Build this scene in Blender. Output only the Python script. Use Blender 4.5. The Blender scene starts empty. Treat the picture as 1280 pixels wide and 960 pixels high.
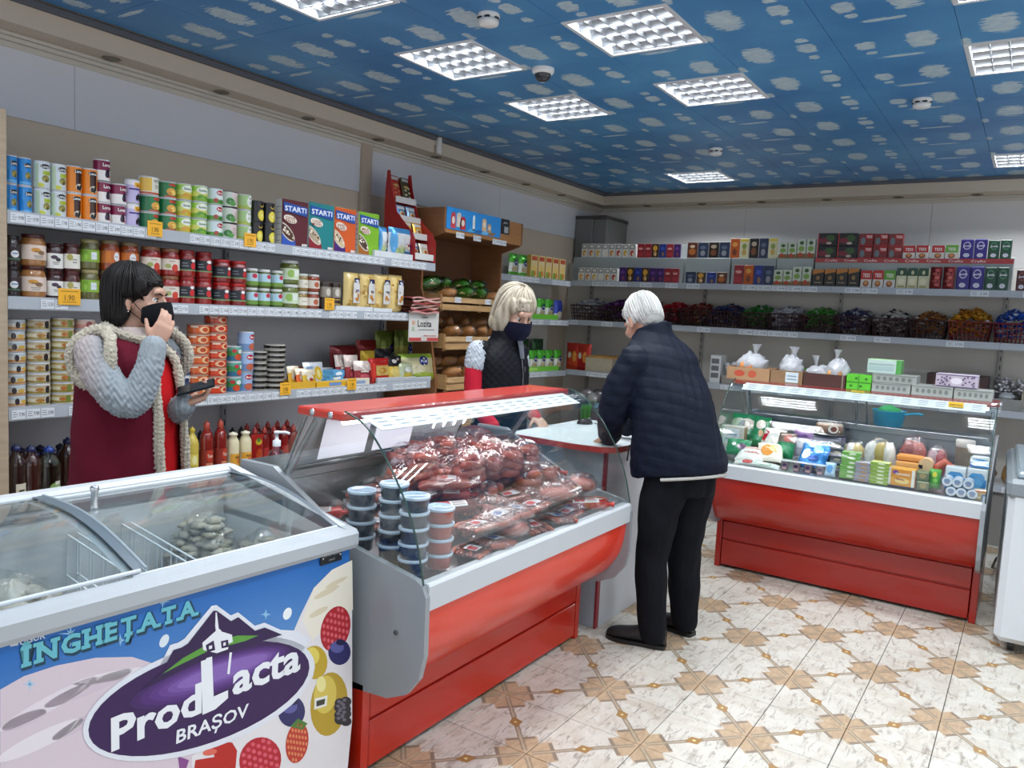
import bpy, bmesh, math, random
from mathutils import Vector as V, Matrix
PI = math.pi; sin = math.sin; cos = math.cos
C = bpy.context.scene.collection
# ---------------------------------------------------------------- camera, world, exposure
FPX = 980.5; YAW, PITCH, ROLL = 0.58546, -0.09124, 0.05175; EYE = V((0, 0, 1.6))
_f0 = V((-sin(YAW), cos(YAW), 0)); _r0 = V((cos(YAW), sin(YAW), 0)); _z = V((0, 0, 1))
FW = _f0*cos(PITCH) + _z*sin(PITCH); _u = _z*cos(PITCH) - _f0*sin(PITCH)
RT = _r0*cos(ROLL) + _u*sin(ROLL); UP = _u*cos(ROLL) - _r0*sin(ROLL)
cam = bpy.data.cameras.new('camera'); camo = bpy.data.objects.new('camera', cam); C.objects.link(camo)
cam.sensor_width = 36; cam.lens = FPX/1280*36; cam.clip_start = .05
camo.matrix_world = Matrix(((RT.x, UP.x, -FW.x, 0), (RT.y, UP.y, -FW.y, 0), (RT.z, UP.z, -FW.z, 1.6), (0, 0, 0, 1)))
sc = bpy.context.scene; sc.camera = camo
sc.view_settings.view_transform = 'Standard'; sc.view_settings.look = 'None'
sc.view_settings.exposure = 0.12; sc.view_settings.gamma = 1
sc.cycles.transparent_max_bounces = 24
wd = bpy.data.worlds.new('world'); sc.world = wd; wd.use_nodes = True
wd.node_tree.nodes['Background'].inputs[0].default_value = (.9, .945, 1, 1)      # even ambient fill added through the open sides, shop-front daylight only assumed
wd.node_tree.nodes['Background'].inputs[1].default_value = 1.0
TUBE_W = 2.4 # watts per lamp tube strip

def ray(x, y): return FW*FPX + RT*(x-640) - UP*(y-480)
def atx(x, y, X): d = ray(x, y); return EYE + d*(X/d.x)
def aty(x, y, Y): d = ray(x, y); return EYE + d*(Y/d.y)
def atz(x, y, Z): d = ray(x, y); return EYE + d*((Z-1.6)/d.z)

# ---------------------------------------------------------------- materials
def lin(h):
    if not isinstance(h, str): return h
    o = []
    for i in (0, 2, 4):
        c = int(h[i:i+2], 16)/255; o.append(c/12.92 if c <= .04045 else ((c+.055)/1.055)**2.4)
    return (*o, 1)
class NT:
    def __init__(s, m): s.t = m.node_tree; s.t.nodes.clear()
    def n(s, typ, ins=None, **kw):
        n = s.t.nodes.new('ShaderNode'+typ)
        for k, v in kw.items(): setattr(n, k, v)
        for k, v in (ins or {}).items():
            if isinstance(v, bpy.types.NodeSocket): s.t.links.new(v, n.inputs[k])
            else: n.inputs[k].default_value = v
        return n
    def m(s, op, a, b=0., c=0.): return s.n('Math', {0: a, 1: b, 2: c}, operation=op).outputs[0]
    def mix(s, f, a, b, bt='MIX'):
        n = s.n('MixRGB', {0: f, 1: a, 2: b}, blend_type=bt); return n.outputs[0]
    def ramp(s, f, lo, hi): return s.n('MapRange', {0: f, 1: lo, 2: hi, 3: 0., 4: 1.}).outputs[0]
    def out(s, sh): s.n('OutputMaterial', {0: sh})
MATS = {}
def mat(name, rough=.5, metal=0., bump=None, coat=0., grain=None, emit=0., sheen=0., sss=0., spec=.5):
    m = bpy.data.materials.new(name); m.use_nodes = True; t = NT(m)
    c = t.n('Attribute', attribute_name='Col').outputs['Color']
    co = t.n('TexCoord').outputs['Object']
    if grain:       # (scale xyz, amount): streaks of the material's own grain or wear
        mp = t.n('Mapping', {'Vector': co, 'Scale': grain[0]}).outputs[0]
        nz = t.n('TexNoise', {'Vector': mp, 'Scale': 1., 'Detail': 5.}).outputs[0]
        c = t.mix(t.ramp(nz, .35, .7), c, t.mix(grain[1], c, (.02, .012, .008, 1)))
    ins = {'Base Color': c, 'Roughness': rough, 'Metallic': metal, 'Coat Weight': coat, 'Sheen Weight': sheen, 'Specular IOR Level': spec}
    if sss: ins['Subsurface Weight'] = sss; ins['Subsurface Radius'] = (.012, .005, .003)
    if emit: ins['Emission Color'] = c; ins['Emission Strength'] = emit
    if bump:
        nz = t.n('TexNoise', {'Vector': co, 'Scale': bump[0], 'Detail': 3.}).outputs[0]
        ins['Normal'] = t.n('Bump', {'Strength': bump[1], 'Distance': bump[2] if len(bump) > 2 else .004, 'Height': nz}).outputs[0]
    t.out(t.n('BsdfPrincipled', ins).outputs[0]); MATS[name] = m; return m
PRINT = mat('printed_card', .38); GLOSS = mat('glossy_print', .16, coat=.3); MATTE = mat('matte', .8)
PAINT = mat('painted_metal', .3, coat=.2, bump=(6, .02)); RED = mat('red_laminate', .3, coat=.35, bump=(5, .03))
STEEL = mat('brushed_metal', .32, 1., grain=((3, 3, 60), .15)); ALU = mat('aluminium', .22, 1.); LOUV = mat('louvre_aluminium', .35, 1.)
PLAS = mat('plastic', .35); WALL = mat('wall_paint', .85, bump=(60, .06, .002)); FOILP = mat('foil_print', .25, .35, bump=(45, .5, .004))
WOOD = mat('wood', .6, grain=((6, 6, 70), .35)); WOODX = mat('wood_along', .65, grain=((5, 70, 70), .4))
BOARD = mat('brown_board', .55, grain=((4, 4, 40), .18)); CARD = mat('cardboard', .85, grain=((20, 20, 20), .12))
FABRIC = mat('woven_cloth', .9, bump=(260, .35, .002), spec=.2); NYLON = mat('nylon_shell', .62, bump=(60, .25, .006), spec=.16)
KNIT = mat('knitted_wool', .95, spec=.2); FLEECE = mat('fleece', 1., bump=(120, 1., .012), sheen=.15)
SKIN = mat('skin', .5, bump=(90, .08, .002), sss=.15); HAIR = mat('hair', .5, spec=.25, grain=((420, 420, 18), .4), bump=(260, .25, .002)); MEAT = mat('meat', .35, bump=(35, .5, .006), coat=.3)
BREAD = mat('bread_crust', .6, bump=(50, .5, .006), grain=((9, 9, 9), .35)); LEATHER = mat('dark_leather', .5, bump=(70, .2))
LAMP = mat('lamp_tube', .4, emit=7.); LABEL = mat('paper_label', .6); JAR = mat('jar_contents', .22, coat=.8, bump=(70, .35, .004))
def thin(name, tint, f0, k, rough, power=3., bump=None, gcol=(1, 1, 1, 1), attr=False):
    m = bpy.data.materials.new(name); m.use_nodes = True; t = NT(m); nrm = {}
    co = t.n('TexCoord').outputs['Object']
    if bump:
        nz = t.n('TexNoise', {'Vector': co, 'Scale': bump[0], 'Detail': 2., 'Distortion': .8}).outputs[0]
        nrm = {'Normal': t.n('Bump', {'Strength': bump[1], 'Distance': .01, 'Height': nz}).outputs[0]}
    fc = t.n('LayerWeight', {'Blend': .5, **nrm}).outputs['Facing']
    f = t.m('MULTIPLY_ADD', t.m('POWER', fc, power), k, f0)
    tr = t.n('BsdfTransparent', {0: tint}).outputs[0]
    if attr: tr = t.n('BsdfTransparent', {0: t.n('Attribute', attribute_name='Col').outputs['Color']}).outputs[0]
    g = t.n('BsdfGlossy', {'Color': gcol, 'Roughness': rough, **nrm}).outputs[0]
    t.out(t.n('MixShader', {0: f, 1: tr, 2: g}).outputs[0]); MATS[name] = m; return m
GLASS = thin('clear_glass', (.955, .975, .97, 1), .035, .6, .01)
FILM = thin('clear_film', (.95, .96, .97, 1), .05, .5, .07, 1.7, (38, 1.))
GFILM = thin('tinted_film', (1, 1, 1, 1), .07, .55, .1, 1.6, (30, 1.), attr=True)
LIQ = thin('tinted_plastic', (1, 1, 1, 1), .05, .5, .05, attr=True)
MILK = mat('milky_bag', .3, bump=(30, .7, .01), coat=.3)

def floor_mat():
    m = bpy.data.materials.new('floor_tile'); m.use_nodes = True; t = NT(m)
    p = t.n('NewGeometry').outputs['Position']; s = t.n('SeparateXYZ', {0: p})
    wob = t.n('TexNoise', {'Vector': p, 'Scale': 30., 'Detail': 2.}).outputs[0]
    def tri(v, off, T):   # distance from the octagon's centre line in tiles, 0..1
        q = t.m('DIVIDE', t.m('SUBTRACT', v, off), T); return t.m('ABSOLUTE', t.m('SUBTRACT', t.m('FLOORED_MODULO', t.m('ADD', q, 1.), 2.), 1.))
    u, w = tri(s.outputs[0], FX, TX), tri(s.outputs[1], FY, TY)
    d = t.m('ABSOLUTE', t.m('SUBTRACT', t.m('ADD', u, w), 1.)); a = t.m('ABSOLUTE', t.m('SUBTRACT', u, w))
    d = t.m('MULTIPLY_ADD', wob, .03, d)
    big = t.n('TexNoise', {'Vector': p, 'Scale': 6., 'Detail': 8., 'Roughness': .65, 'Distortion': 1.2}).outputs[0]
    streak = t.n('TexNoise', {'Vector': t.n('Mapping', {'Vector': p, 'Scale': (26., 8., 1.), 'Rotation': (0, 0, .7)}).outputs[0], 'Scale': 1.3, 'Detail': 9., 'Roughness': .75, 'Distortion': 1.}).outputs[0]
    white = t.mix(t.ramp(big, .45, .75), lin('c9c5bb'), lin('b3a898'))
    white = t.mix(t.m('MULTIPLY', t.ramp(streak, .52, .64), .85), white, lin('82766a'))
    tan = t.mix(t.ramp(streak, .4, .7), lin('b8a083'), lin('9c8266'))
    def gt(v, x): return t.m('GREATER_THAN', v, x)
    def lt(v, x): return t.m('LESS_THAN', v, x)
    end = gt(a, .5)
    c = t.mix(t.m('MULTIPLY', end, lt(d, .3)), white, tan)
    hatch = t.m('MULTIPLY', t.m('MULTIPLY', end, lt(a, .57)), lt(d, .27)); c = t.mix(t.m('MULTIPLY', hatch, .75), c, lin('6d655c'))
    rib = t.m('MULTIPLY', lt(d, .065), lt(a, .9)); c = t.mix(t.m('MULTIPLY', rib, .85), c, lin('857866'))
    core = t.m('MULTIPLY', lt(d, .03), lt(a, .9)); c = t.mix(t.m('MULTIPLY', core, .7), c, lin('b9a88e'))
    dia = lt(t.m('ADD', t.m('MULTIPLY', a, .7), d), .14); c = t.mix(dia, c, lin('9a7749'))
    dia = lt(t.m('ADD', a, d), .05); c = t.mix(dia, c, lin('d8c48c'))
    dirt = t.n('TexNoise', {'Vector': p, 'Scale': 1.7, 'Detail': 6., 'Roughness': .7}).outputs[0]
    c = t.mix(t.m('MULTIPLY', t.ramp(dirt, .5, .8), .25), c, lin('746a5e'))
    bp = t.n('Bump', {'Strength': .12, 'Distance': .003, 'Height': streak}).outputs[0]
    t.out(t.n('BsdfPrincipled', {'Base Color': c, 'Roughness': t.m('MULTIPLY_ADD', big, .3, .22), 'Normal': bp}).outputs[0]); return m
FX, FY, TX, TY = -1.407, 2.663, .305, .3225
CLOUDS = [(-1.3, 3.53, .07, .125), (-.57, 3.6, .065, .115), (-1.06, 3.52, .045, .065), (-1.06, 3.4, .03, .03), (-1.06, 3.66, .026, .03),
          (-.81, 3.6, .045, .06), (-.8, 3.71, .026, .026), (-1.44, 3.72, .02, .05), (-.68, 3.8, .1, .018)]
def sky_mat():
    m = bpy.data.materials.new('sky_print_panel'); m.use_nodes = True; t = NT(m)
    p = t.n('NewGeometry').outputs['Position']; s = t.n('SeparateXYZ', {0: p})
    rag = t.n('TexNoise', {'Vector': t.n('Mapping', {'Vector': p, 'Scale': (9., 75., 1.), 'Rotation': (0, 0, .6)}).outputs[0], 'Scale': 1., 'Detail': 2.}).outputs[0]
    soft = t.n('TexNoise', {'Vector': p, 'Scale': 25., 'Detail': 3.}).outputs[0]
    acc = None
    for cx, cy, rx, ry in CLOUDS:
        ux = t.m('ABSOLUTE', t.m('WRAP', t.m('SUBTRACT', s.outputs[0], cx), .52, -.52)); uy = t.m('ABSOLUTE', t.m('WRAP', t.m('SUBTRACT', s.outputs[1], cy), .2625, -.2625))
        d = t.m('ADD', t.m('POWER', t.m('DIVIDE', ux, rx), 2.6), t.m('POWER', t.m('DIVIDE', uy, ry), 2.6))
        d = t.m('ADD', d, t.m('MULTIPLY_ADD', rag, 3.2, t.m('MULTIPLY_ADD', soft, 1.6, -2.4)))
        acc = d if acc is None else t.m('MINIMUM', acc, d)
    blue = t.mix(t.ramp(t.n('TexNoise', {'Vector': p, 'Scale': 1.6, 'Detail': 2.}).outputs[0], .3, .7), lin('2f70a8'), lin('4a8cbd'))
    c = t.mix(t.m('MULTIPLY', t.ramp(acc, 1.0, .8), t.m('MULTIPLY_ADD', soft, .8, .3)), blue, lin('c4d0cf'))
    t.out(t.n('BsdfPrincipled', {'Base Color': c, 'Roughness': .42}).outputs[0]); return m

# ---------------------------------------------------------------- mesh builder
class MB:
    def __init__(s): s.v = []; s.f = []; s.c = []; s.m = []; s.s = []
    def face(s, pts, col, m=0, sm=False):
        k = len(s.v); s.v += [tuple(p) for p in pts]; s.f.append(tuple(range(k, k+len(pts)))); s.c.append(lin(col)); s.m.append(m); s.s.append(sm); return s
    def grid(s, fn, nu, nv, col, m=0, sm=True, cu=False, cv=False):
        """fn(i/nu, j/nv) -> point; col a colour or fn(i, j)"""
        k = len(s.v); U = nu if cu else nu+1; W = nv if cv else nv+1
        for j in range(W):
            for i in range(U): s.v.append(tuple(fn(i/nu, j/nv)))
        for j in range(nv):
            for i in range(nu):
                a = k+j*U+i; b = k+j*U+(i+1) % U; c2 = k+((j+1) % W)*U+(i+1) % U; d = k+((j+1) % W)*U+i
                s.f.append((a, b, c2, d)); s.c.append(lin(col(i, j) if callable(col) else col)); s.m.append(m); s.s.append(sm)
        return s
    def box(s, x0, y0, z0, x1, y1, z1, col, m=0, b=0.):
        """chamfered box; col one colour or dict by side"""
        g = (lambda k: col.get(k, col['*'])) if isinstance(col, dict) else (lambda k: col)
        b = min(b, (x1-x0)*.45, (y1-y0)*.45, (z1-z0)*.45)
        lo = (x0, y0, z0); hi = (x1, y1, z1)
        def P(sx, sy, sz, ax):
            q = []
            for i, sg in enumerate((sx, sy, sz)):
                e = hi[i] if sg > 0 else lo[i]; q.append(e if i == ax else e - sg*b)
            return tuple(q)
        k = len(s.v); idx = {}
        for sx in (-1, 1):
            for sy in (-1, 1):
                for sz in (-1, 1):
                    for ax in range(3):
                        if b == 0 and ax: idx[sx, sy, sz, ax] = idx[sx, sy, sz, 0]; continue
                        idx[sx, sy, sz, ax] = len(s.v); s.v.append(P(sx, sy, sz, ax))
        def q(keys, key): s.f.append(tuple(idx[t] for t in keys)); s.c.append(lin(g(key))); s.m.append(m); s.s.append(False)
        nm = {(0, -1): 'l', (0, 1): 'r', (1, -1): 'f', (1, 1): 'k', (2, -1): 'b', (2, 1): 't'}
        for ax in range(3):
            o1, o2 = [(1, 2), (2, 0), (0, 1)][ax]
            for sg in (-1, 1):
                ks = []
                for a1, a2 in ((-1, -1), (1, -1), (1, 1), (-1, 1)):
                    t = [0, 0, 0]; t[ax] = sg; t[o1] = a1; t[o2] = a2; ks.append((*t, ax))
                q(ks if sg > 0 else ks[::-1], nm[ax, sg])
        if b:
            for ax in range(3):
                o1, o2 = [(1, 2), (2, 0), (0, 1)][ax]
                for a1 in (-1, 1):
                    for a2 in (-1, 1):
                        ks = []
                        for e, oo in ((-1, o1), (1, o1), (1, o2), (-1, o2)):
                            t = [0, 0, 0]; t[ax] = e; t[o1] = a1; t[o2] = a2; ks.append((*t, oo))
                        q(ks if a1*a2 < 0 else ks[::-1], 't' if (o1 == 2 and a1 > 0) or (o2 == 2 and a2 > 0) else '*' if isinstance(col, dict) and '*' in col else 't')
            for sx in (-1, 1):
                for sy in (-1, 1):
                    for sz in (-1, 1):
                        ks = [(sx, sy, sz, a) for a in range(3)]; q(ks if sx*sy*sz > 0 else ks[::-1], 't')
        return s
    def lathe(s, prof, col, seg=20, m=0, cx=0, cy=0, z0=0, caps=True, sm=True):
        """prof [(r, z)]; col a colour or list per band"""
        n = len(prof)-1
        s.grid(lambda u, w: (cx+prof[round(w*n)][0]*sin(u*2*PI), cy-prof[round(w*n)][0]*cos(u*2*PI), z0+prof[round(w*n)][1]), seg, n,
               (lambda i, j: col[j]) if isinstance(col, list) else col, m, sm, cu=True)
        if caps:
            for j, rev in ((0, True), (n, False)):
                r, z = prof[j]
                if r > 1e-4:
                    pts = [(cx+r*sin(i/seg*2*PI), cy-r*cos(i/seg*2*PI), z0+z) for i in range(seg)]
                    s.face(pts[::-1] if rev else pts, col[0 if rev else -1] if isinstance(col, list) else col, m)
        return s
    def tube(s, pts, r, col, seg=8, m=0, caps=True):
        pts = [V(p) for p in pts]; n = len(pts)-1; R = r if isinstance(r, (list, tuple)) else [r]*(n+1); rings = []
        prev = None
        for i, p in enumerate(pts):
            d = (pts[min(i+1, n)]-pts[max(i-1, 0)]).normalized()
            a = prev if prev is not None else (V((0, 0, 1)) if abs(d.z) < .9 else V((1, 0, 0)))
            a = (a - d*a.dot(d)).normalized(); prev = a; b = d.cross(a)
            rings.append([p + (a*cos(t*2*PI/seg)+b*sin(t*2*PI/seg))*R[i] for t in range(seg)])
        s.grid(lambda u, w: rings[round(w*n)][round(u*seg) % seg], seg, n, col, m, True, cu=True)
        if caps: s.face(rings[0][::-1], col, m); s.face(rings[-1], col, m)
        return s
    def ext(s, prof, x0, x1, col, m=0, sm=False, caps=True, closed=True):
        """outline in (y, z) extruded along x"""
        n = len(prof)
        for i in range(n if closed else n-1):
            a, b = prof[i], prof[(i+1) % n]
            c = col[i] if isinstance(col, list) else col
            s.face([(x0, *a), (x1, *a), (x1, *b), (x0, *b)], c, m, sm)
        if caps and closed:
            c = col[0] if isinstance(col, list) else col
            s.face([(x0, *p) for p in prof][::-1], c, m); s.face([(x1, *p) for p in prof], c, m)
        return s
    # flat print on a surface map S(u, v, lift)
    def rect(s, S, u0, v0, u1, v1, col, l=.0005, n=1, k=1, m=0):
        return s.grid(lambda a, b: S(u0+(u1-u0)*a, v0+(v1-v0)*b, l), n, k, col, m, n > 1)
    def ell(s, S, cu, cv, ru, rv, col, l=.0008, seg=18, rings=1, m=0, rot=0.):
        def P(t, r):
            a, b = ru*r*cos(t), rv*r*sin(t); return S(cu+a*cos(rot)-b*sin(rot), cv+a*sin(rot)+b*cos(rot), l)
        if rings > 1: s.grid(lambda a, b: P(a*2*PI, 1-b*(1-1/rings)), seg, rings-1, col, m, True, cu=True)
        return s.face([P(i/seg*2*PI, 1/rings) for i in range(seg)], col, m)
    def poly(s, S, pts, col, l=.0008, m=0): return s.face([S(a, b, l) for a, b in pts], col, m)
    def text(s, S, txt, cu, cv, h, col, l=.0012, w=None, bold=0., m=0, shear=0., fn=None):
        vs, fs, W = glyphs(txt, bold); k = h/.73; sx = k if w is None else w/max(W, 1e-6)
        o = len(s.v)
        for x, y in vs:
            a, b = (x-W/2)*sx + (y-.36)*k*shear, (y-.365)*k
            if fn: a, b = fn(a, b)
            s.v.append(tuple(S(cu+a, cv+b, l)))
        for f in fs: s.f.append(tuple(o+i for i in f)); s.c.append(lin(col)); s.m.append(m); s.s.append(False)
        return s
    def build(s, name, parent=None, mats=PRINT, loc=None, rz=0.):
        me = bpy.data.meshes.new(name); me.from_pydata(s.v, [], s.f)
        for mm in (mats if isinstance(mats, (list, tuple)) else [mats]): me.materials.append(mm)
        at = me.color_attributes.new('Col', 'FLOAT_COLOR', 'CORNER'); buf = []
        for p, c in zip(s.f, s.c): buf += list(c)*len(p)
        at.data.foreach_set('color', buf)
        me.polygons.foreach_set('material_index', s.m); me.polygons.foreach_set('use_smooth', s.s); me.update()
        o = bpy.data.objects.new(name, me); C.objects.link(o)
        if parent: o.parent = parent
        if loc is not None: o.location = loc
        if rz: o.rotation_euler.z = rz
        return o
_gl = {}
def glyphs(txt, bold):
    if (txt, bold) not in _gl:
        cu = bpy.data.curves.new('t', 'FONT'); cu.body = txt; cu.size = 1; cu.resolution_u = 2; cu.offset = bold
        o = bpy.data.objects.new('t', cu); me = o.to_mesh()
        vs = [(q.co.x, q.co.y) for q in me.vertices]; fs = [tuple(p.vertices) for p in me.polygons]; o.to_mesh_clear()
        x0 = min((q[0] for q in vs), default=0); x1 = max((q[0] for q in vs), default=1)
        _gl[txt, bold] = ([(a-x0, b) for a, b in vs], fs, x1-x0)
        bpy.data.objects.remove(o); bpy.data.curves.remove(cu)
    return _gl[txt, bold]
def FLATY(y0):      # print on a face that looks towards -y; u = x, v = z
    return lambda u, v, l: (u, y0-l, v)
def CYL(r, cy=0.):  # print round an upright cylinder, u = arc from the front
    return lambda u, v, l: ((r+l)*sin(u/r), cy-(r+l)*cos(u/r), v)

def tag(o, label, cat, group=None, kind=None):
    if label: o['label'] = label
    if cat: o['category'] = cat
    if group: o['group'] = group
    if kind: o['kind'] = kind
    return o
def thing(name, label, cat, loc=(0, 0, 0), rz=0., group=None):
    o = bpy.data.objects.new(name, None); C.objects.link(o); o.location = loc; o.rotation_euler.z = rz; o.empty_display_size = .05
    return tag(o, label, cat, group)
def struct(name, mb, mats, **kw): o = mb.build(name, None, mats, **kw); o['kind'] = 'structure'; return o
def cp(o, loc, rz, label=None, rx=0., ry=0., scale=None):
    r = o.copy(); C.objects.link(r); r.parent = None; r.location = loc; r.rotation_euler = (rx, ry, rz)
    if label: r['label'] = label
    if scale: r.scale = scale
    for ch in o.children:
        c = ch.copy(); C.objects.link(c); c.parent = r
        for g in ch.children: d = g.copy(); C.objects.link(d); d.parent = c
    return r
class Kind:
    """a product: the first place() moves the original, later ones copy it"""
    def __init__(s, o, cat, group): s.o = o; s.used = False; tag(o, None, cat, group)
    def place(s, loc, rz, label, rx=0., ry=0., scale=None):
        if s.used: return cp(s.o, loc, rz, label, rx, ry, scale)
        s.used = True; s.o.location = loc; s.o.rotation_euler = (rx, ry, rz); s.o['label'] = label
        if scale: s.o.scale = scale
        return s.o
RZ = PI/2          # faces +x, the way the left wall's goods do
NTH = ['lowest', 'second', 'third', 'fourth', 'fifth', 'sixth', 'seventh', 'eighth', 'ninth', 'tenth', 'eleventh', 'twelfth']
NUM = ['first'] + NTH[1:] + ['thirteenth', 'fourteenth', 'fifteenth', 'sixteenth', 'seventeenth', 'eighteenth', 'nineteenth', 'twentieth', 'twenty-first', 'twenty-second', 'twenty-third', 'twenty-fourth']
# ================================================================ THE ROOM
CZ = 2.95
# floor: tiles within sight one by one, the rest of the floor as one piece
fl = struct('floor', MB().box(-4.5, -1.2, -.06, 2.2, 8.3, -.006, '57534c'), MATTE)
FT = floor_mat()
tile = MB().box(-TX/2+.0016, -TY/2+.0016, -.012, TX/2-.0016, TY/2-.0016, 0, 'd0cabb', b=.0015).build('floor_tile', fl, FT)
first = True; rest = MB()
for i in range(-9, 11):
    for j in range(-12, 18):
        x, y = FX+(i+.5)*TX, FY+(j+.5)*TY
        if x < -4.4 or x > 2.1: continue
        if -2.0 < x < .75 and 1.1 < y < 6.3:
            if first: tile.location = (x, y, 0); first = False
            else: o = tile.copy(); C.objects.link(o); o.location = (x, y, 0)
        else: rest.box(x-TX/2+.0016, y-TY/2+.0016, -.012, x+TX/2-.0016, y+TY/2-.0016, 0, 'd0cabb')
tag(rest.build('floor_tiles', fl, FT), None, None, kind='stuff')
# ceiling: sky-print panels hung in a grid
PX, PY, CX0, CY0 = .52, .525, -.415, 3.23
ce = struct('ceiling', MB().box(-4.5, -1.2, CZ+.13, 2.2, 8.3, CZ+.2, '3a4048'), MATTE)
SKY = sky_mat(); LAMPS = [(-3.015, 2.18), (-3.015, 3.23), (-1.975, 3.23), (-3.015, 4.28), (-1.975, 4.28), (-3.015, 6.905), (-.415, 3.23), (-.415, 4.28), (-.415, 6.905),
                          (-1.975, 2.18), (-.415, 2.18), (-1.975, 1.13), (-.415, .605), (-3.015, .605), (.625, 2.18), (.625, 4.28)]
pan = MB().box(.0012, .0012, 0, PX-.0012, PY-.0012, .012, '3f7fb5', b=.001).build('ceiling_panel', ce, SKY); first = True; rest = MB()
for i in range(-7, 5):
    for j in range(-9, 9):
        x, y = CX0+i*PX, CY0+j*PY
        if any(abs(a-x) < .1 and abs(b-y) < .1 for a, b in LAMPS): continue
        x1 = min(x+PX, 2.1)
        if y > .5 and x < 1.2:
            if first: pan.location = (x, y, CZ); first = False
            else: o = pan.copy(); C.objects.link(o); o.location = (x, y, CZ)
        else: rest.box(x+.001, y+.001, CZ, x1, y+PY-.001, CZ+.012, '3f7fb5')
tag(rest.build('ceiling_panels', ce, SKY), None, None, kind='stuff')
# walls: tan below, grey boards above, a moulding under the bulkhead
XW, YW = -4.3, 8.1
wl = struct('wall_left', MB().box(XW-.1, -1.2, 0, XW, YW+.1, CZ+.13, 'c6b6a2'), WALL)
for y0, y1 in ((-1.2, .5), (.502, 2.2), (2.202, 4.28), (4.39, 6.1), (6.102, YW)):
    MB().box(XW, y0, 2.43, XW+.012, y1, CZ-.16, 'cfd0d4', b=.002).build('wall_panel', wl, WALL)
struct('trim_1', MB().box(XW, 4.28, .3, XW+.035, 4.385, CZ-.16, 'b5a593', b=.003), WALL)
wb = struct('wall_back', MB().box(XW-.1, YW, 0, 2.2, YW+.1, CZ+.13, 'c4c0ba'), WALL)
for x0, x1 in ((XW+.012, -2.6), (-2.598, -.9), (-.898, .8), (.802, 2.2)):
    MB().box(x0, YW-.012, 1.2, x1, YW, CZ-.17, 'd2cfcc', b=.002).build('wall_panel', wb, WALL)
# bulkhead (drop soffit) round the sky ceiling
XS, YS, ZS = -4.11, 7.84, CZ-.125
TAN = 'c8baa8'
struct('trim_2', MB().box(XW, -1.2, ZS, XS, YW, CZ+.02, TAN).box(XS, -1.2, CZ-.03, XS+.03, YS, CZ+.003, '5d5f66', b=.004), WALL)
struct('trim_3', MB().box(XS, YS, ZS, 2.2, YW, CZ+.02, TAN).box(XS, YS-.03, CZ-.03, 2.2, YS, CZ+.003, '5d5f66', b=.004), WALL)
mo = MB()
for k, (d, h) in enumerate(((.05, .018), (.032, .022), (.018, .03))):
    z1 = ZS-.0-sum((.018, .022, .03)[:k]); mo.box(XW, -1.2, z1-h, XW+d, YW, z1, 'c4beb3', b=.004)
struct('trim_4', mo, WALL)
struct('trim_5', MB().box(XS, YW-.03, ZS-.02, 2.2, YW, ZS, 'c4beb3', b=.004).box(XS, YW-.018, ZS-.045, 2.2, YW, ZS-.02, 'c4beb3', b=.003), WALL)
# recessed downlights in the bulkhead
dl = None
DL = [(-4.2, 1.67+.675*i) for i in range(9)] + [(-3.65+.62*i, 7.97) for i in range(8)]
for n, (x, y) in enumerate(DL):
    lab = ('small unlit round downlight in left bulkhead, %s from the camera' % NUM[n]) if n < 9 else ('small round downlight in back bulkhead, %s from the corner' % NUM[n-9])
    if dl is None:
        dl = MB().lathe([(.031, 0), (.045, -.001), (.047, -.006), (.036, -.008), (.03, -.004), (.029, .004)], '8d8578', 18, caps=False).build('downlight', None, ALU); tag(dl, lab, 'ceiling lamp', 'downlights in the bulkhead'); dl.location = (x, y, ZS)
        MB().lathe([(.0305, .001), (.022, -.0015), (.001, -.002)], '3a3630', 14, caps=False).build('lens', dl, GLOSS)
    else: cp(dl, (x, y, ZS), 0, lab)
# ceiling lamps: 0.52 m trays, four tubes, louvre
def lamp():
    r = thing('ceiling_light', '', 'ceiling lamp', (0, 0, 0), 0, 'square louvre lamps in the sky ceiling')
    w, h = PX, PY; f = MB(); e = .022
    for a in ((0, 0, w, e), (0, h-e, w, h), (0, e, e, h-e), (w-e, e, w, h-e)): f.box(a[0], a[1], -.006, a[2], a[3], .004, 'c9ccd0', b=.002)
    f.build('frame', r, PAINT)
    t = MB()
    t.face([(e, e, .085), (e, h-e, .085), (w-e, h-e, .085), (w-e, e, .085)], 'a9adb3')
    for a, b in (((e, e), (w-e, e)), ((w-e, e), (w-e, h-e)), ((w-e, h-e), (e, h-e)), ((e, h-e), (e, e))): t.face([(*a, 0), (*a, .085), (*b, .085), (*b, 0)], 'a9adb3')
    t.build('tray', r, PAINT)
    ns = 4
    for k in range(ns):
        y = e+(h-2*e)*(k+.5)/ns
        l = MB(); c = (h-2*e)/ns
        # parabolic reflector trough either side of a tube
        for sg in (-1, 1): l.grid(lambda u, v: (e+(w-2*e)*u, y+sg*(c/2-.004-.016*v*v), .004+.03*v), 1, 4, '8f9296', 0)
        l.build('reflector', r, LOUV)
        MB().tube([(e+.01, y, .045), (w-e-.01, y, .045)], .008, 'f2f6ff', 8).build('tube', r, LAMP)
    bl = MB()
    for k in range(1, 7):
        x = e+(w-2*e)*k/6
        if k < 6: bl.box(x-.002, e, 0, x+.002, h-e, .026, '9a9da1')
    for k in range(1, ns):
        y = e+(h-2*e)*k/ns; bl.box(e, y-.004, 0, w-e, y+.004, .026, '9a9da1')
    bl.build('louvre', r, LOUV)
    return r
L0 = lamp()
names = ['at the left above the first shelves', 'in the left row, second from camera', 'in the middle row above the counter', 'in the left row, third from camera', 'in the middle row, farther one',
         'in the left row, far one by the back wall', 'cut off at the top right corner', 'at the right edge, middle one', 'at the right edge, far one by the back wall']
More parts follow.
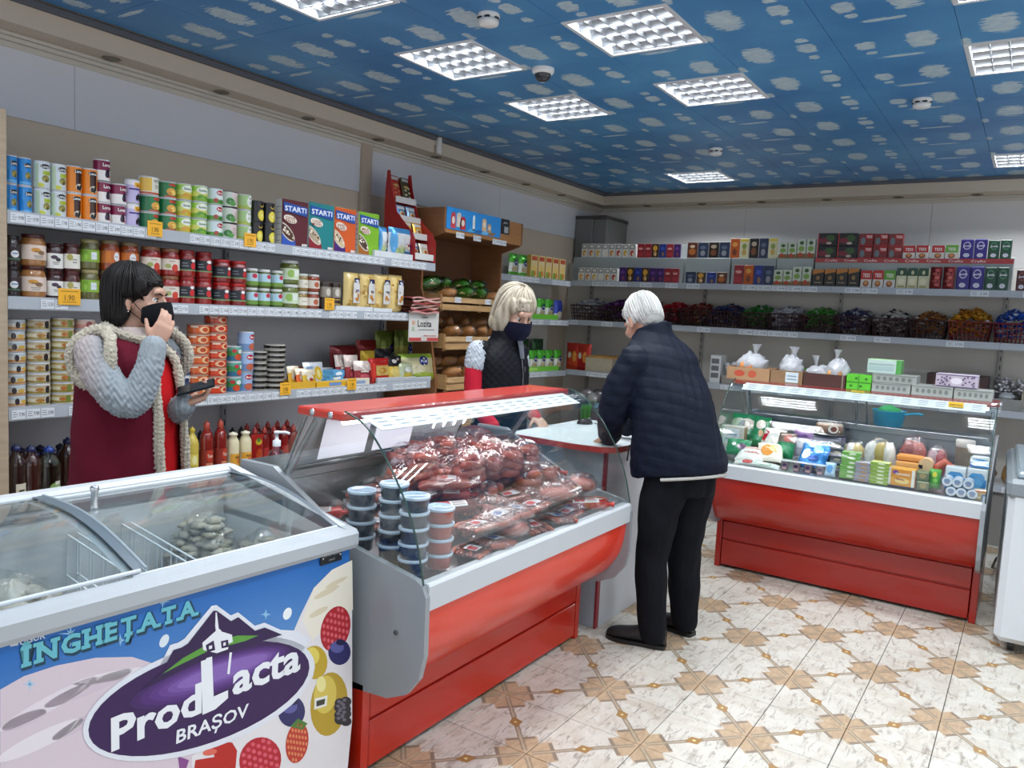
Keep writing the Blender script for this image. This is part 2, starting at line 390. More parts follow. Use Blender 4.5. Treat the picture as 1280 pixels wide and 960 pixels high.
for n, (x, y) in enumerate(LAMPS):
    lab = 'square louvre ceiling lamp ' + (names[n] if n < 9 else 'behind the camera, %s of those out of view' % NUM[n-9])
    if n == 0: r = L0; r.location = (x, y, CZ); r['label'] = lab
    else: r = cp(L0, (x, y, CZ), 0, lab)
    for k in range(4):
        a = bpy.data.lights.new('tube_light', 'AREA'); a.shape = 'RECTANGLE'; a.size = PX-.07; a.size_y = .012; a.energy = TUBE_W; a.color = (.93, .97, 1)
        o = bpy.data.objects.new('tube_light', a); C.objects.link(o); o.parent = r; o.location = (PX/2, .022+(PY-.044)*(k+.5)/4, .034)
# smoke detectors, dome camera, motion sensor
sd = MB().lathe([(.05, 0), (.052, -.012), (.044, -.018), (.044, -.026), (.05, -.028), (.045, -.046), (.03, -.052), (.0, -.053)], 'd8d8d6', 24, caps=False)
for k in range(6): sd.box(.038*cos(k*PI/3)-.012, .038*sin(k*PI/3)-.012, -.0275, .038*cos(k*PI/3)+.012, .038*sin(k*PI/3)+.012, -.0185, '1d1f22')
K = Kind(sd.build('smoke_detector', None, PLAS), 'smoke detector', 'smoke detectors on the ceiling')
for (px, py), l in (((611, 22), 'white round smoke detector on the ceiling, nearest one'), ((895, 190), 'white smoke detector near the far left lamp'), ((1153, 128), 'white smoke detector right of the middle, before the far lamps')):
    K.place(atz(px, py-4, CZ), 0, l)
dc = thing('dome_camera', 'white dome security camera on the ceiling between two lamps', 'security camera', atz(679, 86, CZ))
MB().lathe([(.062, 0), (.062, -.018), (.052, -.028), (.046, -.03)], 'dddddb', 24).build('base', dc, PLAS)
MB().lathe([(.046, -.03), (.044, -.045), (.034, -.06), (.018, -.069), (.0, -.071)], '23262b', 20, caps=False).build('dome', dc, GLOSS)
p = atx(545, 184, XS)
ms = thing('motion_sensor', 'small white cylinder sensor on the left bulkhead edge', 'sensor', (XS+.03, p.y, p.z+.03))
MB().box(-.03, -.02, -.02, .0, .02, .03, 'c9c6c0', b=.004).build('bracket', ms, PLAS)
MB().lathe([(.022, .04), (.024, 0), (.024, -.07), (.018, -.085), (.0, -.088)], 'd4d2cd', 16).build('housing', ms, PLAS)
# grey distribution cabinet in the far corner
ec = thing('electrical_cabinet', 'grey metal cabinet standing high in the far corner', 'cabinet', (XW+.02, 7.55, 1.9))
MB().box(0, .02, 0, .2, .52, .74, '6d6e6b', b=.004).build('body', ec, PAINT)
MB().box(.0, 0, .0, .2, .02, .74, '767673', b=.003).build('door', ec, PAINT)
MB().box(.15, -.008, .36, .17, 0, .42, '3a3a38', b=.002).build('handle', ec, PLAS)
MB().box(.2, .03, .0, .36, .52, .74, '787874', b=.004).build('side_duct', ec, PAINT)
MB().box(-.01, 0.0, .74, .37, .53, .775, '45423e', b=.004).build('cap', ec, PAINT)
# ================================================================ SHELVING, COUNTERS, FREEZERS
def wob(x, y, z, s=0.): return (sin(x*1.7+y*2.3+s)+sin(y*3.1-z*1.9+s*2.1)+sin(z*2.7+x*1.3-s*1.3))/3
def blob(mb, c, r, col, seg=12, rings=7, amp=0., fr=1., seed=0., m=0, rz=0., flat=None):
    """a lumpy ellipsoid; flat = z under which it is cut level (lies on something)"""
    def P(u, v):
        a, b = u*2*PI, (v-.5)*PI; d = V((cos(a)*cos(b), sin(a)*cos(b), sin(b)))
        k = 1+amp*wob(d.x*3*fr, d.y*3*fr, d.z*3*fr, seed); p = V((d.x*r[0], d.y*r[1], d.z*r[2]))*k
        x, y = p.x*cos(rz)-p.y*sin(rz), p.x*sin(rz)+p.y*cos(rz); z = c[2]+p.z
        return (c[0]+x, c[1]+y, z if flat is None else max(z, flat))
    return mb.grid(P, seg, rings, col, m, True, cu=True)
CARDY = 'f0b12c'
PR = ['1.90', '7.90', '17.50', '2.90', '19.90', '12.50']
def price_label(p, x, z, w, y=-.004, tilt=.0, rnd=random.Random(1)):
    m = MB(); S = lambda u, v, l: (u, y-l, v)
    m.box(x-w/2, y, z-.021, x+w/2, y+.0015, z+.021, 'd9dde2')
    m.text(S, rnd.choice(PR), x+w*.22, z+.001, .017, '33363d', w=w*.4)
    for k in range(3): m.rect(S, x-w*.42, z+.01-k*.01, x-w*.42+w*.38*rnd.uniform(.6, 1), z+.0125-k*.01, '6b7078')
    return m.build('price_label', p, LABEL)
def price_card(p, x, z, w=.085, h=.075, y=-.012):
    m = MB(); S = lambda u, v, l: (u, y-l, v)
    m.box(x-w/2, y, z-h/2, x+w/2, y+.002, z+h/2, CARDY); m.text(S, '1.90', x, z-.004, .026, '5a4412', w=w*.45)
    m.rect(S, x-w*.4, z+h*.3, x+w*.4, z+h*.36, 'a77c1e'); m.rect(S, x-w*.3, z-h*.36, x+w*.3, z-h*.3, 'a77c1e')
    return m.build('price_card', p, LABEL)
def shelf_board(r, x0, x1, z, d, y0=0., col='c9ccd2', fill=.7, rnd=random.Random(3), step=.062, lip=.055):
    s = MB().box(x0, y0+.012, z-.03, x1, d, z, col, b=.003).build('shelf', r, PAINT)
    s.location.z = 0
    m = MB(); m.ext([(y0-.002, z+.004), (y0+.012, z+.004), (y0+.014, z-lip), (y0-.001, z-lip), (y0-.004, z-lip+.004)], x0, x1, 'aab0b8')
    m.build('price_rail', s, PLAS)
    x = x0+.04
    while x < x1-.04:
        if rnd.random() < fill: price_label(s, x, z-.026, step*.93, y0-.006, rnd=rnd)
        x += step
    return s
# ---- left wall shelving: local x runs along the wall (+y of the room), local y into the wall
XF = -3.75; ZL = (1.925, 1.553, 1.057, .58)
def yl(px, py=300, X=XF): return atx(px, py, X).y
L0Y, L1Y = atx(9, 300, XF).y, atx(541, 400, XF).y
su = thing('shelving_unit', 'long white wall shelving of four levels behind the woman in the red vest', 'shelf', (XF, L0Y, 0), RZ)
LEN = L1Y-L0Y; DP = XF-XW-.02
MB().box(0, DP-.02, .05, LEN, DP, 2.02, 'd2d2d6', b=.002).build('back_panel', su, PAINT)
for x in (.0, LEN*.5, LEN-.03):
    u = MB().box(x, DP-.05, .0, x+.03, DP-.02, 2.0, 'a6a8ad', b=.002)
    for k in range(24): u.box(x+.011, DP-.0508, .3+k*.07, x+.019, DP-.0495, .335+k*.07, '2c2d30')
    u.build('upright', su, PAINT)
SH = [shelf_board(su, 0, LEN, z, DP-.02, fill=f) for z, f in zip(ZL, (.85, .8, .85, .5))]
MB().box(0, .02, 0, LEN, DP-.05, .54, '8f9299', b=.004).build('plinth', su, PAINT)
for i, (px, py) in enumerate(((194, 286), (313, 300), (87, 371), (412, 380), (357, 486), (440, 480))):
    p = atx(px, py, XF+.012); price_card(SH[i//2], p.y-L0Y, p.z, .08 if i != 2 else .1, .075)
MB().box(-.1, -.012, 0, 0-.004, DP, 2.35, 'b7a48c', b=.003).build('end_panel', su, BOARD)
# ---- shelving further left, only its end in view
s2 = thing('shelving_unit', 'shelving unit at the left edge of the photo, mostly cut off', 'shelf', (XF, L0Y-1.0, 0), RZ)
for z in ZL: shelf_board(s2, 0, .88, z, DP-.02)
MB().box(0, DP-.02, .05, .88, DP, 2.0, 'b9bac0').build('back_panel', s2, PAINT)
# ---- bread unit
BX, B0, B1 = -3.75, 4.63, 5.7
bu = thing('bread_rack', 'brown laminate bread rack with header board and slanted wooden trays', 'shelf', (BX, B0, 0), RZ)
W = B1-B0; BD = BX-XW-.02; BR = '8a5c38'
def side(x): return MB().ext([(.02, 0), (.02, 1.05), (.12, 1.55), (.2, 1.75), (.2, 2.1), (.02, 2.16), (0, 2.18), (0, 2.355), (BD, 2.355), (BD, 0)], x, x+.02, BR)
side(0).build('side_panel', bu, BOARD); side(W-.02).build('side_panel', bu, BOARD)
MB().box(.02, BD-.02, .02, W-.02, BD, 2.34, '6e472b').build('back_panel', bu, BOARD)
MB().box(.02, .0, 2.17, W-.02, .02, 2.355, 'b07b4b', b=.002).build('header_board', bu, BOARD)
MB().box(.02, .02, 2.17, W-.02, BD-.02, 2.19, BR).build('top_shelf', bu, BOARD)
hp = MB().box(.02, -.006, 2.2, W*.68, -.001, 2.362, '2f8fd8'); S = FLATY(-.006)
for a, b, w, h, c in ((.1, 2.27, .06, .12, 'c8434b'), (.17, 2.28, .06, .11, 'd8c9b8'), (.22, 2.26, .07, .1, 'b8323b'), (.36, 2.28, .03, .12, 'e8eef2'), (.5, 2.28, .06, .1, 'd9b68a'), (.57, 2.26, .05, .07, 'c99a6a')):
    hp.poly(S, [(a-w/2, b-h/2), (a+w/2, b-h/2), (a+w*.45, b+h*.35), (a+w*.2, b+h/2), (a-w*.3, b+h*.45), (a-w*.5, b+h*.3)], c); hp.ell(S, a, b, w*.3, h*.24, 'e9dccb', .0012)
for k in range(4): hp.poly(S, [(.28+k*.09, 2.205), (.36+k*.09, 2.205), (.39+k*.09, 2.23), (.31+k*.09, 2.23)], ('5ab0e6', '2a6fae', '7cc0ea', '9a7656')[k])
hp.build('picture_strip', bu, PRINT)
hp = MB().box(W*.69, -.006, 2.24, W*.8, -.001, 2.362, '26262a'); hp.ell(S, W*.745, 2.325, .03, .012, 'd0d0d0').ell(S, W*.748, 2.319, .03, .011, '26262a', .0012).rect(S, W*.73, 2.25, W*.785, 2.3, 'a9aaae', .0008); hp.build('picture_card', bu, PRINT)
for x in (.2, .42, .68, .78): price_label(bu, x, 2.165, .1, -.002)
TR = []
for k, (z, y0) in enumerate(((1.66, .02), (1.36, -.03), (1.05, -.06), (.74, -.08))):
    t = MB(); sl = .32
    for j in range(3):       # slanted floor boards
        y = .02+j*.15; t.box(.03, y0+y, z-.045+y*sl, W-.03, y0+y+.13, z-.03+y*sl, 'b89062', b=.002)
    t.box(.03, y0-.012, z-.07, W-.03, y0+.004, z-.025, 'c39a68', b=.002).box(.03, y0-.012, z-.01, W-.03, y0+.004, z+.03, 'cda675', b=.002)
    for x in (.03, W/2-.015, W-.06): t.box(x, y0+.004, z-.08, x+.03, y0+.022, z+.03, 'a67d50')
    for x in (.022, W-.04): t.box(x, y0, z-.06, x+.015, y0+.46, z+.05, 'b08758')
    o = t.build('wooden_tray', bu, WOOD); TR.append((z, y0, sl))
    for x in (.22+.1*k, .62): price_label(o, x, z+.012, .08, y0-.0135)
# ---- corner shelving and back shelving
CA, CB = V((-4.05, 5.78, 0)), V((-3.98, 7.0, 0)); ca = math.atan2(CB.y-CA.y, CB.x-CA.x); CL = (CB-CA).length
ZB = (1.95, 1.555, 1.045, .47)
cu = thing('corner_shelving', 'white shelving with rounded end panel between bread rack and far corner', 'shelf', CA, ca)
for i, z in enumerate(ZB): shelf_board(cu, .0, CL-.015, z-.012, .245, fill=.45, step=.11)
en = MB(); pr = [(-.01, 0), (-.01, 1.6), (.0, 1.93), (-.0, 2.0), (.02, 2.05), (.07, 2.09), (.13, 2.1), (.25, 2.1), (.25, 0)]
en.ext(pr, -.02, 0, 'd9dcdf'); en.build('end_panel', cu, PAINT)
MB().box(0, .25, .05, CL-.02, .262, 2.13, 'c2beb6').build('back_panel', cu, PAINT)
price_card(cu, .42, 1.51, .06, .06); price_card(cu, .5, 1.0, .07, .07)
BK0, BKL = -3.98, 5.4
bs = thing('shelving_unit', 'long grey shelving along the back wall with chocolates, teas and sweets', 'shelf', (BK0, 7.0, 0), 0)
for i, z in enumerate(ZB):
    for a, b in ((0.0, 1.25), (1.252, 2.5), (2.502, 3.75), (3.752, 5.0), (5.002, BKL)): shelf_board(bs, a, b, z, .46, fill=.4, step=.13, lip=.05)
MB().box(-.3, .46, .05, BKL, .48, 2.16, 'c2bdb4').build('back_panel', bs, PAINT)
for x in (0.0, 1.25, 2.5, 3.75, 5.0):
    u = MB().box(x-.015, .43, 0, x+.015, .46, 2.15, '98968f')
    for k in range(14): u.box(x-.004, .4292, 1.06+k*.07, x+.004, .4305, 1.095+k*.07, '202020')
    u.build('upright', bs, PAINT)
MB().box(0, .03, 0, BKL, .4, .43, '7d7c78').build('plinth', bs, PAINT)

# ---- refrigerated counters
REDC, REDD, GREY = 'c8301c', 'b5240f', '8c9196'
GP = [(0, .728), (.028, .84), (.072, .95), (.13, 1.045), (.2, 1.135), (.28, 1.208), (.37, 1.24)]
def smooth_prof(p, n=3):
    out = []
    for i in range(len(p)-1):
        a, b, c, d = p[max(i-1, 0)], p[i], p[i+1], p[min(i+2, len(p)-1)]
        for k in range(n):
            t = k/n; out.append(tuple(.5*((2*b[j])+(-a[j]+c[j])*t+(2*a[j]-5*b[j]+4*c[j]-d[j])*t*t+(-a[j]+3*b[j]-3*c[j]+d[j])*t**3) for j in (0, 1)))
    return out+[p[-1]]
def counter(label, loc, rz, L, red, redd, top, doors, dmat):
    r = thing('refrigerated_counter', label, 'display counter', loc, rz)
    b = MB().box(.04, .25, .03, L-.04, .92, .33, redd, b=.004)
    b.box(.0, .235, .0, .035, .92, .33, redd, b=.003).box(L-.035, .235, 0, L, .92, .33, redd, b=.003)
    b.build('base', r, RED)
    MB().box(.04, .238, .195, L-.04, .25, .31, redd, b=.003).build('base_panel', r, RED)
    MB().box(.04, .238, .02, L-.04, .25, .185, redd, b=.003).build('base_panel', r, RED)
    fp = smooth_prof([(.004, .642), (.012, .55), (.04, .46), (.11, .37), (.2, .325), (.3, .31)])
    q = MB().grid(lambda u, v: (.022+(L-.044)*u, *fp[round(v*(len(fp)-1))]), 1, len(fp)-1, red); q.build('front_panel', r, RED)
    MB().ext([(-.012, .642), (-.014, .722), (-.008, .73), (.03, .73), (.03, .642)], .02, L-.02, 'bec3c8').build('bumper_strip', r, PLAS)
    pp = [(.3, .79), (.03, .742), (0, .725), (-.016, .69), (-.018, .5), (-.0, .42), (.05, .355), (.13, .318), (.28, .305), (.9, .305), (.9, 1.0), (.72, 1.0)]
    for x in (0, L-.022):
        e = MB().ext(pp, x, x+.022, GREY).build('end_panel', r, PLAS)
        MB().lathe([(.008, 0), (.008, .003), (.0, .005)], '4a4d50', 10).build('screw', e, PLAS, loc=(x-.001, .1, .55)).rotation_euler.y = -PI/2
        g = MB(); xo = x+.004 if x == 0 else x+.014
        gp = smooth_prof(GP)+[(.58, 1.235), (.7, 1.0), (.7, .99), (.3, .79)]
        g.face([(xo, *p) for p in gp], 'ffffff'); g.face([(xo+.005, *p) for p in gp][::-1], 'ffffff')
        g.tube([(xo+.0025, *p) for p in smooth_prof(GP)], .0035, '24403a', 6, 1)
        g.build('end_glass', r, [GLASS, GLOSS])
        s = MB().tube([(x+.03 if x == 0 else x-.01, .51, 1.225), (x+.03 if x == 0 else x-.01, .7, .93), (x+.03 if x == 0 else x-.01, .72, .86)], .012, 'b4b8bb', 6)
        s.build('strut', r, STEEL)
        for yy in (.43, .52): MB().lathe([(.012, 0), (.012, .006), (.006, .009), (.0, .009)], 'c9ccd0', 12).build('bolt', r, ALU, loc=(x+(0 if x == 0 else .022), yy, 1.222)).rotation_euler.y = -PI/2 if x == 0 else PI/2
    sp = smooth_prof(GP); g = MB()
    g.grid(lambda u, v: (.012+(L-.024)*u, *sp[round(v*(len(sp)-1))]), 1, len(sp)-1, 'ffffff')
    g.grid(lambda u, v: (.012+(L-.024)*u, sp[round(v*(len(sp)-1))][0]+.005, sp[round(v*(len(sp)-1))][1]-.003), 1, len(sp)-1, 'ffffff')
    g.build('front_glass', r, GLASS)
    MB().box(.0, .37, 1.205, L, .6, 1.236, top, b=.006).build('top_panel', r, RED)
    ps = MB(); a, c = V((0, .27, 1.19)), V((0, .37, 1.228))
    Sx = lambda u, v, l: (u, a.y+(c.y-a.y)*v, a.z+(c.z-a.z)*v-.008+l)
    ps.face([Sx(.08, 0, 0), Sx(L-.06, 0, 0), Sx(L-.06, 1, 0), Sx(.08, 1, 0)], 'e4e7ea').face([Sx(.08, 1, -.002), Sx(L-.06, 1, -.002), Sx(L-.06, 0, -.002), Sx(.08, 0, -.002)], 'e4e7ea')
    for k in range(int(L/.09)):
        for j in range(3): ps.rect(Sx, .11+k*.09, .2+j*.24, .16+k*.09, .27+j*.24, '9aa0a8', .001)
    ps.build('price_strip', r, LABEL)
    tr = MB().face([(.02, .03, .70), (L-.02, .03, .70), (L-.02, .68, .80), (.02, .68, .80)], 'a9adb1')
    tr.face([(.02, .68, .80), (L-.02, .68, .80), (L-.02, .7, .97), (.02, .7, .97)], '8f9397')
    tr.build('display_deck', r, STEEL)
    MB().box(.02, .66, .955, L-.02, .93, .99, '9aa0a4', b=.004).build('rear_worktop', r, STEEL)
    MB().box(.02, .88, .33, L-.02, .9, .96, '888d92').build('rear_panel', r, PAINT)
    for x0, x1, y in doors:
        d = MB().face([(x0, y, .99), (x1, y, .99), (x1, y-.11, 1.21), (x0, y-.11, 1.21)], 'a6aaae' if dmat is PLAS else 'ffffff')
        o = d.build('sliding_door', r, dmat)
        f = MB()
        for x in (x0, x1): f.tube([(x, y, .99), (x, y-.11, 1.21)], .007, 'a8acb0', 6)
        f.tube([(x0, y, .992), (x1, y, .992)], .008, 'a8acb0', 6); f.build('door_frame', o, ALU)
    MB().tube([(.05, .42, 1.195), (L-.05, .42, 1.195)], .011, 'f4f7ff', 8).build('tube_lamp', r, LAMP)
    a = bpy.data.lights.new('counter_light', 'AREA'); a.shape = 'RECTANGLE'; a.size = L-.12; a.size_y = .02; a.energy = 2.6; a.color = (.96, .98, 1)
    o = bpy.data.objects.new('counter_light', a); C.objects.link(o); o.parent = r; o.location = (L/2, .42, 1.178)
    return r
LC, RC = (-1.532, 1.86, 0), (-1.64, 4.77, 0); LL, LR = 1.52, 1.5
lc = counter('red refrigerated counter full of sausages, in the middle beside the blue freezer', LC, RZ, LL, 'd2321c', 'b5220e', 'b8352b', ((.03, 1.02, .69),), PLAS)
rc = counter('red refrigerated counter with dairy goods, at the right before the back shelves', RC, 0, LR, 'a51c0d', '9c180b', '8a1c14', ((.03, .78, .69), (.72, 1.47, .675)), GLASS)
# ---- serving desk
dk = thing('cash_desk', 'pale desk with red edge at the far end of the sausage counter', 'desk', (-1.7, 3.47, 0), 0)
DT = [(-.62, 0), (-.2, -.02), (-.05, .0), (.01, .06), (.02, .16), (.0, .8), (-.02, 1.15), (-.62, 1.15)]
d = MB(); z0, z1 = .925, .955
d.face([(*p, z1) for p in DT], 'dfe6ea'); d.face([(*p, z0) for p in DT][::-1], 'c8ced2')
for i in range(len(DT)): a, b = DT[i], DT[(i+1) % len(DT)]; d.face([(*a, z0), (*b, z0), (*b, z1), (*a, z1)], 'b33a34')
d.build('desktop', dk, PLAS)
MB().box(-.6, .06, 0, -.06, .085, .925, '9ea7b0', b=.002).build('side_panel', dk, PLAS)
MB().box(-.075, .085, 0, -.05, 1.1, .925, 'c2c8ce', b=.002).build('front_panel', dk, PLAS)
MB().box(-.06, .055, 0, -.048, .087, .925, '8a2733', b=.001).build('edge_strip', dk, PLAS)
# ---- ice-cream freezer
FA = math.atan2(1.0, .041); FO = V((-1.776, 1.794, 0)); fu = V((.041, 1, 0)).normalized(); FLN, FD = 1.42, .68
fz = thing('chest_freezer', 'chest freezer with blue ice-cream advert and sliding glass lids, front left', 'freezer', FO, math.atan2(fu.y, fu.x))
fn = V((fu.y, -fu.x, 0))
def fuv(px, py, off=.012):       # pixel -> (local x, z) on the freezer's printed front
    o = FO - fn*off; d = ray(px, py); t = (o-EYE).dot(fn)/d.dot(fn); p = EYE+d*t; return ((p-o).dot(fu), p.z)
t = .05
MB().box(-FLN, .012, .1, 0, t, .82, 'dfe4ea').build('front_wall', fz, PAINT)
m = MB().box(-FLN, FD-t, .1, 0, FD-.01, .9, 'd5d8da').box(-t, t, .1, 0, FD-t, .845, 'dfe2e4').box(-FLN, t, .1, -FLN+t, FD-t, .845, 'dfe2e4').box(-FLN+t, t, .1, -t, FD-t, .16, 'c4cad0')
m.face([(-.0, .02, .82), (0, FD, .82), (0, FD, .965), (0, .02, .865)], 'd8dcdf').face([(-.05, .02, .82), (-.05, .02, .865), (-.05, FD, .965), (-.05, FD, .82)], 'd8dcdf')
m.build('cabinet', fz, PAINT)
MB().box(-FLN+.05, .05, 0, -.05, FD-.05, .1, '2b2d30').build('plinth', fz, PLAS)
zl = lambda y, k=1.: .872+.1*y/FD + k*.035*sin(PI*max(0, min(1, (y-.05)/(FD-.1))))
fr = MB().ext([(-.006, .815), (-.016, .83), (-.016, .865), (-.004, .878), (.045, .88), (.055, .872), (.055, .815)], -FLN-.01, .012, 'b0b5ba')
fr.ext([(FD-.05, .955), (FD-.05, .975), (FD-.03, .985), (FD+.01, .985), (FD+.01, .93), (FD-.02, .9)], -FLN-.01, .012, 'c4c8cc')
for x0, x1 in ((-.022, .012), (-FLN-.01, -FLN+.024)):
    fr.face([(x0, .045, .88), (x1, .045, .88), (x1, FD-.04, .982), (x0, FD-.04, .982)], 'd5d9dd'); fr.face([(x1, .0, .815), (x1, FD, .9), (x1, FD-.03, .985), (x1, 0, .878)], 'c9ced3'); fr.face([(x0, .0, .815), (x0, 0, .878), (x0, FD-.03, .985), (x0, FD, .9)], '8d949b')
fr.build('rim', fz, PLAS)
for nm, x0, x1, dz in (('left', -FLN+.02, -.68, .012), ('right', -.70, -.024, 0)):
    g = MB(); f = lambda u, v, e=0.: (x0+(x1-x0)*u, .05+(FD-.1)*v, zl(.05+(FD-.1)*v)+dz-e)
    g.grid(f, 1, 14, 'ffffff'); g.grid(lambda u, v: f(u, v, .005), 1, 14, 'ffffff'); o = g.build('glass_lid', fz, GLASS)
    fm = MB(); xe = x1 if nm == 'left' else x0
    fm.grid(lambda u, v: (xe-.016+.032*u, .05+(FD-.1)*v, zl(.05+(FD-.1)*v)+dz+.004), 1, 14, '5d6a74' if nm == 'left' else '9aa3aa')
    if nm == 'left': fm.tube([(xe+.016, .05+(FD-.1)*k/14, zl(.05+(FD-.1)*k/14)+dz+.003) for k in range(15)], .005, '8b979f', 6)
    if nm == 'right': fm.grid(lambda u, v: (x1-.012+.02*u, .05+(FD-.1)*v, zl(.05+(FD-.1)*v)+.004), 1, 14, '6e7880')
    for yy in (.05, FD-.05): fm.tube([(x0, yy, zl(yy)+dz), (x1, yy, zl(yy)+dz)], .006, 'c3cad0', 6)
    fm.build('lid_frame', o, PLAS)
    if nm == 'right':
        MB().lathe([(.013, 0), (.011, .01), (.009, .04), (.013, .055), (.012, .062), (.0, .066)], 'cfd2d4', 14, cx=-.6, cy=.45, z0=zl(.45)).build('knob', o, ALU)
for x in (-.6, -.57, -.43, -.4):
    wr = MB()
    for z in (.3, .5, .66, .79): wr.tube([(x, .06, z), (x, FD-.06, z+.06)], .0035, 'dfe5ea', 5)
    for k in range(8): wr.tube([(x, .06+k*.08, .16), (x, .06+k*.08, .79+k*.008)], .0025, 'dfe5ea', 4)
    wr.build('wire_divider', fz, PLAS)
# printed front
g = MB(); S = FLATY(.012); q = lambda L, l, c: g.poly(S, [fuv(*p) for p in L], c, l)
z0, z1 = .1, .817; g.grid(lambda u, v: S(-FLN+FLN*u, z0+(z1-z0)*v, .0004), 1, 60, lambda i, j: tuple(a+(b-a)*(j/59)**1.0 for a, b in zip(lin('8fc4ec'), lin('0d63b4'))))
def hill(L, base, c2, l):     # scoops with soft ridges of lighter cream
    q(L, l, base)
hill([(0, 862), (30, 845), (70, 832), (120, 822), (165, 821), (200, 832), (235, 862), (262, 900), (262, 1010), (0, 1100)], 'd9c9d2', 0, .0006)
for a, b, w, h, r, c in ((60, 880, 70, 9, .5, 'e6dbe2'), (110, 860, 60, 8, .4, 'd2c1cd'), (50, 925, 60, 10, .45, 'e9e0e6'), (140, 845, 50, 6, .2, 'ebe2e7'), (100, 905, 40, 7, .5, 'd1bfcb'), (170, 872, 30, 6, .5, 'd0becc'), (30, 900, 30, 8, .4, 'd3c2ce')):
    q([(a+w*cos(k*PI/10)*cos(r)+h*sin(k*PI/10)*sin(r), b-w*cos(k*PI/10)*sin(r)+h*sin(k*PI/10)*cos(r)) for k in range(20)], .0008, c)
q([(440, 702), (415, 712), (392, 735), (375, 770), (362, 800), (330, 860), (290, 905), (240, 945), (240, 1100), (425, 1060), (440, 900)], .0007, 'e6e2e4')
q([(440, 700), (415, 712), (392, 735), (378, 775), (390, 800), (420, 775), (441, 762)], .0009, 'efe8d8')
for a, b, w, h in ((408, 740, 16, 4), (420, 728, 14, 3), (398, 765, 12, 4)): q([(a+w*cos(k*PI/8), b-w*.5*cos(k*PI/8)+h*sin(k*PI/8)) for k in range(16)], .0011, 'ddd0b4')
# star glints, droplets
for a, b, r in ((88, 792, 16), (203, 752, 10), (37, 855, 9), (332, 768, 7), (240, 728, 8), (85, 805, 9), (150, 800, 8)):
    for w in (0, PI/2, PI/4, 3*PI/4):
        R = r*(1 if w in (0, PI/2) else .5); q([(a+R*cos(w), b+R*sin(w)), (a+1.2*cos(w+PI/2), b+1.2*sin(w+PI/2)), (a-R*cos(w), b-R*sin(w)), (a-1.2*cos(w+PI/2), b-1.2*sin(w+PI/2))], .001, '9fd3f2')
def circ(a, b, rx, ry, c, l, rot=0.): q([(a+rx*cos(k*PI/12)*cos(rot)-ry*sin(k*PI/12)*sin(rot), b+rx*cos(k*PI/12)*sin(rot)+ry*sin(k*PI/12)*cos(rot)) for k in range(24)], l, c)
circ(359, 767, 5, 8, 'eef3f6', .001, .4); circ(205, 801, 5, 9, 'dfe9f0', .001, .5)
# fruit
def berry(a, b, rx, ry, base, dot, l, rot=0.):
    circ(a, b, rx, ry, base, l, rot)
    for j in range(-3, 4):
        for i in range(-3, 4):
            x, y = i*.28+(j % 2)*.14, j*.28
            if x*x+y*y < .75: circ(a+x*rx*cos(rot)-y*ry*sin(rot), b+x*rx*sin(rot)+y*ry*cos(rot), rx*.1, ry*.09, dot, l+.0003)
berry(419, 786, 18, 29, 'b0202c', 'd8606a', .0012, .25); berry(325, 950, 26, 29, 'b81f30', 'd9586a', .0012, .3); berry(371, 928, 14, 26, 'c23a2e', 'e08a5a', .0013, .15)
q([(362, 908), (372, 898), (384, 904), (378, 912), (370, 910)], .0016, '4f7d34')
for a, b, r in ((364, 889, 17), (424, 815, 14)):
    circ(a, b, r, r*1.15, '2d2a63', .0013); circ(a-3, b-6, r*.6, r*.5, '5b5c9c', .0016); circ(a+1, b-12, r*.4, r*.25, '1c1a44', .0018)
circ(393, 828, 16, 21, 'c2a32c', .0012); circ(390, 820, 9, 11, 'e3d061', .0014); circ(411, 880, 23, 40, 'b99a2a', .0012, .12); circ(406, 868, 14, 24, 'd9c256', .0014, .12); circ(401, 855, 6, 10, 'f0e59c', .0016)
q([(393, 873), (409, 869), (408, 882), (392, 887)], .0018, 'e8e8e0'); q([(395, 876), (406, 873), (405, 880), (395, 883)], .002, '3a3a30')
q([(268, 946), (262, 930), (276, 927), (290, 928), (296, 938), (294, 962), (262, 980), (240, 978), (244, 950)], .0013, 'b8231c'); circ(262, 940, 9, 4, 'df6a58', .0016, -.2)
for k in range(14): circ(428+4*cos(k*2.4), 890+1.9*(k-7), 7, 6, '26232c', .0013+.00005*k); circ(426+4*cos(k*2.4), 888+1.9*(k-7), 2.5, 2, '6a6674', .0021)
q([(294, 912), (330, 890), (360, 868), (352, 882), (318, 908), (300, 918)], .001, 'd9842e'); q([(224, 960), (222, 945), (236, 950), (232, 962)], .0012, '8a4a8c')
# logo: white outline, hill silhouette, plum oval
def oval(a, b, rx, ry, rot, n=40): return [(a+rx*cos(k*2*PI/n)*cos(rot)-ry*sin(k*2*PI/n)*sin(rot), b+rx*cos(k*2*PI/n)*sin(rot)+ry*sin(k*2*PI/n)*cos(rot)) for k in range(n)]
RO = -.335
g.poly(S, [fuv(*p) for p in oval(248, 873, 152, 64, RO)], 'e3e6ee', .0022)
q([(168, 868), (198, 834), (212, 806), (222, 803), (230, 798), (264, 757), (270, 756), (288, 769), (297, 765), (318, 782), (330, 778), (350, 787), (372, 788), (388, 800), (340, 860), (200, 900)], .0022, 'e3e6ee')
g.poly(S, [fuv(*p) for p in oval(248, 873, 145, 57, RO)], '33134f', .0026)
for k in range(6): g.poly(S, [fuv(*p) for p in oval(262+k*3, 846-k*1.5, 105-k*9, 22-k*2.6, RO)], ('3f1c60', '4a2570', '56307e', '643e8c', '7450a0', '8562b0')[k], .0028+.0001*k)
